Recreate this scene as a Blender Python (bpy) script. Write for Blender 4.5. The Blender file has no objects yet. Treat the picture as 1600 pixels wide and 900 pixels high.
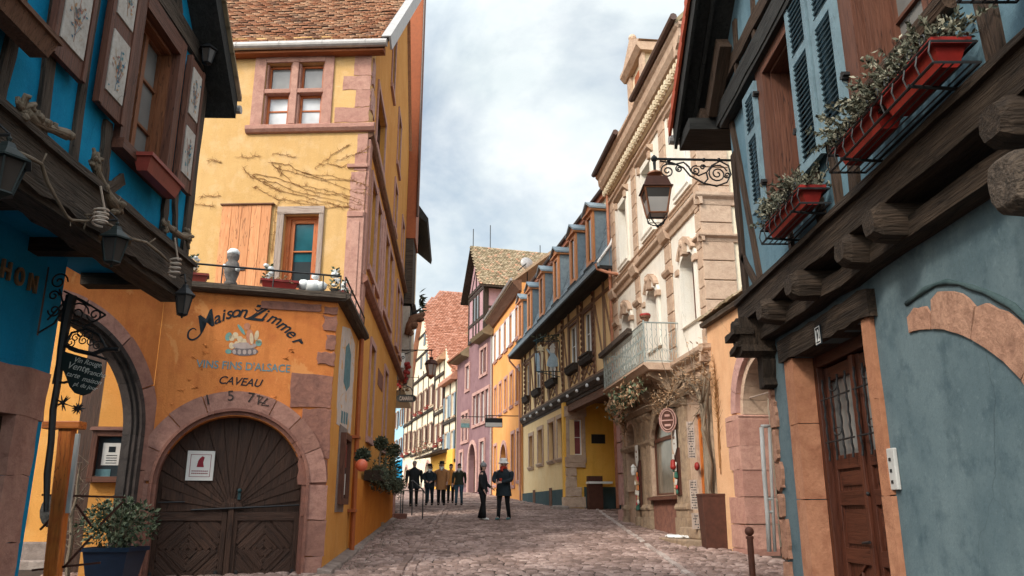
import bpy, bmesh, math, random
from math import sin, cos, pi, radians, sqrt, atan2
from mathutils import Vector, Matrix, noise
from mathutils.geometry import tessellate_polygon
R = random.Random(11)
SC = bpy.context.scene
COL = SC.collection
# ------------------------------------------------------------------ camera
PITCH = radians(15.67)
cam = bpy.data.cameras.new('camera'); cam.lens = 28.08; cam.sensor_width = 36; cam.clip_start = .05; cam.clip_end = 3000
co = bpy.data.objects.new('camera', cam); COL.objects.link(co)
co.location = (0, 0, 0); co.rotation_euler = (pi/2 + PITCH, 0, 0)
SC.camera = co
SC.render.resolution_x = 1024; SC.render.resolution_y = 576
SC.view_settings.view_transform = 'Standard'; SC.view_settings.look = 'None'
SC.view_settings.gamma = 1; SC.view_settings.use_curve_mapping = False
SC.view_settings.exposure = 0.86
# ------------------------------------------------------------------ sky: Nishita blue behind a high, broken cloud sheet
SUN_EL, SUN_AZ = radians(37), radians(224)      # azimuth clockwise from +Y
wd = bpy.data.worlds.new('World'); SC.world = wd; wd.use_nodes = True
nt = wd.node_tree; nt.nodes.clear()
def wn(t, **k):
    n = nt.nodes.new(t)
    for a, b in k.items(): setattr(n, a, b)
    return n
sky = wn('ShaderNodeTexSky', sky_type='NISHITA', sun_disc=False, sun_elevation=SUN_EL, sun_rotation=SUN_AZ)
sky.air_density = 1.4; sky.dust_density = 2.5; sky.ozone_density = 1.3
tc = wn('ShaderNodeTexCoord'); mp = wn('ShaderNodeMapping'); mp.inputs['Scale'].default_value = (1, 1, 1.7); mp.inputs['Location'].default_value = (.35, .2, .1)
nz = wn('ShaderNodeTexNoise'); nz.inputs['Scale'].default_value = 2.6; nz.inputs['Detail'].default_value = 9; nz.inputs['Roughness'].default_value = .55; nz.inputs['Distortion'].default_value = .35
nz2 = wn('ShaderNodeTexNoise'); nz2.inputs['Scale'].default_value = 5.5; nz2.inputs['Detail'].default_value = 8; nz2.inputs['Roughness'].default_value = .6
cr = wn('ShaderNodeValToRGB'); cr.color_ramp.elements[0].position = .36; cr.color_ramp.elements[0].color = (.25, .25, .25, 1); cr.color_ramp.elements[1].position = .56; cr.color_ramp.elements[1].color = (1, 1, 1, 1)
cc = wn('ShaderNodeValToRGB'); e = cc.color_ramp.elements
e[0].position = .33; e[0].color = (5.2, 5.8, 5.95, 1); e[1].position = .68; e[1].color = (6.6, 6.9, 6.95, 1)
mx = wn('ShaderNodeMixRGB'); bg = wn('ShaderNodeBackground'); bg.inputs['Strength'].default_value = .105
wo = wn('ShaderNodeOutputWorld'); L = nt.links.new
L(tc.outputs['Generated'], mp.inputs['Vector']); L(mp.outputs['Vector'], nz.inputs['Vector']); L(mp.outputs['Vector'], nz2.inputs['Vector'])
L(nz.outputs['Fac'], cr.inputs['Fac']); L(nz2.outputs['Fac'], cc.inputs['Fac'])
L(cr.outputs['Color'], mx.inputs['Fac']); L(sky.outputs['Color'], mx.inputs['Color1']); L(cc.outputs['Color'], mx.inputs['Color2'])
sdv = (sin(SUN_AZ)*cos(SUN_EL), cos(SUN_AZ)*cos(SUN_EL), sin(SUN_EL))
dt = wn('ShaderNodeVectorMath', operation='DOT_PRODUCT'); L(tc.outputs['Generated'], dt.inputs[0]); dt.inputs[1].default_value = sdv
gr_ = wn('ShaderNodeMapRange'); gr_.inputs['From Min'].default_value = -.15; gr_.inputs['From Max'].default_value = 1; gr_.inputs['To Min'].default_value = .84; gr_.inputs['To Max'].default_value = 2.5   # out-of-view cloud round the sun brightened to add light to the street
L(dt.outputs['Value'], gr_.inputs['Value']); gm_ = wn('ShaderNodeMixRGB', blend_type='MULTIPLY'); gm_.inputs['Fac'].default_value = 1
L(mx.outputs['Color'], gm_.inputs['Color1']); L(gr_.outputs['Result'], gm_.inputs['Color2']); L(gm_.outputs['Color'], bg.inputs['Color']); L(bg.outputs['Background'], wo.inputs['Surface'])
# ------------------------------------------------------------------ veiled sun
sl = bpy.data.lights.new('sun', 'SUN'); sl.energy = 1.5; sl.angle = radians(12); sl.color = (1, .93, .82)
so = bpy.data.objects.new('sun', sl); COL.objects.link(so)
sdir = Vector((sin(SUN_AZ)*cos(SUN_EL), cos(SUN_AZ)*cos(SUN_EL), sin(SUN_EL)))
so.rotation_euler = sdir.to_track_quat('Z', 'Y').to_euler(); so.location = (0, -5, 30)
SC.cycles.max_bounces = 6; SC.cycles.diffuse_bounces = 3; SC.cycles.glossy_bounces = 3

# ------------------------------------------------------------------ frames of the walls, in metres
FL = 1248.0; cp, sp = cos(PITCH), sin(PITCH)
class Fr:
    """A wall plane: s runs along it, n stands off it, z is up."""
    def __init__(f, ox, oy, az, flip=0, oz=0):
        a = radians(az); f.o = (ox, oy); f.oz = oz; f.d = (sin(a), cos(a)); k = -1 if flip else 1
        f.n = (k*cos(a), -k*sin(a))
    def w(f, s, n, z): return (f.o[0]+f.d[0]*s+f.n[0]*n, f.o[1]+f.d[1]*s+f.n[1]*n, z+f.oz)
    def px(f, x, y, n=0):
        u = (x-800)/FL; v = (450-y)/FL; r = (u, cp-sp*v, sp+cp*v)
        ox = f.o[0]+f.n[0]*n; oy = f.o[1]+f.n[1]*n
        t = (ox*f.n[0]+oy*f.n[1])/(r[0]*f.n[0]+r[1]*f.n[1])
        return ((r[0]*t-ox)*f.d[0]+(r[1]*t-oy)*f.d[1], r[2]*t)
    def off(f, s, n, az=0, z=0):
        g = Fr(0, 0, 0); g.o = (f.o[0]+f.d[0]*s+f.n[0]*n, f.o[1]+f.d[1]*s+f.n[1]*n); g.oz = f.oz+z
        a = radians(az); g.d = (f.d[0]*cos(a)+f.n[0]*sin(a), f.d[1]*cos(a)+f.n[1]*sin(a)); g.n = (f.n[0]*cos(a)-f.d[0]*sin(a), f.n[1]*cos(a)-f.d[1]*sin(a))
        return g
I0 = Fr(0, 0, 90); I0.n = (0, 1)                       # identity: s=x, n=y
def gz(y): return -1.45+.05*min(max(y, -40), 95)
U = Fr(-3.4, 7.9, -1.5); LO = Fr(-4.26, 7.3, -1.5)
G = Fr(-2.75, 12.2, 71.8); A = Fr(-5.14, 11.41, 23.6); S = Fr(-2.75, 12.2, -4); UF = Fr(-2.93, 14.8, 92.6)
RL = Fr(2.45, 7.4, 0, 1); RU = Fr(2.25, 7.5, 0, 1)
W = Fr(4.09, 16.17, -6, 1); WS = Fr(4.09, 16.17, 84)
H = Fr(3.04, 26, -10.6, 1); PF = Fr(-1.3, 48.4, -17, 1)

# ------------------------------------------------------------------ mesh builder
SPLIT = set('hinge door_surround rusticated_strip carved_post cellar_vent corner_pilaster sill_beam stone_strip soffit impost gutter downpipe timber_frame corner_quoin gable_timber gable_window frame window window_flowers mural_figure locking_bar roof entablature finial corner_plinth relief_patch corner_stones corner_pillar beam_lamp shutter_hinge gate_hinge gutter_bracket window_hood dress figure_head small_window gable_window wall_strip'.split())
class MB:
    def __init__(m, F=I0): m.F = F; m.v = []; m.f = []; m.g = []; m.r = []; m.mi = []; m.M = None; m.pr = []; m.whole = False
    def add(m, vs, fs, gr=None, rnd=None, mi=0):
        o = len(m.v); rn = R.random() if rnd is None else rnd; ox = R.uniform(0, 40); m.pr.append((o, len(m.f)))
        if gr is None: gr = [(z, s, n) for s, n, z in vs]
        for i, p in enumerate(vs):
            g = gr[i]
            if m.M: p = m.M @ Vector(p)
            m.v.append(m.F.w(*p)); m.g.append((g[0]+ox, g[1]+ox*.37, g[2])); m.r.append(rn)
        for f in fs: m.f.append(tuple(i+o for i in f)); m.mi.append(mi)
    def box(m, s0, n0, z0, s1, n1, z1, j=0, rnd=None, mi=0):
        vs = [(s, n, z) for z in (z0, z1) for n in (n0, n1) for s in (s0, s1)]
        d = (abs(s1-s0), abs(n1-n0), abs(z1-z0)); k = d.index(max(d)); q = [(k+i) % 3 for i in range(3)]
        gr = [tuple(p[i] for i in q) for p in vs]
        if j: vs = [tuple(c+R.uniform(-j, j) for c in p) for p in vs]
        m.add(vs, [(0, 2, 3, 1), (4, 5, 7, 6), (0, 1, 5, 4), (2, 6, 7, 3), (0, 4, 6, 2), (1, 3, 7, 5)], gr, rnd, mi)
    def bar(m, p, q, w, n0, n1, w2=None, j=0, mi=0, k=1, rnd=None):
        """beam lying in the wall plane from p=(s,z) to q, width w, between depths n0 and n1; k segments wander by j"""
        w2 = w if w2 is None else w2
        dx, dz = q[0]-p[0], q[1]-p[1]; l = math.hypot(dx, dz) or 1e-6; px_, pz = -dz/l, dx/l
        vs = []; gr = []
        for i in range(k+1):
            t = i/k; ww = (w+(w2-w)*t)/2
            for sd in (-1, 1):
                e_ = sd*(ww+R.uniform(-j, j))
                for n in (n0, n1):
                    vs.append((p[0]+dx*t+px_*e_, n, p[1]+dz*t+pz*e_)); gr.append((l*t, e_, n))
        fs = [(0, 1, 3, 2), (4*k, 4*k+2, 4*k+3, 4*k+1)]
        for i in range(k):
            a = 4*i; b = a+4
            fs += [(a, b, b+1, a+1), (a+2, a+3, b+3, b+2), (a, a+2, b+2, b), (a+1, b+1, b+3, a+3)]
        m.add(vs, fs, gr, rnd, mi)
    def prism(m, poly, n0, n1, holes=(), rnd=None, mi=0, back=True):
        loops = [list(poly)]+[list(h) for h in holes]
        flat = [p for l in loops for p in l]; N = len(flat)
        tri = tessellate_polygon([[Vector((a, b, 0)) for a, b in l] for l in loops])
        vs = [(a, n1, b) for a, b in flat]+[(a, n0, b) for a, b in flat]
        fs = [tuple(t) for t in tri]
        if back: fs += [tuple(i+N for i in reversed(t)) for t in tri]
        o = 0
        for l in loops:
            k = len(l)
            for i in range(k):
                a = o+i; b = o+(i+1) % k; fs.append((a, b, b+N, a+N))
            o += k
        m.add(vs, fs, None, rnd, mi)
    def sweep(m, prof, s0, s1, rnd=None, mi=0, caps=True):
        """profile [(n,z)...] swept along s"""
        k = len(prof); vs = [(s, n, z) for s in (s0, s1) for n, z in prof]
        fs = [(i, (i+1) % k, (i+1) % k+k, i+k) for i in range(k)]
        gr = [(s, z, n) for s, n, z in vs]
        if caps: fs += [tuple(range(k)), tuple(reversed(range(k, 2*k)))]
        m.add(vs, fs, gr, rnd, mi)
    def tube(m, pts, r, seg=6, closed=False, rnd=None, mi=0, caps=True):
        n = len(pts); P = [Vector(p) for p in pts]; vs = []; gr = []; dist = 0; up = None
        for i, p in enumerate(P):
            if closed: t = P[(i+1) % n]-P[i-1]
            else: t = P[min(i+1, n-1)]-P[max(i-1, 0)]
            t = t.normalized() if t.length > 1e-9 else Vector((0, 0, 1))
            if up is None: up = Vector((0, 0, 1)) if abs(t.z) < .9 else Vector((1, 0, 0))
            a = t.cross(up)
            if a.length < 1e-5: a = t.cross(Vector((0, 1, .3)))
            a.normalize(); b = a.cross(t).normalized(); up = b
            rr = r[i] if hasattr(r, '__len__') else r
            if i: dist += (p-P[i-1]).length
            for k in range(seg):
                an = 2*pi*k/seg; q = p+a*cos(an)*rr+b*sin(an)*rr
                vs.append(tuple(q)); gr.append((dist, cos(an)*rr, sin(an)*rr))
        fs = []
        for i in range(n if closed else n-1):
            j = (i+1) % n
            for k in range(seg): fs.append((i*seg+k, i*seg+(k+1) % seg, j*seg+(k+1) % seg, j*seg+k))
        if caps and not closed: fs += [tuple(reversed(range(seg))), tuple(range((n-1)*seg, n*seg))]
        m.add(vs, fs, gr, rnd, mi)
    def lathe(m, prof, c=(0, 0, 0), seg=12, rnd=None, sq=(1, 1), rot=0, mi=0):
        vs = []; n = len(prof)
        for r, z in prof:
            for k in range(seg):
                a = 2*pi*k/seg+rot; vs.append((c[0]+r*cos(a)*sq[0], c[1]+r*sin(a)*sq[1], c[2]+z))
        fs = [(i*seg+k, i*seg+(k+1) % seg, (i+1)*seg+(k+1) % seg, (i+1)*seg+k) for i in range(n-1) for k in range(seg)]
        fs += [tuple(reversed(range(seg))), tuple(range((n-1)*seg, n*seg))]
        m.add(vs, fs, None, rnd, mi)
    def ball(m, c, r, sc=(1, 1, 1), seg=10, j=0, rnd=None, mi=0):
        pr = []; h = seg//2+1; vs = [(c[0], c[1], c[2]-r*sc[2])]
        for i in range(1, h):
            t = pi*i/h
            for k in range(seg):
                a = 2*pi*k/seg; e_ = 1+R.uniform(-j, j)
                vs.append((c[0]+r*sin(t)*cos(a)*sc[0]*e_, c[1]+r*sin(t)*sin(a)*sc[1]*e_, c[2]-r*cos(t)*sc[2]*e_))
        vs.append((c[0], c[1], c[2]+r*sc[2])); N = len(vs)-1
        fs = [(0, 1+(k+1) % seg, 1+k) for k in range(seg)]
        for i in range(h-2):
            for k in range(seg): a = 1+i*seg; fs.append((a+k, a+(k+1) % seg, a+seg+(k+1) % seg, a+seg+k))
        a = 1+(h-2)*seg; fs += [(a+k, a+(k+1) % seg, N) for k in range(seg)]
        m.add(vs, fs, None, rnd, mi)
    def quad(m, *p, rnd=None, mi=0): m.add(list(p), [tuple(range(len(p)))], None, rnd, mi)
    def leaf(m, c, l, w, d=None, rnd=None):
        d = d or Vector((R.gauss(0, 1), R.gauss(0, 1), R.gauss(0, .8)+.3)).normalized()
        a = d.cross(Vector((R.gauss(0, 1), R.gauss(0, 1), R.gauss(0, 1)))); a = a.normalized()*w if a.length > 1e-4 else Vector((w, 0, 0))
        c = Vector(c); t = d*l; up = d.cross(a)*.25
        m.add([tuple(c), tuple(c+t*.5+a+up), tuple(c+t), tuple(c+t*.5-a+up)], [(0, 1, 2), (0, 2, 3)], None, rnd)
    def arch(m, cs, cz, r0, r1, n0, n1, a0, a1, k=1, sub=4, gap=0, j=0, rnd=None):
        """ring segment of k blocks, angles in degrees from +s"""
        for i in range(k):
            b0 = radians(a0+(a1-a0)*i/k)+gap/r1; b1 = radians(a0+(a1-a0)*(i+1)/k)-gap/r1
            ro = r1+R.uniform(-j, j); ri = r0+R.uniform(-j, j)*.2; q = R.uniform(-j, j)*.12
            poly = [(cs+ri*cos(b0+(b1-b0)*t/sub), cz+ri*sin(b0+(b1-b0)*t/sub)) for t in range(sub+1)]
            poly += [(cs+ro*cos(b1+(b0-b1)*t/sub), cz+ro*sin(b1+(b0-b1)*t/sub)) for t in range(sub+1)]
            m.prism(poly, n0, n1+q, rnd=rnd)
    def stone(m, s0, z0, s1, z1, n0, n1, j=.03, k=3):
        """a roughly squared stone with a wavering outline"""
        P = []
        for a, b in (((s0, z0), (s1, z0)), ((s1, z0), (s1, z1)), ((s1, z1), (s0, z1)), ((s0, z1), (s0, z0))):
            for i in range(k):
                t = i/k; P.append((a[0]+(b[0]-a[0])*t+R.uniform(-j, j), a[1]+(b[1]-a[1])*t+R.uniform(-j, j)))
        m.prism(P, n0, n1)
    def pieces(m):
        """cluster the primitives that touch, so that separate pieces become separate objects"""
        st = m.pr+[(len(m.v), len(m.f))]; bx = []
        for i in range(len(m.pr)):
            q = m.v[st[i][0]:st[i+1][0]]
            if not q: continue
            bx.append([[min(p[k] for p in q)-.02 for k in range(3)]+[max(p[k] for p in q)+.02 for k in range(3)], [i]])
        ch = True
        while ch:
            ch = False; out = []
            for b, ids in bx:
                for c, jd in out:
                    if all(b[k] <= c[k+3] and c[k] <= b[k+3] for k in range(3)):
                        for k in range(3): c[k] = min(c[k], b[k]); c[k+3] = max(c[k+3], b[k+3])
                        jd += ids; ch = True; break
                else: out.append((b, ids))
            bx = out
        return [(ids, st) for _, ids in bx]
    def link(m, name, mat, parent=None, smooth=False, bevel=0, label=None, kind=None):
        if name in SPLIT and parent is not None and 1 < len(m.pr) < 300 and not m.whole:
            pc = m.pieces()
            if 1 < len(pc) <= 40:
                o = None
                for ids, st in pc:
                    q = MB(m.F); q.whole = True
                    for i in sorted(ids):
                        (a, b), (c, d) = st[i], st[i+1]; k = len(q.v)-a
                        q.v += m.v[a:c]; q.g += m.g[a:c]; q.r += m.r[a:c]; q.f += [tuple(x+k for x in f) for f in m.f[b:d]]; q.mi += m.mi[b:d]
                    o = q.link(name, mat, parent, smooth, bevel, label, kind)
                return o
        if not m.v: return None
        o = bpy.data.objects.new(name, bpy.data.meshes.new(name))
        w = parent.get('_w', (0, 0, 0)) if parent is not None else (0, 0, 0)
        w = (w[0], w[1], w[2])
        me = o.data; me.from_pydata([(x-w[0], y-w[1], z-w[2]) for x, y, z in m.v], [], m.f)
        a = me.attributes.new('gr', 'FLOAT_VECTOR', 'POINT'); a.data.foreach_set('vector', [c for g in m.g for c in g])
        a = me.attributes.new('rnd', 'FLOAT', 'POINT'); a.data.foreach_set('value', m.r)
        for q in (mat if isinstance(mat, (list, tuple)) else [mat]): me.materials.append(q)
        if any(m.mi): me.polygons.foreach_set('material_index', m.mi)
        if len(m.f) < 30000:
            b = bmesh.new(); b.from_mesh(me); bmesh.ops.recalc_face_normals(b, faces=b.faces); b.to_mesh(me); b.free()
        if smooth: me.polygons.foreach_set('use_smooth', [True]*len(me.polygons))
        me.update(); COL.objects.link(o); o.parent = parent
        o['_w'] = w
        if bevel:
            md = o.modifiers.new('edge', 'BEVEL'); md.width = bevel; md.segments = 2; md.limit_method = 'ANGLE'; md.angle_limit = radians(40)
        if label: o['label'] = label
        if kind: o['kind'] = kind
        return o
def thing(name, loc, label, cat, group=None):
    o = bpy.data.objects.new(name, None); COL.objects.link(o); o.location = loc; o['_w'] = tuple(loc)
    o.empty_display_size = .2; o['label'] = label; o['category'] = cat
    if group: o['group'] = group
    return o
def tag(o, label, cat, group=None):
    o['label'] = label; o['category'] = cat
    if group: o['group'] = group
    return o
def single(name, m, mat, label, cat, loc=None, group=None, **k):
    """a thing that is one mesh, its origin moved to loc"""
    if loc:
        m.v = [(x-loc[0], y-loc[1], z-loc[2]) for x, y, z in m.v]
    o = m.link(name, mat, **k)
    if loc: o.location = loc; o['_w'] = tuple(loc)
    return tag(o, label, cat, group)

# ------------------------------------------------------------------ materials
def N(nt, t, ins=None, **k):
    n = nt.nodes.new(t)
    for a, b in k.items(): setattr(n, a, b)
    for a, b in (ins or {}).items():
        if isinstance(b, bpy.types.NodeSocket): nt.links.new(b, n.inputs[a])
        else: n.inputs[a].default_value = b
    return n
def base(name, rough=.8, metal=0, spec=.3):
    m = bpy.data.materials.new(name); m.use_nodes = True; nt = m.node_tree
    b = nt.nodes['Principled BSDF']; b.inputs['Roughness'].default_value = rough; b.inputs['Metallic'].default_value = metal
    b.inputs['Specular IOR Level'].default_value = spec
    return m, nt, b
def c4(c): return (c[0], c[1], c[2], 1)
def mixc(nt, f, a, b, typ='MIX'):
    n = nt.nodes.new('ShaderNodeMixRGB'); n.blend_type = typ
    for s, v in ((0, f), (1, a), (2, b)):
        if isinstance(v, bpy.types.NodeSocket): nt.links.new(v, n.inputs[s])
        else: n.inputs[s].default_value = v if s == 0 else c4(v)
    return n.outputs[0]
def ramp(nt, f, *st):
    n = nt.nodes.new('ShaderNodeValToRGB'); e = n.color_ramp.elements
    while len(e) < len(st): e.new(.5)
    for i, (p, c) in enumerate(st): e[i].position = p; e[i].color = c4(c) if hasattr(c, '__len__') else (c, c, c, 1)
    nt.links.new(f, n.inputs[0]); return n.outputs[0]
def noi(nt, vec, sc, det=6, ro=.55, dist=0):
    return N(nt, 'ShaderNodeTexNoise', {'Vector': vec, 'Scale': sc, 'Detail': det, 'Roughness': ro, 'Distortion': dist}).outputs['Fac']
def mapv(nt, vec, sc): return N(nt, 'ShaderNodeMapping', {'Vector': vec, 'Scale': sc}).outputs[0]
def bump(nt, b, h, s, d=.02, prev=None):
    n = N(nt, 'ShaderNodeBump', {'Height': h, 'Strength': s, 'Distance': d})
    if prev: nt.links.new(prev, n.inputs['Normal'])
    nt.links.new(n.outputs[0], b.inputs['Normal']); return n.outputs[0]
def plaster(name, c1, c2, c3=None, sc=.9, amt=.5, b_=.35, patch=None, drips=.25, rough=.9):
    m, nt, b = base(name, rough, spec=.15)
    P = N(nt, 'ShaderNodeNewGeometry').outputs['Position']
    col = mixc(nt, ramp(nt, noi(nt, P, sc, 8, .6, .4), (.32, 0), (.68, 1)), c1, c2)
    if c3: col = mixc(nt, ramp(nt, noi(nt, P, sc*3.7, 7, .65), (.5, 0), (.72, amt)), col, c3)
    st = noi(nt, mapv(nt, P, (5, 5, .5)), 1.3, 6, .6)
    dk = tuple(x*.62 for x in c1)
    col = mixc(nt, ramp(nt, st, (.5, 0), (.75, drips)), col, dk)
    col = mixc(nt, ramp(nt, noi(nt, P, 26, 4, .7), (.58, 0), (.75, .4)), col, tuple(min(1, x*1.25+.02) for x in c2))
    col = mixc(nt, ramp(nt, noi(nt, P, 55, 6, .8), (.3, .4), (.5, 0)), col, tuple(x*.55 for x in c1))
    wv = N(nt, 'ShaderNodeMixRGB', {0: .3, 1: P, 2: N(nt, 'ShaderNodeTexNoise', {'Vector': P, 'Scale': 1.7, 'Detail': 6}).outputs['Color']}).outputs[0]
    vo = N(nt, 'ShaderNodeTexVoronoi', {'Vector': wv, 'Scale': .9}, feature='DISTANCE_TO_EDGE').outputs['Distance']
    ck = N(nt, 'ShaderNodeMath', {0: ramp(nt, vo, (.0, 1), (.0035, 0)), 1: ramp(nt, noi(nt, P, .7, 2), (.56, 0), (.66, .6))}, operation='MULTIPLY').outputs[0]
    col = mixc(nt, ck, col, tuple(x*.38 for x in c1))
    if patch:
        col = mixc(nt, ramp(nt, noi(nt, P, patch[1], 9, .68, .8), (patch[2], 0), (patch[2]+.03, .8)), col, patch[0])
    nt.links.new(col, b.inputs['Base Color'])
    h = N(nt, 'ShaderNodeMath', {0: noi(nt, P, 2.2, 3, .5), 1: noi(nt, P, 38, 8, .75)}, operation='ADD').outputs[0]
    bump(nt, b, h, b_, .03)
    return m
def stone_m(name, c1, c2, c3, sc=6, b_=.5, rough=.9):
    m, nt, b = base(name, rough, spec=.15)
    P = N(nt, 'ShaderNodeNewGeometry').outputs['Position']; r = N(nt, 'ShaderNodeAttribute', attribute_name='rnd').outputs['Fac']
    col = mixc(nt, r, c1, c2)
    col = mixc(nt, ramp(nt, noi(nt, P, sc, 8, .65, .5), (.42, 0), (.7, .8)), col, c3)
    col = mixc(nt, ramp(nt, noi(nt, P, sc*6, 4, .7), (.5, 0), (.8, .5)), col, tuple(x*.55 for x in c1))
    nt.links.new(col, b.inputs['Base Color'])
    h = N(nt, 'ShaderNodeMath', {0: noi(nt, P, 14, 8, .7), 1: noi(nt, P, 4, 3, .6)}, operation='ADD').outputs[0]
    bump(nt, b, h, b_, .03)
    return m
def wood_m(name, c1, c2, c3, st=9, b_=.5, rough=.8, spec=.25, warp=1.2):
    m, nt, b = base(name, rough, spec=spec)
    g = N(nt, 'ShaderNodeAttribute', attribute_name='gr').outputs['Vector']; r = N(nt, 'ShaderNodeAttribute', attribute_name='rnd').outputs['Fac']
    v = mapv(nt, g, (1.1, st, st))
    n1 = noi(nt, v, 1.6, 9, .62, warp); n2 = noi(nt, mapv(nt, g, (2.5, st*5, st*5)), 1.4, 5, .6)
    col = mixc(nt, ramp(nt, n1, (.35, 0), (.65, 1)), c1, c2)
    col = mixc(nt, ramp(nt, n2, (.5, 0), (.75, .7)), col, c3)
    n3 = noi(nt, mapv(nt, g, (.45, st*.9, st*.9)), 2.2, 3, .5, .6)
    col = mixc(nt, ramp(nt, n3, (.485, 0), (.5, .85), (.515, 0)), col, tuple(x*.3 for x in c3))
    col = mixc(nt, ramp(nt, r, (0, 0), (1, .35)), col, tuple(x*.6 for x in c1))
    nt.links.new(col, b.inputs['Base Color'])
    h = N(nt, 'ShaderNodeMath', {0: n1, 1: n2}, operation='ADD').outputs[0]
    bump(nt, b, h, b_, .02)
    return m
def paint(name, c, rough=.5, var=.25, spec=.4, metal=0, b_=.1):
    m, nt, b = base(name, rough, metal, spec)
    P = N(nt, 'ShaderNodeNewGeometry').outputs['Position']
    col = mixc(nt, ramp(nt, noi(nt, P, 9, 7, .65), (.4, 0), (.75, 1)), c, tuple(x*(1-var) for x in c))
    nt.links.new(col, b.inputs['Base Color']); bump(nt, b, noi(nt, P, 60, 4, .6), b_, .01)
    return m
def rndm(name, stops, rough=.8, b_=.4, sc=20, sss=0, spec=.2):
    m, nt, b = base(name, rough, spec=spec)
    P = N(nt, 'ShaderNodeNewGeometry').outputs['Position']; r = N(nt, 'ShaderNodeAttribute', attribute_name='rnd').outputs['Fac']
    col = ramp(nt, r, *stops)
    col = mixc(nt, ramp(nt, noi(nt, P, sc, 6, .65), (.4, 0), (.75, .5)), col, tuple(x*.6 for x in stops[0][1]))
    nt.links.new(col, b.inputs['Base Color'])
    if b_: bump(nt, b, noi(nt, P, sc*2, 5, .7), b_, .02)
    return m
def glass_m(name, c, rough=.08, spec=.6):
    m, nt, b = base(name, rough, 0, spec)
    P = N(nt, 'ShaderNodeNewGeometry').outputs['Position']
    nt.links.new(mixc(nt, ramp(nt, noi(nt, P, 1.4, 3), (.3, 0), (.7, 1)), c, tuple(x*.45 for x in c)), b.inputs['Base Color'])
    bump(nt, b, noi(nt, P, 2.5, 2), .06, .03)
    return m
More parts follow.
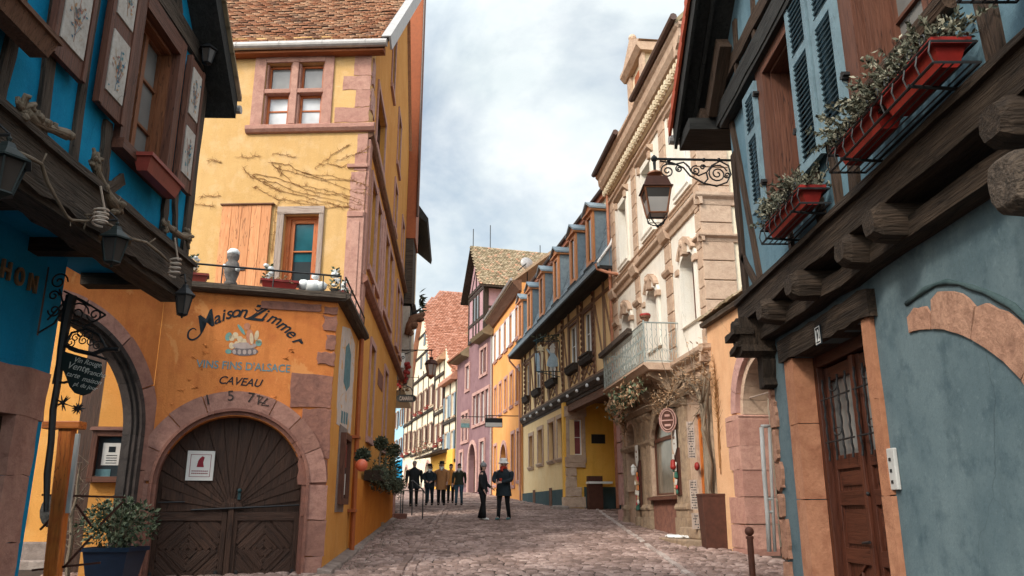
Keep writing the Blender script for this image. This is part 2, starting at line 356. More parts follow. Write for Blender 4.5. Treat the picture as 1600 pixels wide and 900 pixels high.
M = dict(
 blue=plaster('blue_plaster', (.005, .215, .40), (.009, .28, .48), (.004, .155, .31), 1.2, .6, .3, drips=.35),
 bluelow=plaster('deep_blue_plaster', (.005, .225, .43), (.008, .28, .50), (.004, .17, .33), .8, .5, .25, drips=.2),
 yellow=plaster('yellow_plaster', (.57, .34, .13), (.64, .40, .17), (.70, .48, .27), .8, .6, .3, drips=.22, patch=((.66, .46, .24), .8, .62)),
 yside=plaster('ochre_plaster', (.56, .245, .055), (.64, .31, .08), (.68, .39, .14), .7, .5, .3, drips=.3),
 orange=plaster('orange_plaster', (.51, .160, .042), (.60, .215, .062), (.42, .115, .034), .9, .7, .4, drips=.45, patch=((.60, .255, .085), 1.1, .61)),
 osand=plaster('orange_base_plaster', (.56, .185, .025), (.62, .23, .035), (.44, .12, .02), .9, .6, .3, drips=.4),
 grey=plaster('blue_grey_plaster', (.082, .122, .140), (.140, .188, .204), (.048, .080, .098), 1.3, .85, .22, drips=.35),
 greylt=plaster('light_blue_grey_plaster', (.105, .185, .23), (.155, .245, .29), (.065, .13, .17), 1.2, .7, .22, drips=.4),
 peach=plaster('peach_plaster', (.66, .36, .19), (.74, .45, .26), (.58, .28, .14), .8, .5, .3),
 cream=plaster('cream_plaster', (.72, .60, .42), (.80, .70, .53), (.62, .48, .33), 1.0, .5, .25, drips=.3),
 white=plaster('off_white_plaster', (.80, .74, .64), (.84, .80, .72), (.70, .60, .48), .8, .5, .2, drips=.3),
 hyel=plaster('pale_yellow_plaster', (.80, .56, .28), (.84, .63, .35), (.74, .48, .22), .8, .5, .2),
 hdeep=plaster('amber_plaster', (.80, .42, .07), (.84, .48, .10), (.74, .36, .05), .8, .5, .2),
 ora2=plaster('bright_orange_plaster', (.72, .30, .085), (.78, .37, .13), (.64, .24, .06), .6, .5, .2),
 purple=plaster('mauve_plaster', (.195, .105, .112), (.26, .15, .155), (.125, .062, .066), .5, .6, .2),
 plinth=plaster('dark_green_grey_plinth', (.045, .075, .08), (.07, .10, .10), None, 1.5, .5, .3),
 cyan=plaster('pale_blue_plaster', (.30, .50, .62), (.38, .58, .68), None, .5),
 mural=plaster('faded_mural_plaster', (.50, .42, .36), (.62, .54, .48), (.36, .36, .40), 2.5, .8, .3, patch=((.58, .30, .09), 3.2, .56)),
 sand=stone_m('pink_sandstone', (.41, .215, .165), (.50, .285, .22), (.30, .145, .115)),
 sandg=stone_m('brown_pink_sandstone', (.27, .135, .10), (.37, .195, .15), (.17, .08, .065)),
 sandd=stone_m('dark_sandstone', (.215, .095, .07), (.30, .14, .10), (.12, .06, .05)),
 sandl=stone_m('pale_pink_sandstone', (.46, .26, .22), (.54, .33, .28), (.34, .19, .17)),
 ochst=stone_m('orange_sandstone', (.37, .165, .09), (.44, .215, .13), (.26, .105, .06)),
 tanst=stone_m('tan_sandstone', (.50, .35, .25), (.57, .42, .31), (.38, .25, .18)),
 weath=stone_m('weathered_tan_stone', (.34, .24, .16), (.42, .31, .21), (.17, .12, .09)),
 rubble=stone_m('rubble_sandstone', (.40, .20, .13), (.50, .30, .21), (.25, .13, .09), 12, .8),
 darkrev=stone_m('dark_moulded_stone', (.045, .036, .032), (.075, .055, .048), (.02, .016, .015)),
 conc=stone_m('kerb_stone', (.24, .19, .165), (.32, .265, .23), (.13, .10, .085), 5),
 timber=wood_m('old_dark_timber', (.024, .016, .011), (.075, .050, .034), (.008, .006, .004), 10, 1.0),
 timberl=wood_m('weathered_grey_timber', (.050, .036, .026), (.125, .092, .068), (.014, .010, .008), 10, 1.0),
 timbr=wood_m('reddish_timber', (.15, .07, .040), (.24, .12, .072), (.06, .03, .018), 9, .5),
 timb2=wood_m('brown_black_timber', (.040, .024, .015), (.095, .056, .036), (.016, .010, .007), 9, .8),
 dark=wood_m('near_black_board', (.022, .021, .019), (.045, .043, .040), (.011, .010, .010), 7, .5),
 brown=wood_m('red_brown_wood', (.105, .040, .024), (.165, .066, .040), (.05, .02, .014), 8, .35, .6),
 door=wood_m('dark_door_wood', (.040, .020, .013), (.075, .036, .022), (.018, .010, .008), 9, .5, .6),
 rdoor=wood_m('mahogany_door_wood', (.060, .018, .010), (.098, .031, .017), (.04, .012, .008), 8, .3, .45),
 oranw=wood_m('varnished_orange_wood', (.56, .13, .018), (.70, .22, .035), (.14, .028, .008), 5, .2, .45, .4, 3),
 shut=wood_m('salmon_shutter_wood', (.62, .25, .10), (.70, .33, .15), (.46, .16, .06), 5, .25, .65),
 owin=wood_m('orange_window_wood', (.46, .12, .035), (.54, .17, .05), (.3, .07, .02), 6, .2, .5),
 pale=wood_m('pale_weathered_wood', (.36, .27, .22), (.46, .37, .31), (.2, .13, .1), 9, .5),
 vine=wood_m('bare_vine_wood', (.20, .145, .095), (.33, .26, .19), (.07, .045, .03), 14, .9),
 thinv=wood_m('thin_vine_stems', (.26, .115, .035), (.36, .18, .07), (.14, .06, .02), 14, .4),
 iron=paint('black_iron', (.012, .012, .013), .55, .3, .4, 0, .2),
 irong=paint('grey_green_iron', (.31, .35, .33), .6, .45, .3, 0, .3),
 lamp=paint('dark_green_lantern_metal', (.02, .028, .026), .45, .3, .4, 0, .1),
 copper=paint('copper_lantern_frame', (.36, .135, .06), .45, .4, .5, .3, .1),
 pipe=paint('salmon_downpipe', (.56, .25, .15), .55, .3, .3),
 zinc=paint('zinc_gutter', (.42, .39, .37), .45, .3, .5, .3),
 dpipe=paint('dark_brown_gutter', (.10, .055, .04), .5, .4, .4),
 redt=paint('red_verge_tile', (.44, .075, .03), .6, .4, .3),
 redp=paint('red_planter_plastic', (.30, .018, .012), .5, .3, .45),
 redpd=paint('dull_red_planter', (.26, .040, .025), .5, .3, .4),
 whitep=paint('white_paint', (.76, .75, .72), .5, .12),
 greyp=paint('painted_grey_pipe', (.46, .45, .43), .5, .2),
 bshut=paint('blue_grey_shutter_paint', (.155, .235, .275), .6, .35, .3, 0, .25),
 orng=paint('orange_painted_wood', (.62, .24, .085), .6, .25),
 orpil=paint('orange_brown_paint', (.34, .085, .02), .6, .25),
 rust=paint('rusty_brown_steel', (.085, .030, .018), .7, .4, .3, 0, .3),
 green=paint('dark_green_metal', (.010, .045, .05), .5, .3),
 slate=rndm('slate_roof', [(0, (.15, .20, .235)), (.5, (.21, .27, .31)), (1, (.28, .34, .37))], .55, .3, 8, spec=.4),
 tile=rndm('mixed_clay_tiles', [(0, (.26, .17, .13)), (.2, (.46, .24, .15)), (.5, (.60, .34, .22)), (.75, (.58, .40, .28)), (1, (.70, .50, .36))], .85, .5, 16),
 tiler=rndm('red_clay_tiles', [(0, (.34, .14, .085)), (.5, (.44, .19, .12)), (1, (.52, .26, .18))], .85, .3, 6),
 tileb=rndm('old_brown_tiles', [(0, (.20, .15, .09)), (.45, (.34, .26, .16)), (.8, (.42, .33, .22)), (1, (.5, .26, .16))], .9, .3, 6),
 cobble=rndm('worn_pink_cobbles', [(0, (.15, .098, .080)), (.35, (.24, .158, .130)), (.7, (.32, .220, .186)), (1, (.43, .31, .265))], .72, .5, 24, spec=.25),
 pstone=rndm('pale_drain_cobbles', [(0, (.28, .21, .18)), (.5, (.40, .32, .28)), (1, (.50, .42, .37))], .65, .35, 18, spec=.35),
 mortar=stone_m('street_bedding', (.060, .042, .034), (.07, .05, .04), (.035, .03, .022), 5, .6),
 shrub=rndm('shrub_leaves', [(0, (.025, .040, .022)), (.5, (.065, .088, .045)), (1, (.22, .25, .15))], .6, 0, 8),
 fir=rndm('fir_needles', [(0, (.030, .040, .025)), (.5, (.065, .078, .045)), (1, (.16, .165, .105))], .7, 0, 8),
 frost=rndm('frosted_twigs', [(0, (.05, .06, .045)), (.6, (.13, .125, .085)), (1, (.34, .31, .23))], .7, 0, 8),
 dryl=rndm('dry_brown_leaves', [(0, (.16, .09, .045)), (.5, (.36, .21, .11)), (1, (.58, .40, .26))], .8, 0, 8),
 snow=paint('white_snow_crust', (.72, .73, .72), .8, .15),
 glass=glass_m('dark_window_glass', (.045, .055, .06)),
 glassw=glass_m('pale_pane_glass', (.66, .68, .70), .15, .4),  # pale base colour, mottled by noise
 glassm=glass_m('grey_curtain_glass', (.22, .22, .21), .12),
 glasst=glass_m('teal_blind_glass', (.012, .12, .15), .12),
 glasss=glass_m('shop_window_glass', (.30, .26, .20), .12),
 glassr=glass_m('red_curtain_glass', (.34, .10, .10), .15),
 lampg=glass_m('lantern_glass', (.62, .54, .48), .2, .4),
 lampd=glass_m('smoky_lantern_glass', (.085, .068, .058), .2, .4),
 oranb=wood_m('orange_brown_boards', (.26, .075, .028), (.34, .11, .04), (.12, .04, .015), 6, .3),
 pierst=stone_m('pale_grey_pier_stone', (.40, .35, .30), (.48, .42, .36), (.28, .23, .19)),
 owl=stone_m('dark_figurine_stone', (.16, .14, .13), (.22, .20, .18), (.06, .05, .05), 14),
 timbh=wood_m('pale_brown_timber', (.24, .14, .085), (.34, .21, .13), (.12, .065, .04), 9, .5),
 casew=wood_m('red_brown_casement_wood', (.20, .070, .030), (.28, .11, .05), (.09, .03, .015), 8, .3, .5),
 spir=paint('pale_copper_rod', (.52, .42, .34), .4, .2, .5),
 skin=paint('skin', (.50, .31, .24), .6, .15, .3, 0, 0),
 black=paint('black_paint_lettering', (.022, .028, .034), .8, .5, .1),
 tealt=paint('faded_teal_lettering', (.12, .22, .24), .8, .4, .1),
 gold=paint('dull_gold_letters', (.20, .12, .055), .45, .3, .5),
 chalk=paint('chalk_white', (.5, .5, .46), .9, .2, .1),
 slateb=paint('black_chalkboard', (.012, .022, .022), .6, .3, .2),
 paper=paint('paper_white', (.62, .60, .56), .7, .1, .2),
 maroon=paint('maroon_print', (.22, .02, .03), .7, .2, .2),
)
# ------------------------------------------------------------------ building components
def rect(s0, z0, s1, z1): return [(s0, z0), (s1, z0), (s1, z1), (s0, z1)]
def wall(par, F, outer, holes, mat, thk=.35, n=0, name='wall'):
    m = MB(F); m.prism(outer, n-thk, n, holes); return m.link(name, mat, par)
def archhole(c, w, z0, zs, rise=None, k=14):
    """door-shaped opening: half width w, foot z0, springing zs"""
    rise = rise or w
    return [(c-w, z0), (c+w, z0)]+[(c+w*cos(pi*i/k), zs+rise*sin(pi*i/k)) for i in range(k+1)]
def framebars(m, s0, z0, s1, z1, n0, n1, t, cols, rows, bt, top=None):
    m.box(s0, n0, z0, s0+t, n1, z1); m.box(s1-t, n0, z0, s1, n1, z1)
    m.box(s0+t, n0, z0, s1-t, n1, z0+t); m.box(s0+t, n0, z1-t, s1-t, n1, z1)
    for c in range(1, cols): x = s0+(s1-s0)*c/cols; m.box(x-t*.8, n0, z0+t, x+t*.8, n1, z1-t)
    for c in range(cols):
        a = s0+(s1-s0)*c/cols+t; b = s0+(s1-s0)*(c+1)/cols-t
        for r in range(1, rows): z = z0+(z1-z0)*r/rows; m.box(a, n0+.01, z-bt/2, b, n1-.012, z+bt/2)
def window(par, F, s0, z0, s1, z1, n=0, dep=.18, cols=2, rows=3, t=.055, wm='brown', gm='glass', sur=.12, surm='sand', proud=.04,
           sill=None, sillm=None, bt=.025, name='window', arch=0):
    if s1 < s0: s0, s1 = s1, s0
    m = MB(F)
    if sur:
        if arch:
            c = (s0+s1)/2; w = (s1-s0)/2; zs = z1
            m.prism([(c-w-sur, z0), (c+w+sur, z0)]+[(c+(w+sur)*cos(pi*i/12), zs+(arch+sur)*sin(pi*i/12)) for i in range(13)], n+.003, n+proud, [archhole(c, w, z0+.01, zs, arch, 12)], back=False)
        else:
            m.box(s0-sur, n+.003, z0, s0, n+proud, z1, rnd=.3); m.box(s1, n+.003, z0, s1+sur, n+proud, z1, rnd=.7); m.box(s0-sur, n+.003, z1, s1+sur, n+proud+.006, z1+sur, rnd=.5)
            m.box(s0-sur, n+.003, z0-sur*.9, s1+sur, n+proud+.03, z0, rnd=.4)
        w = m.link(name, M[surm], par)
    else:
        m.box(s0+.002, n-dep-.02, z0, s0+.03, n-.01, z1); m.box(s1-.03, n-dep-.02, z0, s1-.002, n-.01, z1); m.box(s0+.03, n-dep-.02, z1-.03, s1-.03, n-.01, z1-.002)
        w = m.link(name, M[wm], par)
    zt = z1+arch
    f = MB(F); framebars(f, s0, z0, s1, z1 if arch else zt, n-dep, n-dep+.05, t, cols, rows, bt)
    if arch:
        c = (s0+s1)/2; hw = (s1-s0)/2
        f.prism([(c-hw, z1), (c+hw, z1)]+[(c+hw*cos(pi*i/12), z1+arch*sin(pi*i/12)) for i in range(1, 12)], n-dep, n-dep+.045, [[(c-hw*.86, z1+.03), (c+hw*.86, z1+.03)]+[(c+hw*.86*cos(pi*i/12), z1+.03+arch*.82*sin(pi*i/12)) for i in range(1, 12)]], back=False)
    f.link('frame', M[wm], w)
    g = MB(F); g.box(s0, n-dep-.03, z0, s1, n-dep+.012, z1 if not arch else z1+arch); g.link('pane', M[gm], w)
    if sill:
        q = MB(F); q.sweep([(n, z0-.10), (n+sill*.7, z0-.10), (n+sill, z0-.05), (n+sill, z0-.002), (n, z0+.008)], s0-.10, s1+.10); q.link('sill', M[sillm or surm], w)
    return w
def facade(par, F, outer, mat, wins, thk=.3, holes=(), n=0, **kw):
    hs = [list(h) for h in holes]
    for w in wins:
        a, b, c, d = w['r']
        if a > c: a, c = c, a
        if w.get('arch'): hs.append(archhole((a+c)/2, (c-a)/2, b, d, w['arch'], 12))
        else: hs.append(rect(a, b, c, d))
    o = wall(par, F, outer, hs, mat, thk, n)
    for w in wins:
        k = dict(kw); k.update({a: b for a, b in w.items() if a != 'r'}); window(par, F, *w['r'], n=n, **k)
    return o
def shutter(par, F, s0, z0, s1, z1, n0, mat='bshut', slats=True, split=.62, name='shutter', th=.035, panels=None, t=.07):
    m = MB(F); a, b = min(s0, s1), max(s0, s1)
    m.box(a, n0, z0, a+t, n0+th, z1); m.box(b-t, n0, z0, b, n0+th, z1)
    zs = [z0, z0+(z1-z0)*split, z1] if split else [z0, z1]
    for i, z in enumerate(zs): q = .0 if i == 0 else (-t if i == len(zs)-1 else -t/2); m.box(a+t, n0, z+q, b-t, n0+th, z+q+t)
    if slats:
        for i in range(len(zs)-1):
            lo = zs[i]+(t if i == 0 else t/2); hi = zs[i+1]-(t if i == len(zs)-2 else t/2); k = max(3, int((hi-lo)/.042))
            for j in range(k):
                z = lo+(hi-lo)*(j+.5)/k
                m.add([(a+t, n0+.002, z+.016), (b-t, n0+.002, z+.016), (b-t, n0+th-.004, z-.014), (a+t, n0+th-.004, z-.014), (a+t, n0+.008, z+.022), (b-t, n0+.008, z+.022), (b-t, n0+th+.002, z-.008), (a+t, n0+th+.002, z-.008)], [(0, 1, 2, 3), (4, 7, 6, 5), (0, 4, 5, 1), (3, 2, 6, 7)])
    else: m.box(a+t, n0+.005, z0+t, b-t, n0+th*.6, z1-t)
    return m.link(name, M[mat], par)
def tiles(m, P0, Ud, Vd, w, h, tw, th, lift=.035, clip=None, point=True, j=.012):
    P0, Ud, Vd = Vector(P0), Vector(Ud).normalized(), Vector(Vd).normalized(); Nn = Ud.cross(Vd).normalized()
    if Nn.z < 0: Nn = -Nn
    rows = int(h/th)+1
    for r in range(rows):
        v0 = r*th; off = (r % 2)*tw/2; k = int(w/tw)+2
        for c in range(-1, k):
            u = c*tw+off
            if u+tw*.5 < 0 or u+tw*.5 > w: continue
            if clip and not clip(u+tw/2, v0): continue
            g = tw*.03; dj = R.uniform(-j, j); l = lift+R.uniform(-.3, .3)*lift; bv = v0-dj
            L_ = [(u+g, bv+tw*.16, l), (u+tw*.2, bv, l*1.1), (u+tw/2, bv-tw*.07, l*1.2), (u+tw*.8, bv, l*1.1), (u+tw-g, bv+tw*.16, l)] if point else [(u+g, bv, l), (u+tw-g, bv, l*1.1)]
            top = [(u+tw-g, v0+th*1.25, 0.004), (u+g, v0+th*1.25, 0.004)]
            lo = [(a, b, q-.03) for a, b, q in L_]
            P = [P0+Ud*a+Vd*b+Nn*q for a, b, q in L_+top+lo]; k1 = len(L_)
            fs = [tuple(range(k1+2))]+[(i+1, i, k1+2+i, k1+3+i) for i in range(k1-1)]
            m.add([tuple(p) for p in P], fs)
def slab(m, P, th):
    """a sheet with thickness: polygon of world points, extruded straight down by th"""
    k = len(P); vs = [tuple(p) for p in P]+[(p[0], p[1], p[2]-th) for p in P]
    m.add(vs, [tuple(range(k)), tuple(reversed(range(k, 2*k)))]+[(i, (i+1) % k, (i+1) % k+k, i+k) for i in range(k)])
_tc = {}
def glyph(txt, size=1, shear=0, off=0, ext=.006):
    key = (txt, size, shear, off, ext)
    if key not in _tc:
        cu = bpy.data.curves.new('lettering', 'FONT'); cu.body = txt; cu.size = size; cu.shear = shear; cu.offset = off; cu.extrude = ext; cu.resolution_u = 4
        o = bpy.data.objects.new('lettering', cu); COL.objects.link(o)
        dg = bpy.context.evaluated_depsgraph_get(); me = bpy.data.meshes.new_from_object(o.evaluated_get(dg))
        vs = [tuple(v.co) for v in me.vertices]; fs = [tuple(p.vertices) for p in me.polygons]
        bpy.data.objects.remove(o); bpy.data.curves.remove(cu); bpy.data.meshes.remove(me)
        x0 = min(v[0] for v in vs); x1 = max(v[0] for v in vs)
        _tc[key] = (vs, fs, x0, x1)
    return _tc[key]
def text(m, txt, s, z, size, n=.003, rot=0, shear=0, off=0, ext=.004, wide=None, flip=1, align=0):
    vs, fs, x0, x1 = glyph(txt, size, shear, off, ext)
    k = (wide/(x1-x0)) if wide else 1
    a = align*(x1-x0)*k
    out = []
    for x, y, q in vs:
        x = (x-x0)*k-a; out.append((s+flip*(x*cos(rot)-y*sin(rot)), n+q+ext, z+x*sin(rot)+y*cos(rot)))
    m.add(out, fs)
    return (x1-x0)*k
def spiral(c, r0, r1, a0, turns, F2=None, k=22, plane='sz', n=0):
    P = []
    for i in range(k+1):
        t = i/k; a = a0+turns*2*pi*t; r = r0+(r1-r0)*t
        x, z = c[0]+r*cos(a), c[1]+r*sin(a)
        P.append((x, n, z) if plane == 'sz' else (n, x, z))
    return P
def wander(p, q, k, j, jn=0, n=.02):
    """a wandering line along a wall between (s,z) points"""
    P = []
    for i in range(k+1):
        t = i/k; P.append((p[0]+(q[0]-p[0])*t+R.uniform(-j, j)*(0 < i < k), n+R.uniform(-jn, jn), p[1]+(q[1]-p[1])*t+R.uniform(-j, j)*(0 < i < k)))
    return P
def foliage(m, c, rad, cnt, l=.05, w=.018, sc=(1, 1, 1), up=0, F=None):
    for i in range(cnt):
        d = Vector((R.gauss(0, 1), R.gauss(0, 1), R.gauss(0, 1))).normalized(); rr = rad*(R.random()**.45)
        p = (c[0]+d.x*rr*sc[0], c[1]+d.y*rr*sc[1], c[2]+d.z*rr*sc[2])
        m.leaf(p, l*R.uniform(.45, 1.5), w*R.uniform(.5, 1.6), (d+Vector((R.gauss(0, .7), R.gauss(0, .7), R.gauss(0, .7)+up))).normalized())
def sprig(m, p, d, l, r=.004, nl=.03, k=16, w=.006, droop=.3):
    """a twig with needles; p start, d direction"""
    P = []; q = Vector(p); d = Vector(d).normalized()
    for i in range(6): P.append(tuple(q)); q = q+d*(l/5); d = (d+Vector((R.uniform(-.2, .2), R.uniform(-.2, .2), -droop*.25+R.uniform(-.1, .1)))).normalized()
    m.tube(P, [r*(1-.15*i) for i in range(6)], 4)
    for i in range(k):
        t = R.random()*4.99; a = Vector(P[int(t)]); b = Vector(P[int(t)+1]); c = a.lerp(b, t-int(t))
        m.leaf(tuple(c), nl*R.uniform(.7, 1.3), w, ((b-a).normalized()+Vector((R.gauss(0, 1), R.gauss(0, 1), R.gauss(0, 1)))*.75).normalized())
def flowerbox(name, F, s0, s1, z0, h, n0, dep, mat, plant, label, cat='planter', group=None, cage=False, density=14, pl=.22, snow=False):
    c = F.w((s0+s1)/2, n0, z0); t = thing(name, c, label, cat, group)
    a, b = min(s0, s1), max(s0, s1); m = MB(F); tp = .04
    k = 2 if cage and b-a > 1 else 1
    for i in range(k):
        x0 = a+(b-a)*i/k+(.03 if i else 0); x1 = a+(b-a)*(i+1)/k-(.03 if i < k-1 else 0)
        vs = [(x0+tp, n0+tp, z0), (x1-tp, n0+tp, z0), (x1-tp, n0+dep-tp, z0), (x0+tp, n0+dep-tp, z0), (x0, n0, z0+h), (x1, n0, z0+h), (x1, n0+dep, z0+h), (x0, n0+dep, z0+h)]
        m.add(vs, [(3, 2, 1, 0), (0, 1, 5, 4), (1, 2, 6, 5), (2, 3, 7, 6), (3, 0, 4, 7)])
        for (q0, q1, q2, q3) in ((x0-.012, n0-.01, x1+.012, n0+.015), (x0-.012, n0+dep-.015, x1+.012, n0+dep+.012), (x0-.012, n0+.015, x0+.015, n0+dep-.015), (x1-.015, n0+.015, x1+.012, n0+dep-.015)): m.box(q0, q1, z0+h-.03, q2, q3, z0+h+.004)
    m.link('box', M[mat], t)
    s_ = MB(F); s_.box(a+.03, n0+.02, z0+h*.6, b-.03, n0+dep-.02, z0+h*.85); s_.link('soil', M['mortar'], t)
    if cage:
        g = MB(F); r = .008
        for zz in (z0-.015, z0+h*.75): g.tube([(a-.03, n0-.02, zz), (b+.03, n0-.02, zz), (b+.03, n0+dep+.03, zz), (a-.03, n0+dep+.03, zz)], r, 5, closed=True)
        kk = max(2, int((b-a)/.11))
        for i in range(kk+1):
            x = a-.03+(b-a+.06)*i/kk; g.tube([(x, n0+dep+.03, z0+h*.75), (x, n0+dep+.045, z0+h*.3), (x, n0+dep+.03, z0-.015)], .005, 4)
            if i < kk: g.tube([(x+.055+.025*cos(q*pi/4), n0+dep+.035, z0+h*.82+.025*sin(q*pi/4)+.03) for q in range(8)], .004, 4, closed=True)
        for i in range(4): y = n0+dep*(i+.5)/4; g.tube([(a-.03, y, z0-.02), (b+.03, y, z0-.02)], .006, 4)
        for x in (a+.15*(b-a), b-.15*(b-a)): g.tube([(x, n0+dep+.05, z0-.02), (x, n0, z0-.035), (x, -.0, z0-.035), (x, .0, z0-.14)], .010, 5)
        g.link('bracket', M['iron'], t)
    p = MB(F)
    for i in range(int((b-a)*density)):
        x = R.uniform(a+.02, b-.02); y = n0+R.uniform(.03, dep-.02)
        sprig(p, (x, y, z0+h*.8), (R.gauss(0, .6), R.gauss(.15, .5), R.uniform(.3, 1.1)), pl*R.uniform(.5, 1.2), .004, .034, 30, .009, .5)
    p.link('foliage', M[plant], t)
    return t
def lantern(name, c, h, r, label, metal='iron', glass='lampd', sides=6, group=None, top=True, arm=None, armm='iron', frame=None, rot=0, cat='lantern'):
    """glass lantern hanging with its cap at c (world), body height h, radius r at its top; arm: list of world points back to its support"""
    t = thing(name, (c[0], c[1], c[2]-h), label, cat, group); z = c[2]
    m = MB(); m.lathe([(r*.12, 0), (r*.3, -h*.03), (r*.42, -h*.12), (r*1.02, -h*.30), (r*1.18, -h*.33), (r*1.18, -h*.36), (r*.9, -h*.36)], c, sides, rot=rot)
    m.lathe([(.006, h*.1), (r*.15, h*.06), (r*.08, 0.0)], c, 8)
    m.link('cap', M[metal], t)
    f = MB(); zt, zb = -h*.36, -h*.88; rt, rb = r*.92, r*.55
    for k in range(sides):
        a = 2*pi*k/sides+rot; f.tube([(c[0]+rt*cos(a), c[1]+rt*sin(a), z+zt), (c[0]+rb*cos(a), c[1]+rb*sin(a), z+zb)], r*.055, 4)
    f.lathe([(rb*1.05, 0), (rb*1.1, -h*.03), (rb*.6, -h*.07), (r*.1, -h*.09), (r*.12, -h*.12), (.004, -h*.14)], (c[0], c[1], z+zb), sides, rot=rot)
    f.link('frame', M[frame or metal], t)
    g = MB(); g.lathe([(rt*.93, 0), (rb*.93, zb-zt)], (c[0], c[1], z+zt), sides, rot=rot); g.link('pane', M[glass], t)
    if arm: a_ = MB(); [a_.tube(p, q, 6) for p, q in arm]; a_.link('bracket', M[armm], t)
    return t

# ================================================================== NEAR LEFT: the blue timber-framed house
bh = thing('blue_house', (-4.26, 6.5, gz(6.5)), 'bright blue half timbered house with painted shutters, overhanging upper floor at the left edge', 'house')
def q(a, b): return (a, b)
RLN = lambda s: 4.65-s                                    # gable roof line
win1 = (-1.73, 2.98, -.80, 4.50); win2 = (-4.45, 3.10, -3.42, 4.60)
wall(bh, U, [(-6.2, 2.35), (0, 2.35), (0, 4.65), (-6.2, 10.85)], [rect(*win1), rect(*win2)], M['blue'], .3)
tb = MB(U); k_ = lambda p, q_, w, **k: tb.bar(p, q_, w, -.05, .035, j=.012, k=9, **k)
k_((-.07, 2.4), (-.07, 4.72), .15); k_((-.62, 2.4), (-.66, 3.0), .10); k_((-1.86, 2.4), (-1.93, 3.1), .12); k_((-2.34, 2.4), (-2.42, 4.66), .085)
k_((-2.80, 2.4), (-2.93, 4.66), .13); k_((-3.3, 2.4), (-3.2, 4.66), .10); k_((-.28, 2.45), (-.50, 3.2), .07); k_((-4.7, 2.4), (-4.6, 6), .16)
k_((-1.55, 2.75), (-1.95, 2.42), .09); k_((-.45, 3.3), (-.18, 3.9), .06)
tb.bar((-6.2, 4.74), (.02, 4.74), .22, -.05, .05, j=.015, k=16)
tb.bar((-6.2, 6.2), (-1.6, 6.2), .18, -.05, .04, j=.012, k=10); k_((-.9, 4.85), (-1.5, 6.1), .13); k_((-2.5, 4.85), (-2.5, 7), .15)
tb.link('timber_frame', M['timberl'], bh)
# jetty beam, weathered, with splits; blue soffit and joists below
jb = MB(U); jb.bar((-6.4, 2.30), (.04, 2.30), .36, -.28, .09, j=.028, k=34); jb.bar((-6.4, 2.47), (.03, 2.47), .06, -.2, .13, j=.01, k=20); jb.bar((-6.4, 2.1), (.02, 2.1), .05, -.2, .05, j=.01, k=16)
jb.link('jetty_beam', M['timberl'], bh)
sf = MB(U); sf.box(-6.3, -1.0, 2.33, .0, -.28, 2.37); sf.link('soffit', M['bluelow'], bh)
for x in (-.08, -1.15, -2.3, -3.5): j_ = MB(U); j_.box(x-.08, -.95, 2.20, x+.08, -.28, 2.33, j=.008); j_.link('joist', M['timber'], bh)
# window with casement, brown boxed surround
def bluewin(w, lab=None):
    s0, z0, s1, z1 = w
    o = window(bh, U, s0+.13, z0+.06, s1-.05, z1-.1, dep=.15, cols=2, rows=3, t=.045, wm='casew', gm='glassm', sur=0)
    c = MB(U); c.box(s0-.06, -.22, z0-.02, s0+.10, .06, z1+.08); c.box(s1-.05, -.26, z0, s1+.08, .07, z1+.08); c.box(s0+.10, -.22, z1-.1, s1-.05, .07, z1+.08); c.box(s0-.1, -.22, z0-.06, s1+.12, .12, z0+.03)
    c.box(s0+.10, -.24, z0+.03, s1-.05, -.02, z0+.06)
    c.link('casing', M['brown'], o); return o
bluewin(win1); bluewin(win2)
def motif(m, F, s, z, w, h, n):
    """painted bouquet: small petals and leaves, flat on the panel"""
    m.tube([(s+R.uniform(-.02, .02), n, z-h*.42), (s, n, z), (s+.01, n, z+h*.3)], .002, 4)
    for a, b in ((-.3, .25), (.3, .2), (-.2, .05), (.25, -.05)): m.tube([(s, n, z-h*.3), (s+a*w, n, z+b*h)], .0015, 3)
    for i in range(46):
        t = R.random(); a = R.uniform(0, 2*pi); rr = abs(R.gauss(0, .22)); x = s+cos(a)*rr*w*.85; y = z+sin(a)*rr*h*.95; l = R.uniform(.012, .028); d = R.uniform(0, pi)
        m.add([(x+l*cos(d+q_*pi/3)*(1 if q_ % 3 == 0 else .55), n, y+l*sin(d+q_*pi/3)*(1 if q_ % 3 == 0 else .55)) for q_ in range(6)], [tuple(range(6))])
mot = rndm('painted_bouquet', [(0, (.05, .13, .22)), (.3, (.10, .25, .26)), (.5, (.45, .20, .13)), (.7, (.5, .30, .14)), (1, (.30, .10, .09))], .8, 0)
panm = plaster('weathered_white_panel', (.44, .40, .36), (.56, .52, .47), (.34, .26, .2), 6, .8, .1, drips=.4)
def pshut(s0, s1, z0, z1, n=.05):
    a, b = min(s0, s1), max(s0, s1); m = MB(U); m.box(a, n, z0, b, n+.045, z1)
    m.box(a, n+.045, z0, a+.05, n+.058, z1); m.box(b-.05, n+.045, z0, b, n+.058, z1)
    o = m.link('shutter', M['brown'], bh, bevel=.004)
    h = (z1-z0)
    for f0, f1 in ((.10, .46), (.56, .93)):
        p = MB(U); p.box(a+.075, n+.045, z0+h*f0, b-.075, n+.056, z0+h*f1); pp = p.link('panel', panm, o)
        d = MB(U); motif(d, U, (a+b)/2, z0+h*(f0+f1)/2, (b-a)*.7, h*.34, n+.0585); d.link('painted_bouquet', mot, pp)
    return o
pshut(-2.28, -1.84, 3.10, 4.62); pshut(-2.98, -2.50, 3.12, 4.62); pshut(-.66, -.27, 3.12, 4.52)
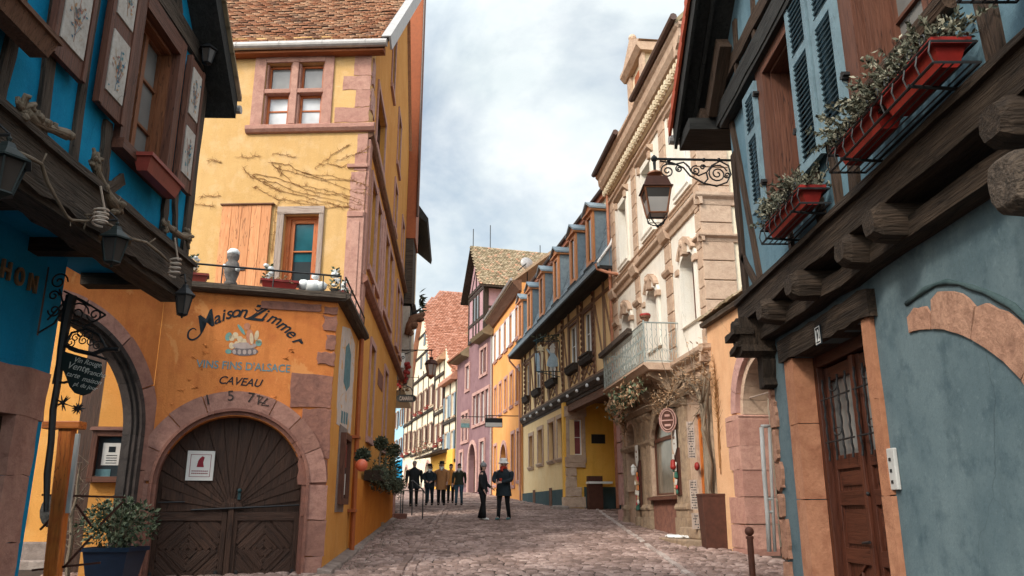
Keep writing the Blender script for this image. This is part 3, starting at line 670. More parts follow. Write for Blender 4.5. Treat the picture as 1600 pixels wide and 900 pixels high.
# roof: far slope with deep verge board
rf = MB(U); prof = lambda s, dz: 4.50+(.22-s)*.93+dz
rf.add([(s, n, prof(s, dz)) for s in (.22, -6.5) for n in (-7, .30) for dz in (-.24, 0)], [(0, 1, 3, 2), (4, 6, 7, 5), (0, 4, 5, 1), (2, 3, 7, 6), (0, 2, 6, 4), (1, 5, 7, 3)])
rf.link('roof', M['dark'], bh)
vt = MB(U)
for i in range(30): s = .24-i*.2; vt.add([(s, .25, prof(s, .0)), (s, .34, prof(s, .0)), (s-.24, .34, prof(s-.24, .03)), (s-.24, .25, prof(s-.24, .03)), (s, .25, prof(s, .05)), (s, .34, prof(s, .05)), (s-.24, .34, prof(s-.24, .05)), (s-.24, .25, prof(s-.24, .05))], [(0, 1, 2, 3), (4, 7, 6, 5), (0, 4, 5, 1), (1, 5, 6, 2)])
vt.link('verge_tiles', M['tileb'], bh)
eg = MB(U); eg.tube([(.28, -7, 4.40), (.28, .33, 4.40)], .05, 8); eg.link('gutter', M['zinc'], bh)
# ground floor
wall(bh, LO, [(-6, -1.4), (0, -1.4), (0, 2.4), (-6, 2.4)], [rect(-1.65, -1.5, -.47, .80)], M['bluelow'], .4)
en = MB(LO.off(0, 0)); en.F = LO; en.prism(rect(-6, -1.4, 0, 2.38), -5.5, -.45); en.link('rear_wall', M['bluelow'], bh)
ds = MB(LO)
for z0, z1, w in ((-1.4, -.8, .36), (-.8, -.25, .33), (-.25, .3, .36), (.3, .82, .34)): ds.stone(-.145-w-.02, z0+.004, -.145, z1, -.42, .05, .012)
ds.stone(-1.95, .79, -.08, 1.20, -.42, .055, .02, 6)
dr = ds.link('door_surround', M['sand'], bh, bevel=.012)
m = MB(LO); m.box(-1.65, -.3, -1.4, -.60, -.22, .74); m.box(-.60, -.25, -1.4, -.47, -.06, .78); m.box(-1.65, -.25, .66, -.60, -.05, .80); m.link('door', M['door'], bh)
for ch, s in (('H', -.99), ('O', -.79), ('N', -.585)): lt = MB(LO); text(lt, ch, s, 1.87, .22, .006, ext=.012, off=.004, wide=.12); lt.link('shop_letter', M['gold'], bh, label='raised gold capital letter '+ch+' fixed to the blue shop wall')
# gnarled vine wood fixed on the jetty
def gnarl(F, pts, rad, label, spread=0):
    m = MB(F); m.tube(pts, rad, 8)
    for i in range(7): c = pts[R.randrange(len(pts))]; m.ball((c[0]+R.gauss(0, .02), c[1]+R.uniform(0, .02), c[2]+R.gauss(0, .02)), rad[0]*R.uniform(.5, .85), (1.1, .9, .9), 8, .25)
    for e in (0, -1):
        for i in range(12 if (e == 0 or spread) else 4):
            c = pts[e]; rr = rad[e]; d = Vector((R.gauss(0, 1), abs(R.gauss(0, .6)), R.gauss(0, 1))).normalized()
            P = [c]; 
            for k in range(3): P.append((P[-1][0]+d.x*rr*.5+R.gauss(0, rr*.3), P[-1][1]+d.y*rr*.4, P[-1][2]+d.z*rr*.5+R.gauss(0, rr*.3)))
            m.tube(P, [rr*.6, rr*.5, rr*.42, rr*.3], 6)
    c = F.w(*pts[len(pts)//2]); return single('vine_stump', m, M['vine'], label, 'vine stump', c, smooth=True)
def upx(x, y, n=.1): a = U.px(x, y, n); return (a[0], n, a[1])
gnarl(U, [upx(34, 172), upx(52, 188), upx(68, 197), upx(85, 203), upx(104, 210)], [.055, .042, .035, .032, .045], 'pale gnarled vine stump lying level above the beam, nearest the left edge')
gnarl(U, [upx(147, 250), upx(152, 270), upx(163, 292), upx(170, 308), upx(178, 322)], [.045, .032, .03, .042, .06], 'upright gnarled vine stump between the blue wall panels above the middle lantern', 1)
gnarl(U, [upx(258, 352), upx(270, 360), upx(283, 369), upx(292, 368)], [.04, .03, .032, .05], 'small gnarled vine stump at the far corner of the blue house', 1)
v = MB(U)
for pl, rr in (([(22, 236), (45, 246), (66, 256), (74, 285), (88, 310), (104, 338), (112, 344), (135, 346), (150, 342)], .016), ([(150, 342), (175, 352), (205, 372), (228, 378), (250, 396), (262, 408)], .014), ([(66, 256), (72, 240)], .006), ([(110, 345), (111, 354)], .005), ([(135, 346), (130, 357)], .006), ([(140, 345), (133, 335), (143, 336)], .008), ([(232, 380), (243, 372)], .006)):
    P = [upx(x+R.uniform(-1, 1), y+R.uniform(-1, 1), .13+R.uniform(-.01, .01)) for x, y in pl]; v.tube(P, [rr*R.uniform(.8, 1.2)*(1-.03*i) for i in range(len(P))], 6)
single('dried_vine', v, M['vine'], 'long thin dried vine branch trailing along the dark jetty beam of the blue house', 'vine', U.w(-1.8, .1, 2.3), smooth=True)
for (x, y0, y1, yt, cy, lab) in ((157, 325, 352, 291, 4, 'curly metal spiral hanging beside the upright vine stump'), (273, 402, 432, 372, 4, 'curly metal spiral hanging at the far corner of the blue house')):
    c = upx(x, (y0+y1)/2, .2); t0 = upx(x, yt, .2); b0 = upx(x, y1, .2); tt = upx(x, y0, .2)
    m = MB(U); P = [t0]
    for i in range(cy*12+1):
        a = i/12*2*pi; P.append((c[0]+.055*cos(a), .2+.05*sin(a), tt[2]+(b0[2]-tt[2])*i/(cy*12)))
    m.tube(P, .0085, 5); single('spiral_ornament', m, M['spir'], lab, 'ornament', U.w(c[0], .2, b0[2]))
# lanterns of the blue house
def armto(F, c, s, z, n0=.04): a = F.w(s, n0, z); b = F.w(s, n0, z+.12); return [([a, (c[0], c[1], c[2]+.05), (c[0], c[1], c[2]-.01)], .011), ([b, ((b[0]*.5+c[0]*.5), (b[1]+c[1])/2, c[2]+.12), (c[0], c[1], c[2]+.05)], .008)]
for (x, y, n, h, r, sc_, lab) in ((14, 222, .2, .38, .135, 0, 'dark wall lantern on the blue house jetty at the left edge'), (183, 353, .2, .34, .115, 0, 'dark wall lantern in the middle of the jetty beam of the blue house')):
    s, z = U.px(x, y, n); c = U.w(s, n, z); lantern('wall_lantern', c, h, r, lab, 'lamp', 'lampd', 6, 'lanterns of the blue house', arm=armto(U, c, s-.05, z+.02))
s, z = U.px(290, 444, .16); c = (U.w(s, .16, z)); lantern('wall_lantern', c, .34, .095, 'black lantern hanging below the far corner of the blue house beside the terrace', 'iron', 'lampd', 6, 'lanterns of the blue house', arm=[([c, (c[0]-.02, c[1], c[2]+.1), U.w(-.15, -.1, z+.1)], .009)])
s, z = U.px(327, 66, .14); c = U.w(s, .14, z); lantern('wall_lantern', c, .28, .09, 'black lantern high at the corner post under the roof verge of the blue house', 'iron', 'lampd', 6, 'lanterns of the blue house', arm=[([c, (c[0]-.08, c[1]-.05, c[2]+.06), U.w(-.1, .04, z+.05)], .012)])
flowerbox('window_box', U, -1.58, -.86, 2.84, .15, .08, .17, 'redpd', 'frost', 'empty red window box under the near window of the blue house', density=1, pl=.06)
flowerbox('window_box', U, -4.4, -3.18, 2.90, .15, .08, .20, 'timbr', 'dryl', 'rusty brown window box with dry stems at the upper left edge', density=8, pl=.12)
# stepped entrance brackets, hanging signs of the passage
def ironscroll(m, F, s, z, L_, H_, n=0, r=.009):
    m.tube([(s, n, z), (s+L_, n, z)], r*1.3, 6)
    for c, a, b, t in (((s+L_*.17, z-H_*.30), .12, .02, 1.6), ((s+L_*.42, z-H_*.17), .09, .015, 1.4), ((s+L_*.63, z-H_*.14), .07, .012, 1.3), ((s+L_*.85, z-H_*.10), .05, .01, 1.2)): m.tube(spiral(c, a*L_*1.0, b*L_, pi/2, t, n=n), r*.7, 5)
    m.tube([(s, n, z-H_), (s+L_*.2, n, z-H_*.85), (s+L_*.5, n, z-H_*.4), (s+L_*.75, n, z-H_*.12), (s+L_, n, z)], r, 6)
hs = thing('hanging_chalkboard', (-5.1, 8.4, .2), 'black chalkboard with white handwriting on a wrought iron hanger before the passage arch', 'sign')
BS = Fr(-4.22, 7.0, 90)     # plane facing the street, hangs off the corner: s to the right
def bpx(x, y, n=0): a = BS.px(x, y, n); return a
m = MB(BS); a0 = bpx(73, 420); a1 = bpx(58, 524)
m.box(a0[0]-.012, -.02, a1[1], a0[0]+.012, .02, a0[1]+.02)
for (x0, y0), r0, st, tr in (((92, 440), .085, 0, 1.5), (((85, 485)), .06, pi, 1.4), ((120, 490), .11, 0, 1.7), ((148, 492), .07, pi, 1.5), ((84, 462), .05, 0, 1.3), ((108, 470), .05, pi, 1.3)):
    c = bpx(x0, y0); m.tube(spiral(c, r0, .012, st, tr), .008, 5)
for pl in (((60, 520), (85, 505), (100, 480), (93, 452)), ((100, 455), (130, 470), (165, 492)), ((74, 500), (110, 462), (140, 478)), ((100, 500), (130, 512), (165, 492))):
    m.tube([(bpx(x, y)[0], 0, bpx(x, y)[1]) for x, y in pl], .009, 5)
hp = bpx(128, 514)
def bp3(x, y, n=0): a = bpx(x, y, n); return (a[0], n, a[1])
for pl, r in ((((102, 540), (112, 520), (135, 514), (155, 523), (167, 545)), .011), (((102, 540), (122, 548), (145, 553), (165, 546), (186, 546)), .02), (((108, 545), (118, 549), (150, 556), (168, 562)), .012), (((150, 512), (128, 505), (130, 514)), .006)): m.tube([bp3(*p) for p in pl], r, 6)
for x, y in ((118, 528), (130, 532), (143, 534), (152, 540), (110, 535), (138, 524), (126, 522)): m.tube(spiral(bpx(x, y), .045, .008, R.uniform(0, 6), 1.4), .0055, 5)
m.tube([bp3(*p) for p in ((88, 597), (100, 598), (118, 593))], .012, 6); m.tube([bp3(*p) for p in ((84, 600), (90, 570), (98, 545), (102, 538))], .016, 6)
m.tube([bp3(*p) for p in ((112, 462), (104, 500), (96, 545), (90, 600), (83, 640), (80, 690), (74, 740), (72, 800))], [.05, .045, .035, .03, .03, .028, .03, .02], 8)
m.link('hanger', M['iron'], hs)
m = MB(BS); P = [(97, 548), (158, 566), (158, 590), (154, 598), (150, 604), (146, 607), (140, 614), (128, 618), (116, 614), (108, 604), (103, 590), (99, 580), (95, 576), (96, 560)]
m.prism([bpx(x, y, .02) for x, y in P], .0, .02); bd = m.link('board', M['slateb'], hs, bevel=.004)
m = MB(BS)
def bt(txt, x, y, size, rot=-.22): a = bpx(x, y, .02); text(m, txt, a[0], a[1], size, .021, rot, .25, ext=.001)
bt('Vin Rouge', 116, 565, .062); bt('Vente', 106, 575, .085); bt('Tranche', 131, 583, .062); bt('tarte', 104, 587, .062); bt('maison', 128, 595, .062); bt('pl. du jour', 114, 602, .052)
m.link('lettering', M['chalk'], bd)
m = MB(BS); c = bpx(122, 638)
for i in range(12): a = i*pi/6; m.tube([(c[0], 0, c[1]), (c[0]+.055*cos(a), R.uniform(-.02, .02), c[1]+.055*sin(a))], [.012, .003], 5)
for i in range(10): a = R.uniform(0, 6.28); e_ = bpx(98, 630); m.tube([(e_[0], 0, e_[1]), (e_[0]+.07*cos(a), R.uniform(-.03, .03), e_[1]+.07*sin(a))], [.01, .003], 5)
m.tube([(c[0], 0, c[1]), (c[0], 0, c[1]+.12)], .004, 4); m.tube([bp3(80, 640), bp3(98, 630), bp3(110, 634), bp3(122, 638)], .004, 4)
m.link('star_pendant', M['iron'], hs)
# ================================================================== NEAR RIGHT: the grey-blue timber-framed house
gh = thing('grey_blue_house', (2.45, 6.2, gz(6.2)), 'grey blue half timbered house with brown panelled street door at the right edge', 'house')
dO = (-2.02, -1.2, -.58, 1.28)     # door opening s0,z0,s1,z1
wall(gh, RL, [(-7, -1.5), (.12, -1.5), (.02, 1.62), (-7, 1.62)], [rect(dO[0], -1.49, dO[2], dO[3])], M['grey'], .55)
m = MB(RL); m.prism(rect(-7, -1.5, 0, 1.6), -6, -.6); m.link('rear_wall', M['grey'], gh)
# quoins showing at the ragged far edge
m = MB(RL)
for z0, z1, w in ((-1.15, -.72, .30), (-.70, -.42, .16), (-.40, -.08, .20), (-.04, .16, .12), (.2, .42, .17), (.46, .72, .11), (.76, 1.0, .15), (1.02, 1.2, .08), (1.24, 1.4, .12)): m.stone(.14-w, z0, .14, z1, -.3, .03, .022, 5)
m.link('corner_stones', M['rubble'], gh, bevel=.02)
m = MB(RL); m.box(-.1, -.3, -1.3, .17, .09, -.80, j=.02); m.box(-.62, -.3, -1.3, -.38, .06, -1.02, j=.01); m.link('corner_plinth', M['sandl'], gh, bevel=.02)
# door surround
m = MB(RL)
for z0, z1 in ((-1.2, -.6), (-.6, .1), (.1, .72), (.72, 1.28)):
    m.stone(dO[2]-.022, z0+.002, dO[2]+.19, z1, -.42, .035, .005, 3); m.stone(dO[0]-.12, z0+.002, dO[0]+.015, z1, -.42, .035, .006, 3)
m.link('door_surround', M['ochst'], gh, bevel=.014)
m = MB(RL); m.bar((.32-.56-.08, 1.375), (-2.20, 1.37), .19, -.45, .06, j=.012, k=14); m.link('lintel', M['timber'], gh)
# the door
dn = -.19; d0, d1 = dO[0]+.03, dO[2]-.03; dz0, dz1 = -1.05, 1.24; mid = (d0+d1)/2
m = MB(RL); m.box(d0-.03, dn-.06, dz0-.2, d0+.06, dn+.05, dz1+.04); m.box(d1-.06, dn-.06, dz0-.2, d1+.03, dn+.05, dz1+.04); m.box(d0+.06, dn-.06, dz1-.06, d1-.06, dn+.05, dz1+.04)
dd = m.link('door', M['rdoor'], gh, bevel=.006)
for a, b in ((d0+.06, mid-.005), (mid+.005, d1-.06)):
    m = MB(RL); t = .09; w0, w1 = a+t, b-t
    m.box(a, dn-.05, dz0, w0, dn+.0, dz1-.07); m.box(w1, dn-.05, dz0, b, dn+.0, dz1-.07)
    for z in (dz0, -.38, .05, .33, dz1-.19): m.box(w0, dn-.05, z, w1, dn+.0, z+.11)
    m.box(w0, dn-.045, dz0+.1, w1, dn-.03, .36)
    m.box(w0+.03, dn-.03, .2, w1-.03, dn-.014, .31)
    m.box(w0+.03, dn-.03, -.24, w1-.03, dn-.014, .02)
    # chevron mouldings in the lower panel
    for i in range(4):
        zz = -.95+i*.14; m.bar((w0+.01, zz+.22), (w1-.01, zz-.03), .022, dn-.03, dn-.008)
    m.bar((w0+.02, dz0+.14), ((w0+w1)/2, -.42), .02, dn-.03, dn-.008)
    lf = m.link('door_leaf', M['rdoor'], dd, bevel=.004)
    m = MB(RL); m.box(w0, dn-.045, .44, w1, dn-.035, dz1-.19); m.link('pane', M['glassm'], dd)
    m = MB(RL)
    for k in range(4): x = w0-.01+(w1-w0+.02)*k/3; m.tube([(x+.004*sin(i*1.9), dn+.045+.004*cos(i*1.9), .40+i*.035) for i in range(20)], .009, 5)
    for z in (.55, .90): m.tube([(a+.03, dn+.045, z), (b-.03, dn+.045, z)], .008, 5)
    for z in (.62, .97): m.tube([((w0+w1)/2+.07*cos(i*pi/6), dn+.05, z+.03*sin(i*pi/6)) for i in range(12)], .005, 4, closed=True)
    m.link('grille', M['iron'], dd)
m = MB(RL); m.tube([(mid+.06, dn+.0, -.22), (mid+.06, dn+.06, -.22), (mid-.06, dn+.06, -.21)], .011, 6); m.ball((mid-.03, dn+.02, .13), .015); m.link('handle', M['iron'], dd)
m = MB(RL); m.box(mid-.03, dn, dz0, mid+.03, dn+.03, dz1-.07); m.link('cover_strip', M['rdoor'], dd, bevel=.005)
m = MB(RL); m.box(dO[0], -.5, -1.4, dO[2], .12, -1.08); m.link('door_step', M['sandd'], gh, bevel=.02)
# number, intercom
m = MB(RL); s, z = RL.px(1280, 524, .06); m.box(s-.055, .062, z-.075, s+.055, .072, z+.075); pl = single('house_number_plate', m, M['black'], 'small dark enamel house number 12 on the door lintel', 'house number', RL.w(s, .065, z))
m = MB(RL); m.box(s-.047, .072, z-.067, s+.047, .074, z-.061); m.box(s-.047, .072, z+.061, s+.047, .074, z+.067); m.box(s-.047, .072, z-.061, s-.041, .074, z+.061); m.box(s+.041, .072, z-.061, s+.047, .074, z+.061)
text(m, '12', s+.034, z-.045, .125, .072, wide=.066, ext=.001, flip=-1, off=.003); m.link('numerals', M['whitep'], pl)
ic = thing('intercom', RL.w(-2.3, 0, .2), 'white door intercom panel with push buttons right of the brown door', 'intercom')
s, z = RL.px(1382, 734, .03); s -= .09; m = MB(RL); m.box(s-.055, 0.001, z-.13, s+.055, .028, z+.13); m.link('casing', M['greyp'], ic, bevel=.006)
m = MB(RL)
for k in range(3): m.lathe([(.012, 0), (.012, .006)], (0, 0, 0), 8) if 0 else m.box(s-.012, .027, z-.09+k*.07, s+.012, .033, z-.07+k*.07)
m.link('button', M['iron'], ic)
# blind arch of bare stone
m = MB(RL)
for i in range(5):
    a0_, a1_ = 98+i*24, 98+(i+1)*24-.8; m.arch(-2.55, -.35, 1.45, 1.80, -.1, .02, a0_, a1_, 1, 6, .004, .035) if 0 else None
def larch(m, cs, cz, r0, r1, a_list, n1, j=.03):
    for a, b in a_list:
        P = []
        for t in range(7): an = radians(a+(b-a)*t/6); P.append((cs-(r0+R.uniform(-.3, .3)*j)*cos(an), cz+(r0+R.uniform(-.3, .3)*j)*sin(an)))
        for t in range(7): an = radians(b+(a-b)*t/6); k = 1-.5*abs(t/3-1)**3*.06; P.append((cs-(r1*k+R.uniform(-1, 1)*j)*cos(an), cz+(r1*k+R.uniform(-1, 1)*j)*sin(an)))
        m.prism(P, -.1, n1+R.uniform(-.004, .004))
larch(m, -2.55, -.41, 1.47, 1.61, [(78, 88)], .014, .012); larch(m, -2.55, -.41, 1.47, 1.70, [(62, 77.4), (44, 61.4)], .02, .014); larch(m, -2.55, -.41, 1.47, 1.78, [(26, 43.4), (8, 25.4), (-12, 7.4)], .024, .016)
m.link('blind_arch', M['rubble'], gh, bevel=.018)
# the plaster lip that stops round the stones
m = MB(RL); P = []
for i in range(26): an = radians(88-i*4); r = (1.64+i*.03 if i < 4 else 1.74 if i < 11 else 1.82)+R.uniform(-.008, .014); P.append((-2.55-r*cos(an), .004, -.41+r*sin(an)))
m.tube(P, [.017+R.uniform(-.006, .006) for _ in P], 6); m.link('plaster_lip', M['plinth'], gh, smooth=True)
# joists and jetty beam
m = MB(RU); m.bar((-7, 1.60), (.02, 1.60), .12, -.35, -.06, j=.012, k=20); m.link('wall_plate', M['timber'], gh)
for i, x in enumerate((-.10, -.86, -1.66, -2.50, -3.02, -4.3)):
    w = .11; e_ = .10+R.uniform(-.03, .04); zc = 1.66; m = MB(RU)
    vs = []; ring = [(-.8, 1, 1), (e_-.12, 1, 1), (e_-.03, .93, .93), (e_+.02, .72, .66)]
    k = 10
    for n, a, b in ring:
        for t in range(k): an = 2*pi*t/k+.3; rr = 1/max(abs(cos(an)), abs(sin(an)))**.75; vs.append((x+w*a*rr*cos(an)+R.uniform(-.006, .006), n, zc+.11*b*rr*sin(an)+R.uniform(-.006, .006)))
    m.add(vs, [(r*k+t, r*k+(t+1) % k, (r+1)*k+(t+1) % k, (r+1)*k+t) for r in range(3) for t in range(k)]+[tuple(range(3*k, 4*k))], [(n, s, z) for s, n, z in vs])
    m.link('joist', M['timber'], gh)
m = MB(RU); m.bar((-7, 1.86), (.06, 1.86), .22, -.3, .05, j=.02, k=26); m.bar((-7, 1.955), (.05, 1.955), .045, -.1, .085, j=.009, k=22); m.link('jetty_beam', M['timber'], gh)
# corner bracket carved ends
m = MB(RU); m.stone(-.22, 1.42, .05, 1.76, -.3, .12, .02, 4); m.bar((-.20, 1.50), (.06, 1.46), .05, .0, .16, j=.008, k=4); m.bar((-.24, 1.62), (.08, 1.60), .05, .0, .19, j=.008, k=4); m.stone(-.16, 1.12, .0, 1.45, -.25, -.08, .02, 4); m.link('corner_bracket', M['timber'], gh)
bl = MB(RU); s, z = RU.px(1562, 285, .34); k = 14; vs = []
for n, rr_ in ((-.6, .115), (.2, .12), (.30, .112), (.335, .09)):
    for t in range(k): an = 2*pi*t/k+.4; rr = rr_/max(abs(cos(an)), abs(sin(an)))**.6*(1+R.uniform(-.03, .03)); vs.append((s+rr*cos(an), n, z+rr*sin(an)*1.08))
bl.add(vs, [(r*k+t, r*k+(t+1) % k, (r+1)*k+(t+1) % k, (r+1)*k+t) for r in range(3) for t in range(k)]+[tuple(range(3*k, 4*k))], [(n*2, s_, z_) for s_, n, z_ in vs]); bl.link('beam_end', M['timberl'], gh, bevel=.01)
# upper wall, windows, timbers
A1 = (-1.94, 2.50, -1.10, 3.80); A2 = (-3.95, 2.52, -2.86, 3.90)
wall(gh, RU, [(-7, 1.95), (.0, 1.95), (.0, 3.9), (-7, 3.9)], [rect(*A1), rect(*A2)], M['greylt'], .3)
def graywin(w):
    s0, z0, s1, z1 = w; o = window(gh, RU, s0+.06, z0+.05, s1-.16, z1-.08, dep=.22, cols=2, rows=3, wm='brown', gm='glassm', sur=0)
    c = MB(RU); c.box(s0-.02, -.27, z0, s0+.07, .04, z1+.06); c.box(s1-.14, -.27, z0, s1+.05, .05, z1+.06); c.box(s0+.07, -.27, z1-.08, s1-.14, .05, z1+.06); c.link('casing', M['brown'], o)
    c = MB(RU); c.sweep([(-.27, z0-.03), (.03, z0-.07), (.06, z0-.06), (.08, z0-.02), (.085, z0+.02), (.02, z0+.05), (-.27, z0+.04)], s0-.05, s1-.02); c.link('sill', M['timb2'], o)
    c = MB(RU); c.box(s0+.02, -.3, z0+.05, s0+.05, -.16, z1-.1); return o
graywin(A1); graywin(A2)
tb = MB(RU); kb = lambda a, b, w, **k: tb.bar(RU.px(*a), RU.px(*b), w, -.04, .03, j=.010, k=8)
kb((1148, 240), (1172, 500), .13); kb((1163, 400), (1196, 470), .07)
tb.bar((-.10, 3.9), (-.62, 1.95), .09, -.04, .028, j=.008, k=8)
tb.bar((-1.45, 1.95), (-1.40, 2.6), .075, -.04, .03, j=.008, k=6); tb.bar((-2.10, 1.95), (-2.02, 2.60), .11, -.04, .03, j=.008, k=6); tb.bar((-2.42, 1.95), (-2.36, 2.7), .09, -.04, .03, j=.008, k=6); tb.bar((-2.66, 1.95), (-2.74, 2.7), .12, -.04, .03, j=.008, k=6)
tb.bar((-4.25, 1.95), (-4.12, 3.9), .12, -.04, .03, j=.008, k=6); tb.link('timber_frame', M['timb2'], gh)
# second jetty beam and gable panels above
m = MB(RU); m.bar((-7, 3.97), (.1, 3.97), .20, -.3, .11, j=.010, k=20); m.box(-7, .0, 3.82, .0, .10, 3.87); m.link('upper_beam', M['dark'], gh)
gl = lambda s: 4.52-.72*s
wall(gh, RU, [(-7, 4.07), (.1, 4.07), (.1, gl(.1)-.1), (-7, gl(-7)-.1)], [], M['greylt'], .3, n=.04)
m = MB(RU); p_, q_ = RU.px(1110, 160, .08), RU.px(1192, 0, .08); m.bar(p_, (q_[0]+(q_[0]-p_[0])*1.2, q_[1]+(q_[1]-p_[1])*1.2), .15, .0, .08, j=.012, k=14)
for s in (-.55, -1.15, -1.75, -2.4): m.bar((s, 4.05), (s-.08, 4.42+.45*(-s)), .07, .0, .07, j=.008, k=5)
m.link('gable_timber', M['timb2'], gh)
# roof far slope: boards under the verge, red verge tiles, gutter end
rn = .45; m = MB(RU); top = lambda s: 4.17+.72*(.60-s)
m.add([(s, n, top(s)+dz) for s in (.62, -7) for n in (-7, rn) for dz in (-.14, 0)], [(0, 1, 3, 2), (4, 6, 7, 5), (0, 4, 5, 1), (2, 3, 7, 6), (0, 2, 6, 4), (1, 5, 7, 3)]); m.link('roof', M['dark'], gh)
m = MB(RU)
for n0, n1, d0_, d1_ in ((rn-.03, rn+.0, -.3, -.14), (.24, .28, -.22, -.14)):
    m.add([(s, n, top(s)+dz) for s in (.60, -7) for n in (n0, n1) for dz in (d0_, d1_)], [(0, 1, 3, 2), (4, 6, 7, 5), (0, 4, 5, 1), (2, 3, 7, 6), (0, 2, 6, 4), (1, 5, 7, 3)])
m.box(.1, -.2, 3.86, .62, rn-.06, 3.99); m.link('verge_board', M['dark'], gh)
m = MB(RU); m.box(.12, .02, 3.90, .46, .26, 4.12, j=.01); m.bar((.1, 4.05), (-.5, 4.5), .2, .08, .2); m.link('bracket_box', M['timb2'], gh)
m = MB(RU)
for i in range(24):
    s = .64-i*.22; vs = [(s, rn-.06, top(s)+.0), (s, rn+.05, top(s)+.0), (s-.25, rn+.04, top(s-.25)), (s-.25, rn-.06, top(s-.25))]; vs += [(a, b, c_+(.06 if i_ < 2 else .045)) for i_, (a, b, c_) in enumerate(vs)]
    vs += [(s, rn+.05, top(s)-.10), (s-.25, rn+.04, top(s-.25)-.09), (s, rn+.02, top(s)-.10), (s-.25, rn+.015, top(s-.25)-.09)]
    m.add(vs, [(4, 5, 6, 7), (0, 1, 5, 4), (5, 8, 9, 6), (8, 10, 11, 9)])
m.link('verge_tiles', M['redt'], gh)
m = MB(RU); m.tube([(.68, -7, 4.02), (.68, rn+.04, 4.02)], .055, 10); m.link('gutter', M['zinc'], gh)
# louvred shutters
shs = []
s0, _ = RU.px(1178, 180); s1, _ = RU.px(1200, 150); shutter(gh, RU, -.72, 2.58, -1.08, 3.74, .045)
shutter(gh, RU, -1.96, 2.42, -2.37, 3.9, .05); shutter(gh, RU, -2.42, 2.46, -2.82, 3.9, .05); shutter(gh, RU, -4.0, 2.6, -4.42, 3.9, .05)
m = MB(RU)
for s, z in ((-1.09, 3.6), (-1.09, 2.75), (-2.84, 2.75), (-2.84, 3.5), (-1.94, 2.8)): m.box(s-.035, .04, z-.01, s+.035, .092, z+.01); m.box(s-.012, .05, z-.025, s+.012, .095, z+.025)
m.link('shutter_hinge', M['iron'], gh)
# flower boxes in iron cages
def px_s(x, y, n): return RU.px(x, y, n)[0]
a, za = RU.px(1212, 366, .30); b, zb = RU.px(1290, 292, .30)
flowerbox('caged_window_box', RU, -1.50, -2.32, 2.07, .125, .07, .16, 'redp', 'frost', 'caged red window box with frosted fir sprigs under the farther grey blue house window', 'window box', 'caged red window boxes', True, 150, .24)
flowerbox('caged_window_box', RU, -2.96, -4.16, 2.04, .13, .08, .17, 'redp', 'frost', 'long double red window box in an iron cage under the nearest shuttered window', 'window box', 'caged red window boxes', True, 150, .26)
flowerbox('caged_window_box', RU, -4.55, -5.4, 2.13, .17, .10, .2, 'redpd', 'frost', 'red window box cut off by the top right corner', 'window box', 'caged red window boxes', True, 20, .2)
# street lantern on scrolled bracket
ln = thing('street_lantern', (2.25, 7.55, 3.2), 'large copper framed lantern on a scrolled iron bracket from the grey blue house corner', 'street lamp')
LB = Fr(2.27, 7.60, 90)      # s to the right; bracket runs to -s
def lp(x, y): a = LB.px(x, 250+(y-284)*.87); return (a[0], 0, a[1])
m = MB(LB); e0, e1 = lp(1144, 285), lp(1022, 282)
m.tube([(e0[0]+.1, 0, e0[2]), e1], .014, 8); m.ball(e1, .035); m.ball((e1[0], 0, e1[2]+.03), .015)
for x in (1045, 1100, 1123): p = lp(x, 284); m.ball(p, .022)
for (x, y), r0, r1, a_, t_ in (((1043, 304), .075, .012, pi*.5, 1.7), ((1061, 300), .035, .008, pi*.7, 1.4), ((1087, 303), .055, .01, pi*.4, 1.6), ((1098, 297), .03, .007, 0, 1.3), ((1121, 309), .105, .012, pi*.1, 2.2), ((1136, 311), .035, .008, pi, 1.4)):
    c = lp(x, y); m.tube(spiral((c[0], c[2]), r0, r1, a_, t_, k=30), [.008]*31, 6)
for pl_ in (((1031, 286), (1050, 289), (1068, 298), (1078, 312), (1100, 326), (1120, 331), (1136, 324), (1142, 310)), ((1040, 291), (1055, 292), (1068, 288), (1076, 296), (1080, 305)), ((1080, 305), (1092, 312), (1104, 306), (1112, 294), (1125, 286), (1138, 294), (1142, 310)), ((1100, 326), (1106, 318), (1104, 308))): m.tube([lp(*p) for p in pl_], .009, 6)
m.tube([e1, (e1[0], 0, e1[2]-.06), (e1[0], 0, e1[2]-.16)], [.02, .016, .012], 8); m.box(e0[0]+.02, -.03, e0[2]-.32, e0[0]+.05, .03, e0[2]+.1)
m.link('bracket', M['iron'], ln)
cx, cy_, cz = LB.w(e1[0], 0, e1[2]); Lc = lambda dz: (cx, cy_, cz+dz); q4 = pi/4
m = MB(); m.lathe([(.02, -.13), (.075, -.16), (.08, -.175), (.03, -.20), (.045, -.22)], Lc(0), 14); m.link('collar', M['copper'], ln)
m = MB(); m.lathe([(.10, -.225), (.135, -.23), (.145, -.235), (.19, -.335), (.215, -.345), (.215, -.355), (.17, -.355)], Lc(0), 4, rot=q4); m.link('cap', M['rust'], ln)
m = MB(); rt, rb, zt, zb = .185, .125, -.36, -.62
for k in range(4): a = q4+k*pi/2; m.tube([(cx+rt*cos(a), cy_+rt*sin(a), cz+zt), (cx+rb*cos(a), cy_+rb*sin(a), cz+zb)], .010, 4)
for r_, z_ in ((rt, zt), (rb, zb)): m.tube([(cx+r_*cos(q4+k*pi/2), cy_+r_*sin(q4+k*pi/2), cz+z_) for k in range(4)], .010, 4, closed=True)
m.link('frame', M['copper'], ln)
m = MB(); m.lathe([(rt*.96, zt), (rt*.80, -.46)], Lc(0), 4, rot=q4); m.link('upper_pane', M['lampd'], ln)
m = MB(); m.lathe([(rt*.80, -.46), (rb*.96, zb)], Lc(0), 4, rot=q4); m.link('lower_pane', M['lampg'], ln)
m = MB()
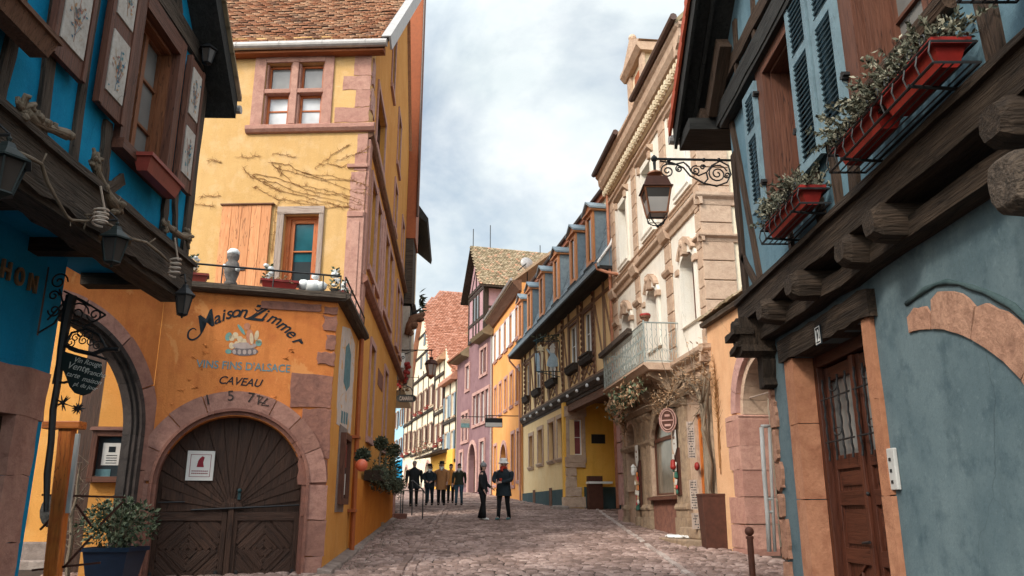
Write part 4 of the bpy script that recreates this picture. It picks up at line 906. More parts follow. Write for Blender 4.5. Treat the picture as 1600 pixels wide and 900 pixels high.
for k in range(4):
    a = q4+k*pi/2; m.tube([(cx+rb*cos(a), cy_+rb*sin(a), cz+zb), (cx+rb*.9*cos(a), cy_+rb*.9*sin(a), cz+zb-.06), (cx+rb*.4*cos(a), cy_+rb*.4*sin(a), cz+zb-.10), (cx, cy_, cz+zb-.115)], .007, 5)
m.ball((cx, cy_, cz+zb-.12), .016); m.tube([(cx+rb*.9*cos(q4+k*pi/2), cy_+rb*.9*sin(q4+k*pi/2), cz+zb-.055) for k in range(4)], .005, 4, closed=True); m.link('bottom_cage', M['iron'], ln)
# grey pipes by the corner
pp = thing('wall_pipes', (2.55, 7.75, -1.05), 'pair of pale grey pipes beside the rough stone corner of the grey blue house', 'pipe')
PX = Fr(2.6, 7.95, 90)
def p3(x, y): a = PX.px(x, y); return (a[0], 0, a[1])
m = MB(PX); m.tube([p3(1190, 668), p3(1194, 740), p3(1199, 800), p3(1202, 862)], .022, 8); m.tube([p3(1202, 668), p3(1206, 760), p3(1211, 862)], .016, 8); m.tube([p3(1189, 666), p3(1203, 666)], .018, 6)
m.link('pipe', M['greyp'], pp, smooth=True); m = MB(PX)
for y in (780, 800): m.tube([p3(1196, y), p3(1209, y)], .016, 6)
m.link('clamp', M['greyp'], pp)
# ================================================================== THE YELLOW WINE HOUSE
yh = thing('yellow_house', (-3.2, 13.5, gz(13.5)), 'yellow and orange corner house with an arched cellar gate, painted lettering and roof terrace', 'house')
# ground floor, street front
gc, gr, gs = -1.34, 1.02, .38     # gate centre, radius, springing
wall(yh, G, [(-2.51, -1.3), (.0, -1.3), (.0, 3.2), (-2.51, 3.2)], [archhole(gc, gr-.02, -1.29, gs-.02, k=24)], M['orange'], .5)
# arch wall on the left
ac, ar, az_ = -1.62, 1.48, 1.03
wall(yh, A, [(-4.0, -1.3), (.0, -1.3), (.0, 3.2), (-4.0, 3.2)], [archhole(ac, ar, -1.29, az_, k=28)], M['orange'], .24)
# gate surround : moulded sandstone
m = MB(G)
for a, b in ((2, 24), (24.6, 47), (47.6, 66), (66.6, 112), (112.6, 134), (134.6, 156), (156.6, 178)): m.arch(gc, gs, gr+.05, gr+.31, -.2, .05, a, b, 1, 8, 0, .012)
for sg in (-1, 1):
    for z0, z1 in ((-1.2, -.62), (-.61, -.12), (-.11, gs-.0)):
        a, b = gc+sg*(gr+.05), gc+sg*(gr+.31+R.uniform(-.01, .03)); m.stone(min(a, b), z0, max(a, b), z1, -.2, .05, .008, 3)
su = m.link('gate_surround', M['sandg'], yh, bevel=.015)
m = MB(G)
for r0, r1, n1 in ((gr-.03, gr+.05, .01), (gr+.02, gr+.065, .065)):
    m.arch(gc, gs, r0, r1, -.3, n1, 0, 180, 5, 8, .002)
    for sg in (-1, 1): a, b = gc+sg*r0, gc+sg*r1; m.box(min(a, b), -.3, -1.2, max(a, b), n1, gs)
m.link('moulding', M['sandd'], su, bevel=.008)
m = MB(G); gp = lambda x, y: G.px(x, y, .055)
for ch, x, y, r_ in (('1', 325, 632, .28), ('5', 356, 626, .12), ('7', 386, 628, -.08)):
    m = MB(G); a = gp(x, y); text(m, ch, a[0], a[1], .21, .052, r_, ext=.004); m.link('carved_numeral', M['darkrev'], su)
m = MB(G); a = gp(404, 624)
for P in ([(401, 618), (411, 620), (404, 628), (414, 630)], [(405, 617), (403, 632)], [(418, 622), (408, 633), (420, 634)]): m.tube([(gp(x, y)[0], .056, gp(x, y)[1]) for x, y in P], .009, 5)
m.link('carved_numeral', M['darkrev'], su)
# the gate: sunburst top, diamond lower panels
gn = -.26; m = MB(G); m.prism(archhole(gc, gr, -1.1, gs, k=24), gn-.06, gn); dg_ = m.link('gate', M['door'], yh)
m = MB(G)
hub = (gc+.03, gs-.35)
for i in range(17):
    a = radians(8+i*10.25); a2 = a+radians(9.7); r0 = .16; P = []
    def lim(an):
        dx, dz = cos(an), sin(an); ox, oz = hub[0]-gc, hub[1]-gs; b_ = ox*dx+oz*dz; c_ = ox*ox+oz*oz-(gr-.03)**2
        t = -b_+sqrt(max(0, b_*b_-c_)); x = hub[0]+dx*t; z = hub[1]+dz*t
        if z < gs: t = min(t, (gr-.03-abs(ox))/max(abs(dx), .01)) 
        return (hub[0]+dx*t, hub[1]+dz*t)
    P = [(hub[0]+r0*cos(a), hub[1]+r0*sin(a)), lim(a), lim((a+a2)/2), lim(a2), (hub[0]+r0*cos(a2), hub[1]+r0*sin(a2))]
    m.prism(P, gn, gn+.018+.012*(i % 2), back=False)
m.lathe([(.001, 0)], (0, 0, 0), 3) if 0 else m.arch(hub[0], hub[1], .02, .16, gn, gn+.045, 0, 180, 3, 5)
m.link('sunburst_boards', M['door'], dg_, bevel=.004)
for x0, x1 in ((gc-gr+.03, gc-.02), (gc+.06, gc+gr-.03)):
    zt, zb = gs-.38, -.98; cx_, cz_ = (x0+x1)/2, (zt+zb)/2-.02; w2, h2 = (x1-x0)/2-.07, (zt-zb)/2-.07
    lf = MB(G); lf.box(x0, gn, zb, x0+.07, gn+.035, zt); lf.box(x1-.07, gn, zb, x1, gn+.035, zt); lf.box(x0+.07, gn, zt-.12, x1-.07, gn+.035, zt); lf.box(x0+.07, gn, zb, x1-.07, gn+.035, zb+.12)
    for sx in (-1, 1):
        for sz in (-1, 1):
            for i in range(1, 5):
                t = i/4.6; a = (cx_+sx*w2*t, cz_); b = (cx_, cz_+sz*h2*t)
                lf.bar(a, b, .085, gn, gn+.012+.012*(i % 2)+.002*sx+.001*sz)
            for t in (1.2, 1.42, 1.64): a = (cx_+sx*w2*min(1, t), cz_+sz*h2*max(0, t-1)); b = (cx_+sx*w2*max(0, t-1), cz_+sz*h2*min(1, t)); lf.bar(a, b, .07, gn, gn+.016)
    lf.link('gate_leaf', M['door'], dg_, bevel=.004)
m = MB(G); m.box(gc-.01, gn, -1.0, gc+.07, gn+.06, hub[1]+.1); m.link('cover_strip', M['door'], dg_, bevel=.01)
m = MB(G); m.tube([(-2.30, gn+.05, G.px(237, 785)[1]), (-1.95, gn+.06, G.px(275, 784)[1])], .012, 6); m.tube([(-1.85, gn+.07, G.px(320, 797)[1]), (-.36, gn+.05, G.px(468, 789)[1])], .014, 6); m.link('locking_bar', M['iron'], dg_)
m = MB(G); a = G.px(374, 770, gn); m.ball((a[0], gn+.09, a[1]+.03), .03); m.box(a[0]-.02, gn+.03, a[1]-.1, a[0]+.02, gn+.075, a[1]+.05); m.link('handle', M['green'], dg_)
m = MB(G)
for x in (gc-gr+.06, gc-.11, gc+.17, gc+gr-.08): m.box(x-.02, gn+.03, -.98, x+.02, gn+.06, -.80); m.box(x-.10, gn+.03, -.92, x+.10, gn+.045, -.88)
m.link('hinge', M['iron'], dg_)
# poster on the gate
a, b = G.px(294, 704, gn+.05), G.px(332, 751, gn+.05); ps = thing('door_poster', G.w(a[0], gn+.04, b[1]), 'white poster with a small maroon figure on the dark arched gate', 'poster')
m = MB(G); m.box(a[0], gn+.034, b[1], b[0], gn+.05, a[1]); m.link('sheet', M['paper'], ps)
m = MB(G); w_ = b[0]-a[0]; h_ = a[1]-b[1]; c_ = (a[0]+b[0])/2
for q0, q1, q2, q3 in ((.12, .12, .88, .135), (.12, .865, .88, .88), (.12, .135, .14, .865), (.86, .135, .88, .865)): m.box(a[0]+w_*q0, gn+.051, b[1]+h_*q1, a[0]+w_*q2, gn+.053, b[1]+h_*q3)
m.prism([(c_-.05, b[1]+h_*.45), (c_+.05, b[1]+h_*.45), (c_+.035, b[1]+h_*.6), (c_+.05, b[1]+h_*.78), (c_+.02, b[1]+h_*.82), (c_-.01, b[1]+h_*.76), (c_-.035, b[1]+h_*.66)], gn+.051, gn+.053)
for i, y in enumerate((.30, .22)):
    for k in range(9): x = a[0]+w_*(.2+k*.068); m.box(x, gn+.051, b[1]+h_*y, x+w_*.05, gn+.053, b[1]+h_*(y+.035))
m.link('print', M['maroon'], ps)
# painted lettering on the plaster
m = MB(G); NL = .003
word = [('M', 313, 520, .62, .34, 0), ('a', 336, 507, .50, .25, 0), ('i', 347, 502, .38, .25, 0), ('s', 353, 499, .30, .25, 0), ('o', 362, 496, .15, .25, 0), ('n', 372, 495, .05, .25, 0), ('Z', 386, 499, -.05, .36, 0), ('i', 408, 499, -.15, .25, 0), ('m', 416, 502, -.30, .25, 0), ('m', 431, 511, -.5, .25, 0), ('e', 446, 523, -.65, .25, 0), ('r', 456, 533, -.8, .25, 0)]
def gpt(x, y): return G.px(x, y, NL)
for ch, x, y, rot, sz, _ in word: p = gpt(x, y); text(m, ch, p[0], p[1], sz, NL, rot, .42, .004, .001)
def stroke(pl, r0, k=1):
    P = [(gpt(x, y)[0], .004, gpt(x, y)[1]) for x, y in pl]; n = len(P)
    Q = []
    for i in range(n-1):
        for t in range(4):
            p0 = P[max(i-1, 0)]; p1 = P[i]; p2 = P[i+1]; p3_ = P[min(i+2, n-1)]; u = t/4
            Q.append(tuple(.5*((2*p1[k_])+(-p0[k_]+p2[k_])*u+(2*p0[k_]-5*p1[k_]+4*p2[k_]-p3_[k_])*u*u+(-p0[k_]+3*p1[k_]-3*p2[k_]+p3_[k_])*u**3) for k_ in range(3)))
    Q.append(P[-1]); N_ = len(Q); vs = []
    for i, p in enumerate(Q):
        a, b = Q[max(i-1, 0)], Q[min(i+1, N_-1)]; d = atan2(b[2]-a[2], b[0]-a[0]); w_ = r0*(.35+.65*sin(pi*(i+.5)/N_))
        vs += [(p[0]-sin(d)*w_, .0045, p[2]+cos(d)*w_), (p[0]+sin(d)*w_, .0045, p[2]-cos(d)*w_)]
    m.add(vs, [(2*i, 2*i+1, 2*i+3, 2*i+2) for i in range(N_-1)])
stroke([(322, 506), (316, 518), (309, 527), (300, 531), (294, 527), (295, 518), (302, 513), (307, 516)], .014); stroke([(398, 482), (403, 486), (412, 481), (422, 480)], .014); stroke([(381, 496), (386, 498), (394, 494), (402, 488)], .012); stroke([(466, 532), (472, 537), (470, 528)], .008)
m.link('house_name_lettering', M['black'], yh, label='dark painted script reading Maison Zimmer in an arc')
m = MB(G); a, b = gpt(306, 574), gpt(455, 582); text(m, "VINS FINS D'ALSACE", a[0], a[1], .165, NL, atan2(b[1]-a[1], b[0]-a[0]), 0, .002, .001, wide=b[0]-a[0]-.02)
m.link('wine_lettering', M['tealt'], yh, label="faded blue painted words VINS FINS D'ALSACE")
m = MB(G); a, b = gpt(342, 599), gpt(410, 605); text(m, 'CAVEAU', a[0], a[1], .165, NL, atan2(b[1]-a[1], b[0]-a[0]), .3, .002, .001, wide=b[0]-a[0])
m.link('caveau_lettering', M['black'], yh, label='dark painted italic word CAVEAU')
# painted emblem: animal on a tub with grapes and a bottle
em = MB(G)
def blob(col, cx, cy, rx, ry, rot=0, k=14, j=.12, lay=0):
    P = [gpt(cx+rx*cos(2*pi*i/k+0)*cos(rot)-ry*sin(2*pi*i/k)*sin(rot)+R.uniform(-j, j)*rx*.3, cy+rx*cos(2*pi*i/k)*sin(rot)+ry*sin(2*pi*i/k)*cos(rot)+R.uniform(-j, j)*ry*.3) for i in range(k)]
    P = [(p[0], .004+lay*.0012, p[1]) for p in P]; em.add(P, [tuple(range(k))], None, None, mi=col)
for (x, y) in ((362, 528), (368, 524), (375, 530), (381, 534), (370, 538), (362, 540), (378, 543), (371, 546)): blob(0, x, y, 4.5, 5)
blob(2, 357, 526, 5, 7, .4); blob(2, 404, 536, 5, 5); blob(2, 357, 549, 5, 4); blob(0, 401, 524, 3.5, 8, .2); blob(0, 405, 533, 4, 3)
blob(1, 382, 549, 21, 7, 0, 20, .05, 1); blob(3, 382, 540, 19, 5, 0, 20, .05, 2)
for i in range(5): blob(3, 366+i*8, 550, 3, 4, 0, 8, .2, 2)
blob(4, 391, 527, 6, 13, -.15, 14, .1, 3); blob(4, 386, 510, 5, 5.5, 0, 12, .1, 3); blob(0, 393, 529, 3, 9, -.1, 12, .1, 4); blob(2, 377, 515, 2.6, 10, -.6, 12, .05, 4)
em.link('painted_emblem', [paint('emblem_cream', (.56, .43, .28), .9, .3, .1), paint('emblem_grey', (.16, .13, .13), .9, .5, .1), paint('emblem_teal', (.16, .29, .25), .9, .3, .1), paint('emblem_pale', (.38, .30, .27), .9, .4, .1), paint('emblem_russet', (.46, .20, .12), .9, .3, .1)], yh, label='painted emblem of an animal on a tub with grapes and a bottle')
# relief cracks in the render
m = MB(G)
for x, y in ((318, 540), (300, 560), (312, 575), (296, 592), (282, 610), (270, 630), (430, 622), (445, 560), (322, 552), (304, 605), (455, 548), (438, 634)):
    p = gpt(x, y)
    for i in range(3): m.tube([(p[0]+R.uniform(-.03, .03), -.004, p[1]+R.uniform(-.03, .03)), (p[0]+R.uniform(-.05, .05), .0, p[1]+R.uniform(-.03, .03)), (p[0]+R.uniform(-.09, .09), -.004, p[1]+R.uniform(-.05, .05))], [.004, .012, .003], 6)
m.link('relief_patch', M['orange'], yh, smooth=True)
# bare quoin stones at the street corner, on both faces
m = MB(G)
for s0, z0, s1, z1 in ((-.20, 2.72, .0, 2.95), (-.14, 2.42, .0, 2.66), (-.26, 2.18, .0, 2.38), (-.62, 1.52, .0, 2.02), (-.42, .78, .0, 1.50), (-.42, .38, .0, .76), (-.34, -.05, .0, .36), (-.2, -.55, .0, -.06), (-.14, -1.2, .0, -.58)): m.stone(s0, z0, s1, z1, -.1, .022, .018, 4)
m.stone(-1.15, 3.0, -.25, 3.12, -.1, .02, .012, 6); m.stone(-.2, 2.98, .0, 3.1, -.1, .02, .012, 3)
m.link('corner_stones', M['sandd'], yh, bevel=.015)
# arch surround on the left wall
m = MB(A)
for a0_, a1_ in ((0, 24), (24.8, 50), (50.8, 78), (78.8, 106), (106.8, 140), (140.6, 180)): m.arch(ac, az_, ar+.0, ar+.25, -.2, .05, a0_, a1_, 1, 8, 0, .015)
for z0, z1 in ((-1.2, -.55), (-.54, .06), (.07, .55), (.56, az_)): m.stone(ac+ar+.0, z0, ac+ar+.16, z1, -.2, .05, .008)
o_ = m.link('passage_arch', M['sandg'], yh, bevel=.015)
m = MB(A)
for r0, r1, n0, n1 in ((ar-.10, ar+.0, -.22, -.06), (ar-.03, ar+.035, -.2, .06), (ar-.07, ar-.0, -.15, .0)):
    m.arch(ac, az_, r0, r1, n0, n1, 0, 180, 6, 8, .003); m.box(ac+r0, n0, -1.2, ac+r1, n1, az_)
m.link('moulding', M['darkrev'], o_, bevel=.01)
# passage court behind the arch
m = MB(); m.box(-10.5, 13.2, -1.2, -5.0, 13.5, 3.1); m.link('court_wall', M['yside'], yh)
m = MB(); m.prism([(-6.5, -1.2), (-5.1, -1.2), (-5.1, 3.2), (-6.6, 3.2)], 12.2, 12.35); m.link('court_door', M['door'], yh)
m = MB(); m.box(-9.5, 12.95, -1.1, -6.4, 13.195, -.45); m.box(-9.0, 12.7, -1.1, -6.5, 12.94, -.7, j=.01); m.link('court_step', M['conc'], yh, bevel=.02)
for x, y in ((-7.95, 1.02), (-7.3, 1.02)):
    m = MB(); m.lathe([(.02, .0), (.17, .05), (.15, .10), (.05, .14)], (0, 0, 0), 14, sq=(1, 1.5)); m.M = None
    v_ = [(a+x, 13.18-c_, b+y-1.0+.0) for a, b, c_ in m.v]; m.v = v_; single('round_wall_ornament', m, M['dark'], 'dark oval wall ornament in the yellow passage court, '+('left one' if x < -7.5 else 'right one near the menu case'), 'wall ornament', (x, 13.1, y-1), group='oval ornaments in the passage')
# terrace slab and cap
m = MB(G); m.sweep([(-.4, 3.18), (.10, 3.18), (.17, 3.22), (.16, 3.30), (.02, 3.34), (-.4, 3.34)], -2.6, .10); m.link('terrace_slab', M['timberl'], yh)
m = MB(A); m.sweep([(-.4, 3.18), (.10, 3.18), (.17, 3.22), (.16, 3.30), (.02, 3.34), (-.4, 3.34)], -4, -.02); m.link('terrace_slab', M['timberl'], yh)
m = MB(S); m.sweep([(-.4, 3.185), (.13, 3.185), (.20, 3.23), (.19, 3.30), (.02, 3.34), (-.4, 3.34)], -.12, 2.9); m.link('terrace_slab', M['timberl'], yh)
m = MB(); P = [G.w(-2.5, -.3, 3.3), G.w(0, -.3, 3.3), S.w(2.9, -.2, 3.3), (-5.7, 15, 3.3), (-5.7, 12.1, 3.3)]; slab(m, P, .08); m.link('terrace_floor', M['conc'], yh)
# ---- street side wall, lower and upper in one plane
pos = (1.05, .10, 1.75, 1.24)
LW = [dict(r=(5.0, 1.55, 5.9, 3.55)), dict(r=(8.6, 1.6, 9.5, 3.6))]
UW = [dict(r=(3.7, 4.95, 4.6, 6.9)), dict(r=(4.9, 4.95, 5.8, 6.9)), dict(r=(7.2, 4.95, 8.2, 6.9)), dict(r=(8.5, 4.95, 9.5, 6.9)), dict(r=(11.6, 4.95, 12.6, 6.8)), dict(r=(13.1, 4.95, 14.0, 6.8)),
      dict(r=(4.0, 7.85, 5.9, 9.25)), dict(r=(9.3, 7.95, 10.2, 9.2)), dict(r=(9.6, 10.0, 10.6, 11.6)), dict(r=(6.9, 11.0, 7.7, 12.8), rows=2), dict(r=(12.6, 7.9, 13.5, 9.3))]
for w in LW+UW: w.update(dep=.16, sur=.14, surm='sandl', proud=.035, cols=2 if w['r'][2]-w['r'][0] > 1.2 else 1, rows=3, wm='brown', gm='glass')
dn_ = [dict(r=(5.9, -.62, 6.7, .28), dep=.2, cols=1, rows=1, wm='door', gm='glass', sur=.12, surm='weath'), dict(r=(8.9, -.25, 9.6, .42), dep=.2, cols=1, rows=1, wm='door', sur=.1, surm='weath')]
facade(yh, S, [(0, -1.3), (13.1, -1.3), (13.1, 4.3), (14.7, 4.5), (14.7, 12.6), (10.2, 17.2), (2.65, 9.12), (2.65, 3.2), (0, 3.2)], M['yside'], LW+UW+dn_, .35)
m = MB(S); m.box(2.95, .001, -1.3, 12.9, .06, .62); m.link('base_render', M['osand'], yh)
m = MB(S); m.prism([(.55, 1.35), (2.35, 1.35), (2.45, 2.0), (2.35, 2.98), (1.6, 3.12), (.65, 2.95), (.5, 2.2)], .0, .006); m.link('mural_patch', M['mural'], yh)
m = MB(S)
for i in range(3): m.box(1.05+i*.3, .0, 1.42+i*.02, 1.25+i*.3, .009, 1.62+i*.02)
m.prism([(1.1, 2.1), (1.5, 2.0), (1.9, 2.15), (1.85, 2.7), (1.5, 2.85), (1.15, 2.7)], .006, .009); m.link('mural_figure', M['tealt'], yh)
for z, nm, n1 in ((4.34, 'lower', .14), (7.42, 'upper', .12)):
    m = MB(S); pr = [(0, z-.10), (n1*.5, z-.08), (n1, z-.02), (n1, z+.06), (.03, z+.11), (0, z+.11)]; m.sweep(pr, 2.6, 14.7)
    m.link('string_course', M['timbr'] if z > 5 else M['sandd'], yh)
m = MB(S)
for x0, x1, z0, z1 in ((2.70, 3.05, 4.5, 7.3), (4.66, 4.84, 4.6, 7.1), (6.1, 6.4, 4.6, 7.1), (6.7, 6.95, 4.6, 7.1), (9.75, 10.0, 4.6, 7.0), (2.7, 3.2, 8.0, 8.5), (2.7, 3.0, 8.6, 9.2)): m.box(x0, .001, z0, x1, .05, z1)
m.link('stone_strip', M['sandl'], yh)
m = MB(S); m.box(12.6, .0, -1.0, 13.08, .1, 1.3); m.link('stone_pier', M['sandl'], yh)
m = MB(S); a = S.px(597, 560); m.box(6.9, .002, 2.95, 8.2, .012, 3.35); m.link('carved_panel', M['sandd'], yh)
# ---- upper front
uf = dict(r=(-2.18, 7.66, -.98, 9.04))
wall(yh, UF, [(-8.5, 3.2), (.0, 3.2), (.0, 9.7), (-8.5, 9.7)], [rect(-2.22, 7.66, -.98, 9.08), rect(-1.58, 3.3, -.88, 5.68)], M['yellow'], .35)
# mullioned cross window
m = MB(UF); s0, s1, z0, z1 = -2.22, -.98, 7.66, 9.08; sm = (s0+s1)/2; zt = 8.42
m.box(s0-.24, .003, z0-.02, s0, .04, z1+.18); m.box(s1, .003, z0-.02, s1+.2, .04, z1+.18); m.box(s0, .003, z1, s1, .045, z1+.2)
m.box(sm-.07, -.22, z0, sm+.07, .035, z1); m.box(s0, -.22, zt-.05, sm-.07, .03, zt+.05); m.box(sm+.07, -.22, zt-.05, s1, .03, zt+.05)
for x in (s0, sm+.07): m.box(x, -.2, z0, x+.04, -.02, z1)
for x in (sm-.11, s1-.04): m.box(x, -.2, z0, x+.04, -.02, z1)
w_ = m.link('window', M['sand'], yh, bevel=.012)
for a, b in ((s0+.04, sm-.11), (sm+.11, s1-.04)):
    f = MB(UF); framebars(f, a, z0+.02, b, zt-.05, -.17, -.12, .045, 1, 2, .03); framebars(f, a, zt+.05, b, z1-.02, -.17, -.12, .04, 1, 1, .03); f.link('frame', M['owin'], w_)
    g = MB(UF); g.box(a, -.2, z0, b, -.155, zt); g.link('lower_pane', M['glassw'], w_); g = MB(UF); g.box(a, -.2, zt, b, -.155, z1); g.link('upper_pane', M['glassm'], w_)
m = MB(UF); m.sweep([(0, 7.45), (.07, 7.46), (.12, 7.52), (.12, 7.60), (.02, 7.66), (0, 7.66)], s0-.3, .14); m.link('sill_course', M['sand'], w_, bevel=.005)
# quoins of the upper front
m = MB(UF)
for x, z0, z1 in ((-.36, 8.75, 9.2), (-.58, 8.42, 8.74), (-.30, 8.02, 8.41), (-.72, 7.68, 8.01), (-.20, 7.0, 7.42), (-.24, 6.6, 6.98), (-.30, 6.2, 6.58), (-.30, 5.75, 6.18)): m.stone(x, z0, .0, z1, -.1, .012, .012, 4)
m.link('corner_stones', M['sand'], yh, bevel=.012)
m = MB(UF); m.box(-.32, .001, 3.3, .02, .035, 5.74); m.box(-.32, .036, 5.60, .0, .06, 5.70); m.box(-.22, .036, 4.0, -.06, .055, 5.5); m.box(-.34, -.1, 3.3, .04, .06, 3.9); m.box(-.38, .001, 6.66, .04, .05, 6.74); m.link('corner_pilaster', M['sand'], yh, bevel=.01)
m = MB(S); m.box(2.62, .0, 3.35, 2.95, .07, 7.3); m.link('corner_pilaster', M['sand'], yh, bevel=.01)
# terrace door
o = MB(UF); a0_, a1_, b1_ = -1.58, -.88, 5.68
o.box(a0_-.14, .003, 3.3, a0_, .05, b1_); o.box(a1_, .003, 3.3, a1_+.10, .05, b1_); o.box(a0_-.14, .003, b1_, a1_+.10, .06, b1_+.16); tdo = o.link('terrace_door', M['pale'], yh, bevel=.01)
f = MB(UF); f.box(a0_, -.2, 3.3, a0_+.1, -.1, b1_); f.box(a1_-.06, -.2, 3.3, a1_, -.1, b1_); f.box(a0_+.1, -.2, b1_-.06, a1_-.06, -.1, b1_); framebars(f, a0_+.1, 3.35, a1_-.06, b1_-.06, -.19, -.13, .08, 1, 1, .03)
for z in (4.18, 4.94): f.box(a0_+.16, -.19, z, a1_-.12, -.135, z+.025)
f.link('frame', M['owin'], tdo)
g = MB(UF); g.box(a0_, -.22, 3.3, a1_, -.18, 4.75); g.link('lower_pane', M['glass'], tdo); g = MB(UF); g.box(a0_, -.22, 4.75, a1_, -.178, b1_); g.link('blind_pane', M['glasst'], tdo)
# big salmon shutter laid open
m = MB(UF); a, b = -2.84, -1.84
for k in range(5): x = a+(b-a)*k/5; m.box(x+.003, .02, 3.5, x+(b-a)/5-.003, .055, 5.88)
sh = m.link('shutter', M['shut'], yh, bevel=.004)
m = MB(UF); m.tube([(a+.28+.15*cos(i*pi/12), .057, 4.55+.17*sin(i*pi/12)) for i in range(24)], .004, 4, closed=True); m.box(a+.42, .056, 4.52, a+.58, .075, 4.56); m.link('latch', M['iron'], sh)
m = MB(UF); m.box(a-.03, .002, 5.885, b+.05, .09, 5.91); m.link('top_strip', M['timbr'], sh)
# eave, gutter, roof
m = MB(UF); m.box(-8.5, .0, 9.20, .28, .22, 9.34); m.link('eave_boards', M['oranb'], yh)
m = MB(UF); m.tube([(-8.5, .27, 9.34), (.36, .27, 9.34)], .085, 12); m.link('gutter', M['zinc'], yh)
m = MB(UF)
for x in (-4.6, -3.7, -2.8, -1.9, -1.0, -.1): m.tube([(x, .27, 9.34), (x+.02, .27, 9.34)], .092, 12)
m.link('gutter_bracket', M['zinc'], yh)
e0 = Vector(UF.w(-8.5, .22, 9.38)); e1 = Vector(UF.w(.30, .22, 9.38)); up = Vector((-UF.n[0]*.68, -UF.n[1]*.68, .733)).normalized()
m = MB(); slab(m, [e0, e1, e1+up*12, e0+up*12], .14); rf_ = m.link('roof', M['mortar'], yh)
m = MB(); lo = (e1-e0).length; tiles(m, e0+Vector((0, 0, .01)), e1-e0, up, lo-.05, 4.6, .20, .15, .05, clip=lambda u, v: u > 3.2); m.link('roof_tiles', M['tile'], rf_)
m = MB(); o2 = Vector((UF.d[0], UF.d[1], 0)); P = [e1-o2*.05, e1+o2*.10, e1+o2*.10+up*12, e1-o2*.05+up*12]; nn = o2.cross(up); nn = nn if nn.z > 0 else -nn
m.add([tuple(p+nn*.10) for p in P]+[tuple(p+nn*.13) for p in P], [(4, 5, 6, 7), (0, 3, 2, 1), (0, 1, 5, 4), (1, 2, 6, 5), (3, 0, 4, 7)]); m.box(0, 0, 0, 0, 0, 0) if 0 else None
m.add([tuple(p+nn*q_) for q_ in (-.16, .13) for p in (e1+o2*.10, e1+o2*.14, e1+o2*.14+up*12, e1+o2*.10+up*12)], [(0, 1, 2, 3), (7, 6, 5, 4), (0, 4, 5, 1), (1, 5, 6, 2), (0, 3, 7, 4)])
m.link('verge_flashing', M['zinc'], rf_)
m = MB(S); m.add([S_ for S_ in [(10.2, .1, 17.4), (16.3, .1, 11.2), (16.3, -8, 11.2), (10.2, -8, 17.4)]], [(0, 1, 2, 3)]); m.link('rear_roof_slope', M['tile'], yh)
# downpipes on the side wall
m = MB(S); P = [S.px(x, y, .09) for x, y in ((563, 590), (556, 680), (549, 780), (541, 865))]; m.tube([(2.62, .09, 3.15), (2.62, .09, 2.4), (2.75, .09, -.80)], .045, 8); m.tube([(2.95, .07, 2.9), (2.98, .07, -.7)], .03, 8)
for z in (1.3, 0.0): m.box(2.55, .0, z, 2.85, .14, z+.05)
m.link('downpipe', M['orpil'], yh, smooth=False)
# display case on side wall
dc = thing('menu_display_case', S.w(1.4, 0, .1), 'narrow brown display case with posters on the street side of the yellow house', 'display case')
m = MB(S); x0, z0, x1, z1 = .95, .0, 1.85, 1.28; m.box(x0, 0.001, z0, x1, .02, z1+.1); m.link('backing', M['conc'], dc)
m = MB(S); x0, x1, z0, z1 = 1.05, 1.78, .12, 1.26; [m.box(*b_) for b_ in ((x0, .02, z0, x0+.07, .11, z1), (x1-.07, .02, z0, x1, .11, z1), (x0+.07, .02, z0, x1-.07, .11, z0+.1), (x0+.07, .02, z1-.1, x1-.07, .11, z1))]; m.link('frame', M['brown'], dc)
m = MB(S); m.box(x0+.07, .021, z0+.1, x1-.07, .05, z1-.1); m.link('pane', M['glass'], dc); m = MB(S); m.box(x0+.14, .05, .72, x1-.14, .055, 1.10); m.link('red_poster', M['redpd'], dc); m = MB(S); m.box(x0+.14, .05, .28, x1-.14, .055, .62); m.link('pale_poster', M['paper'], dc)
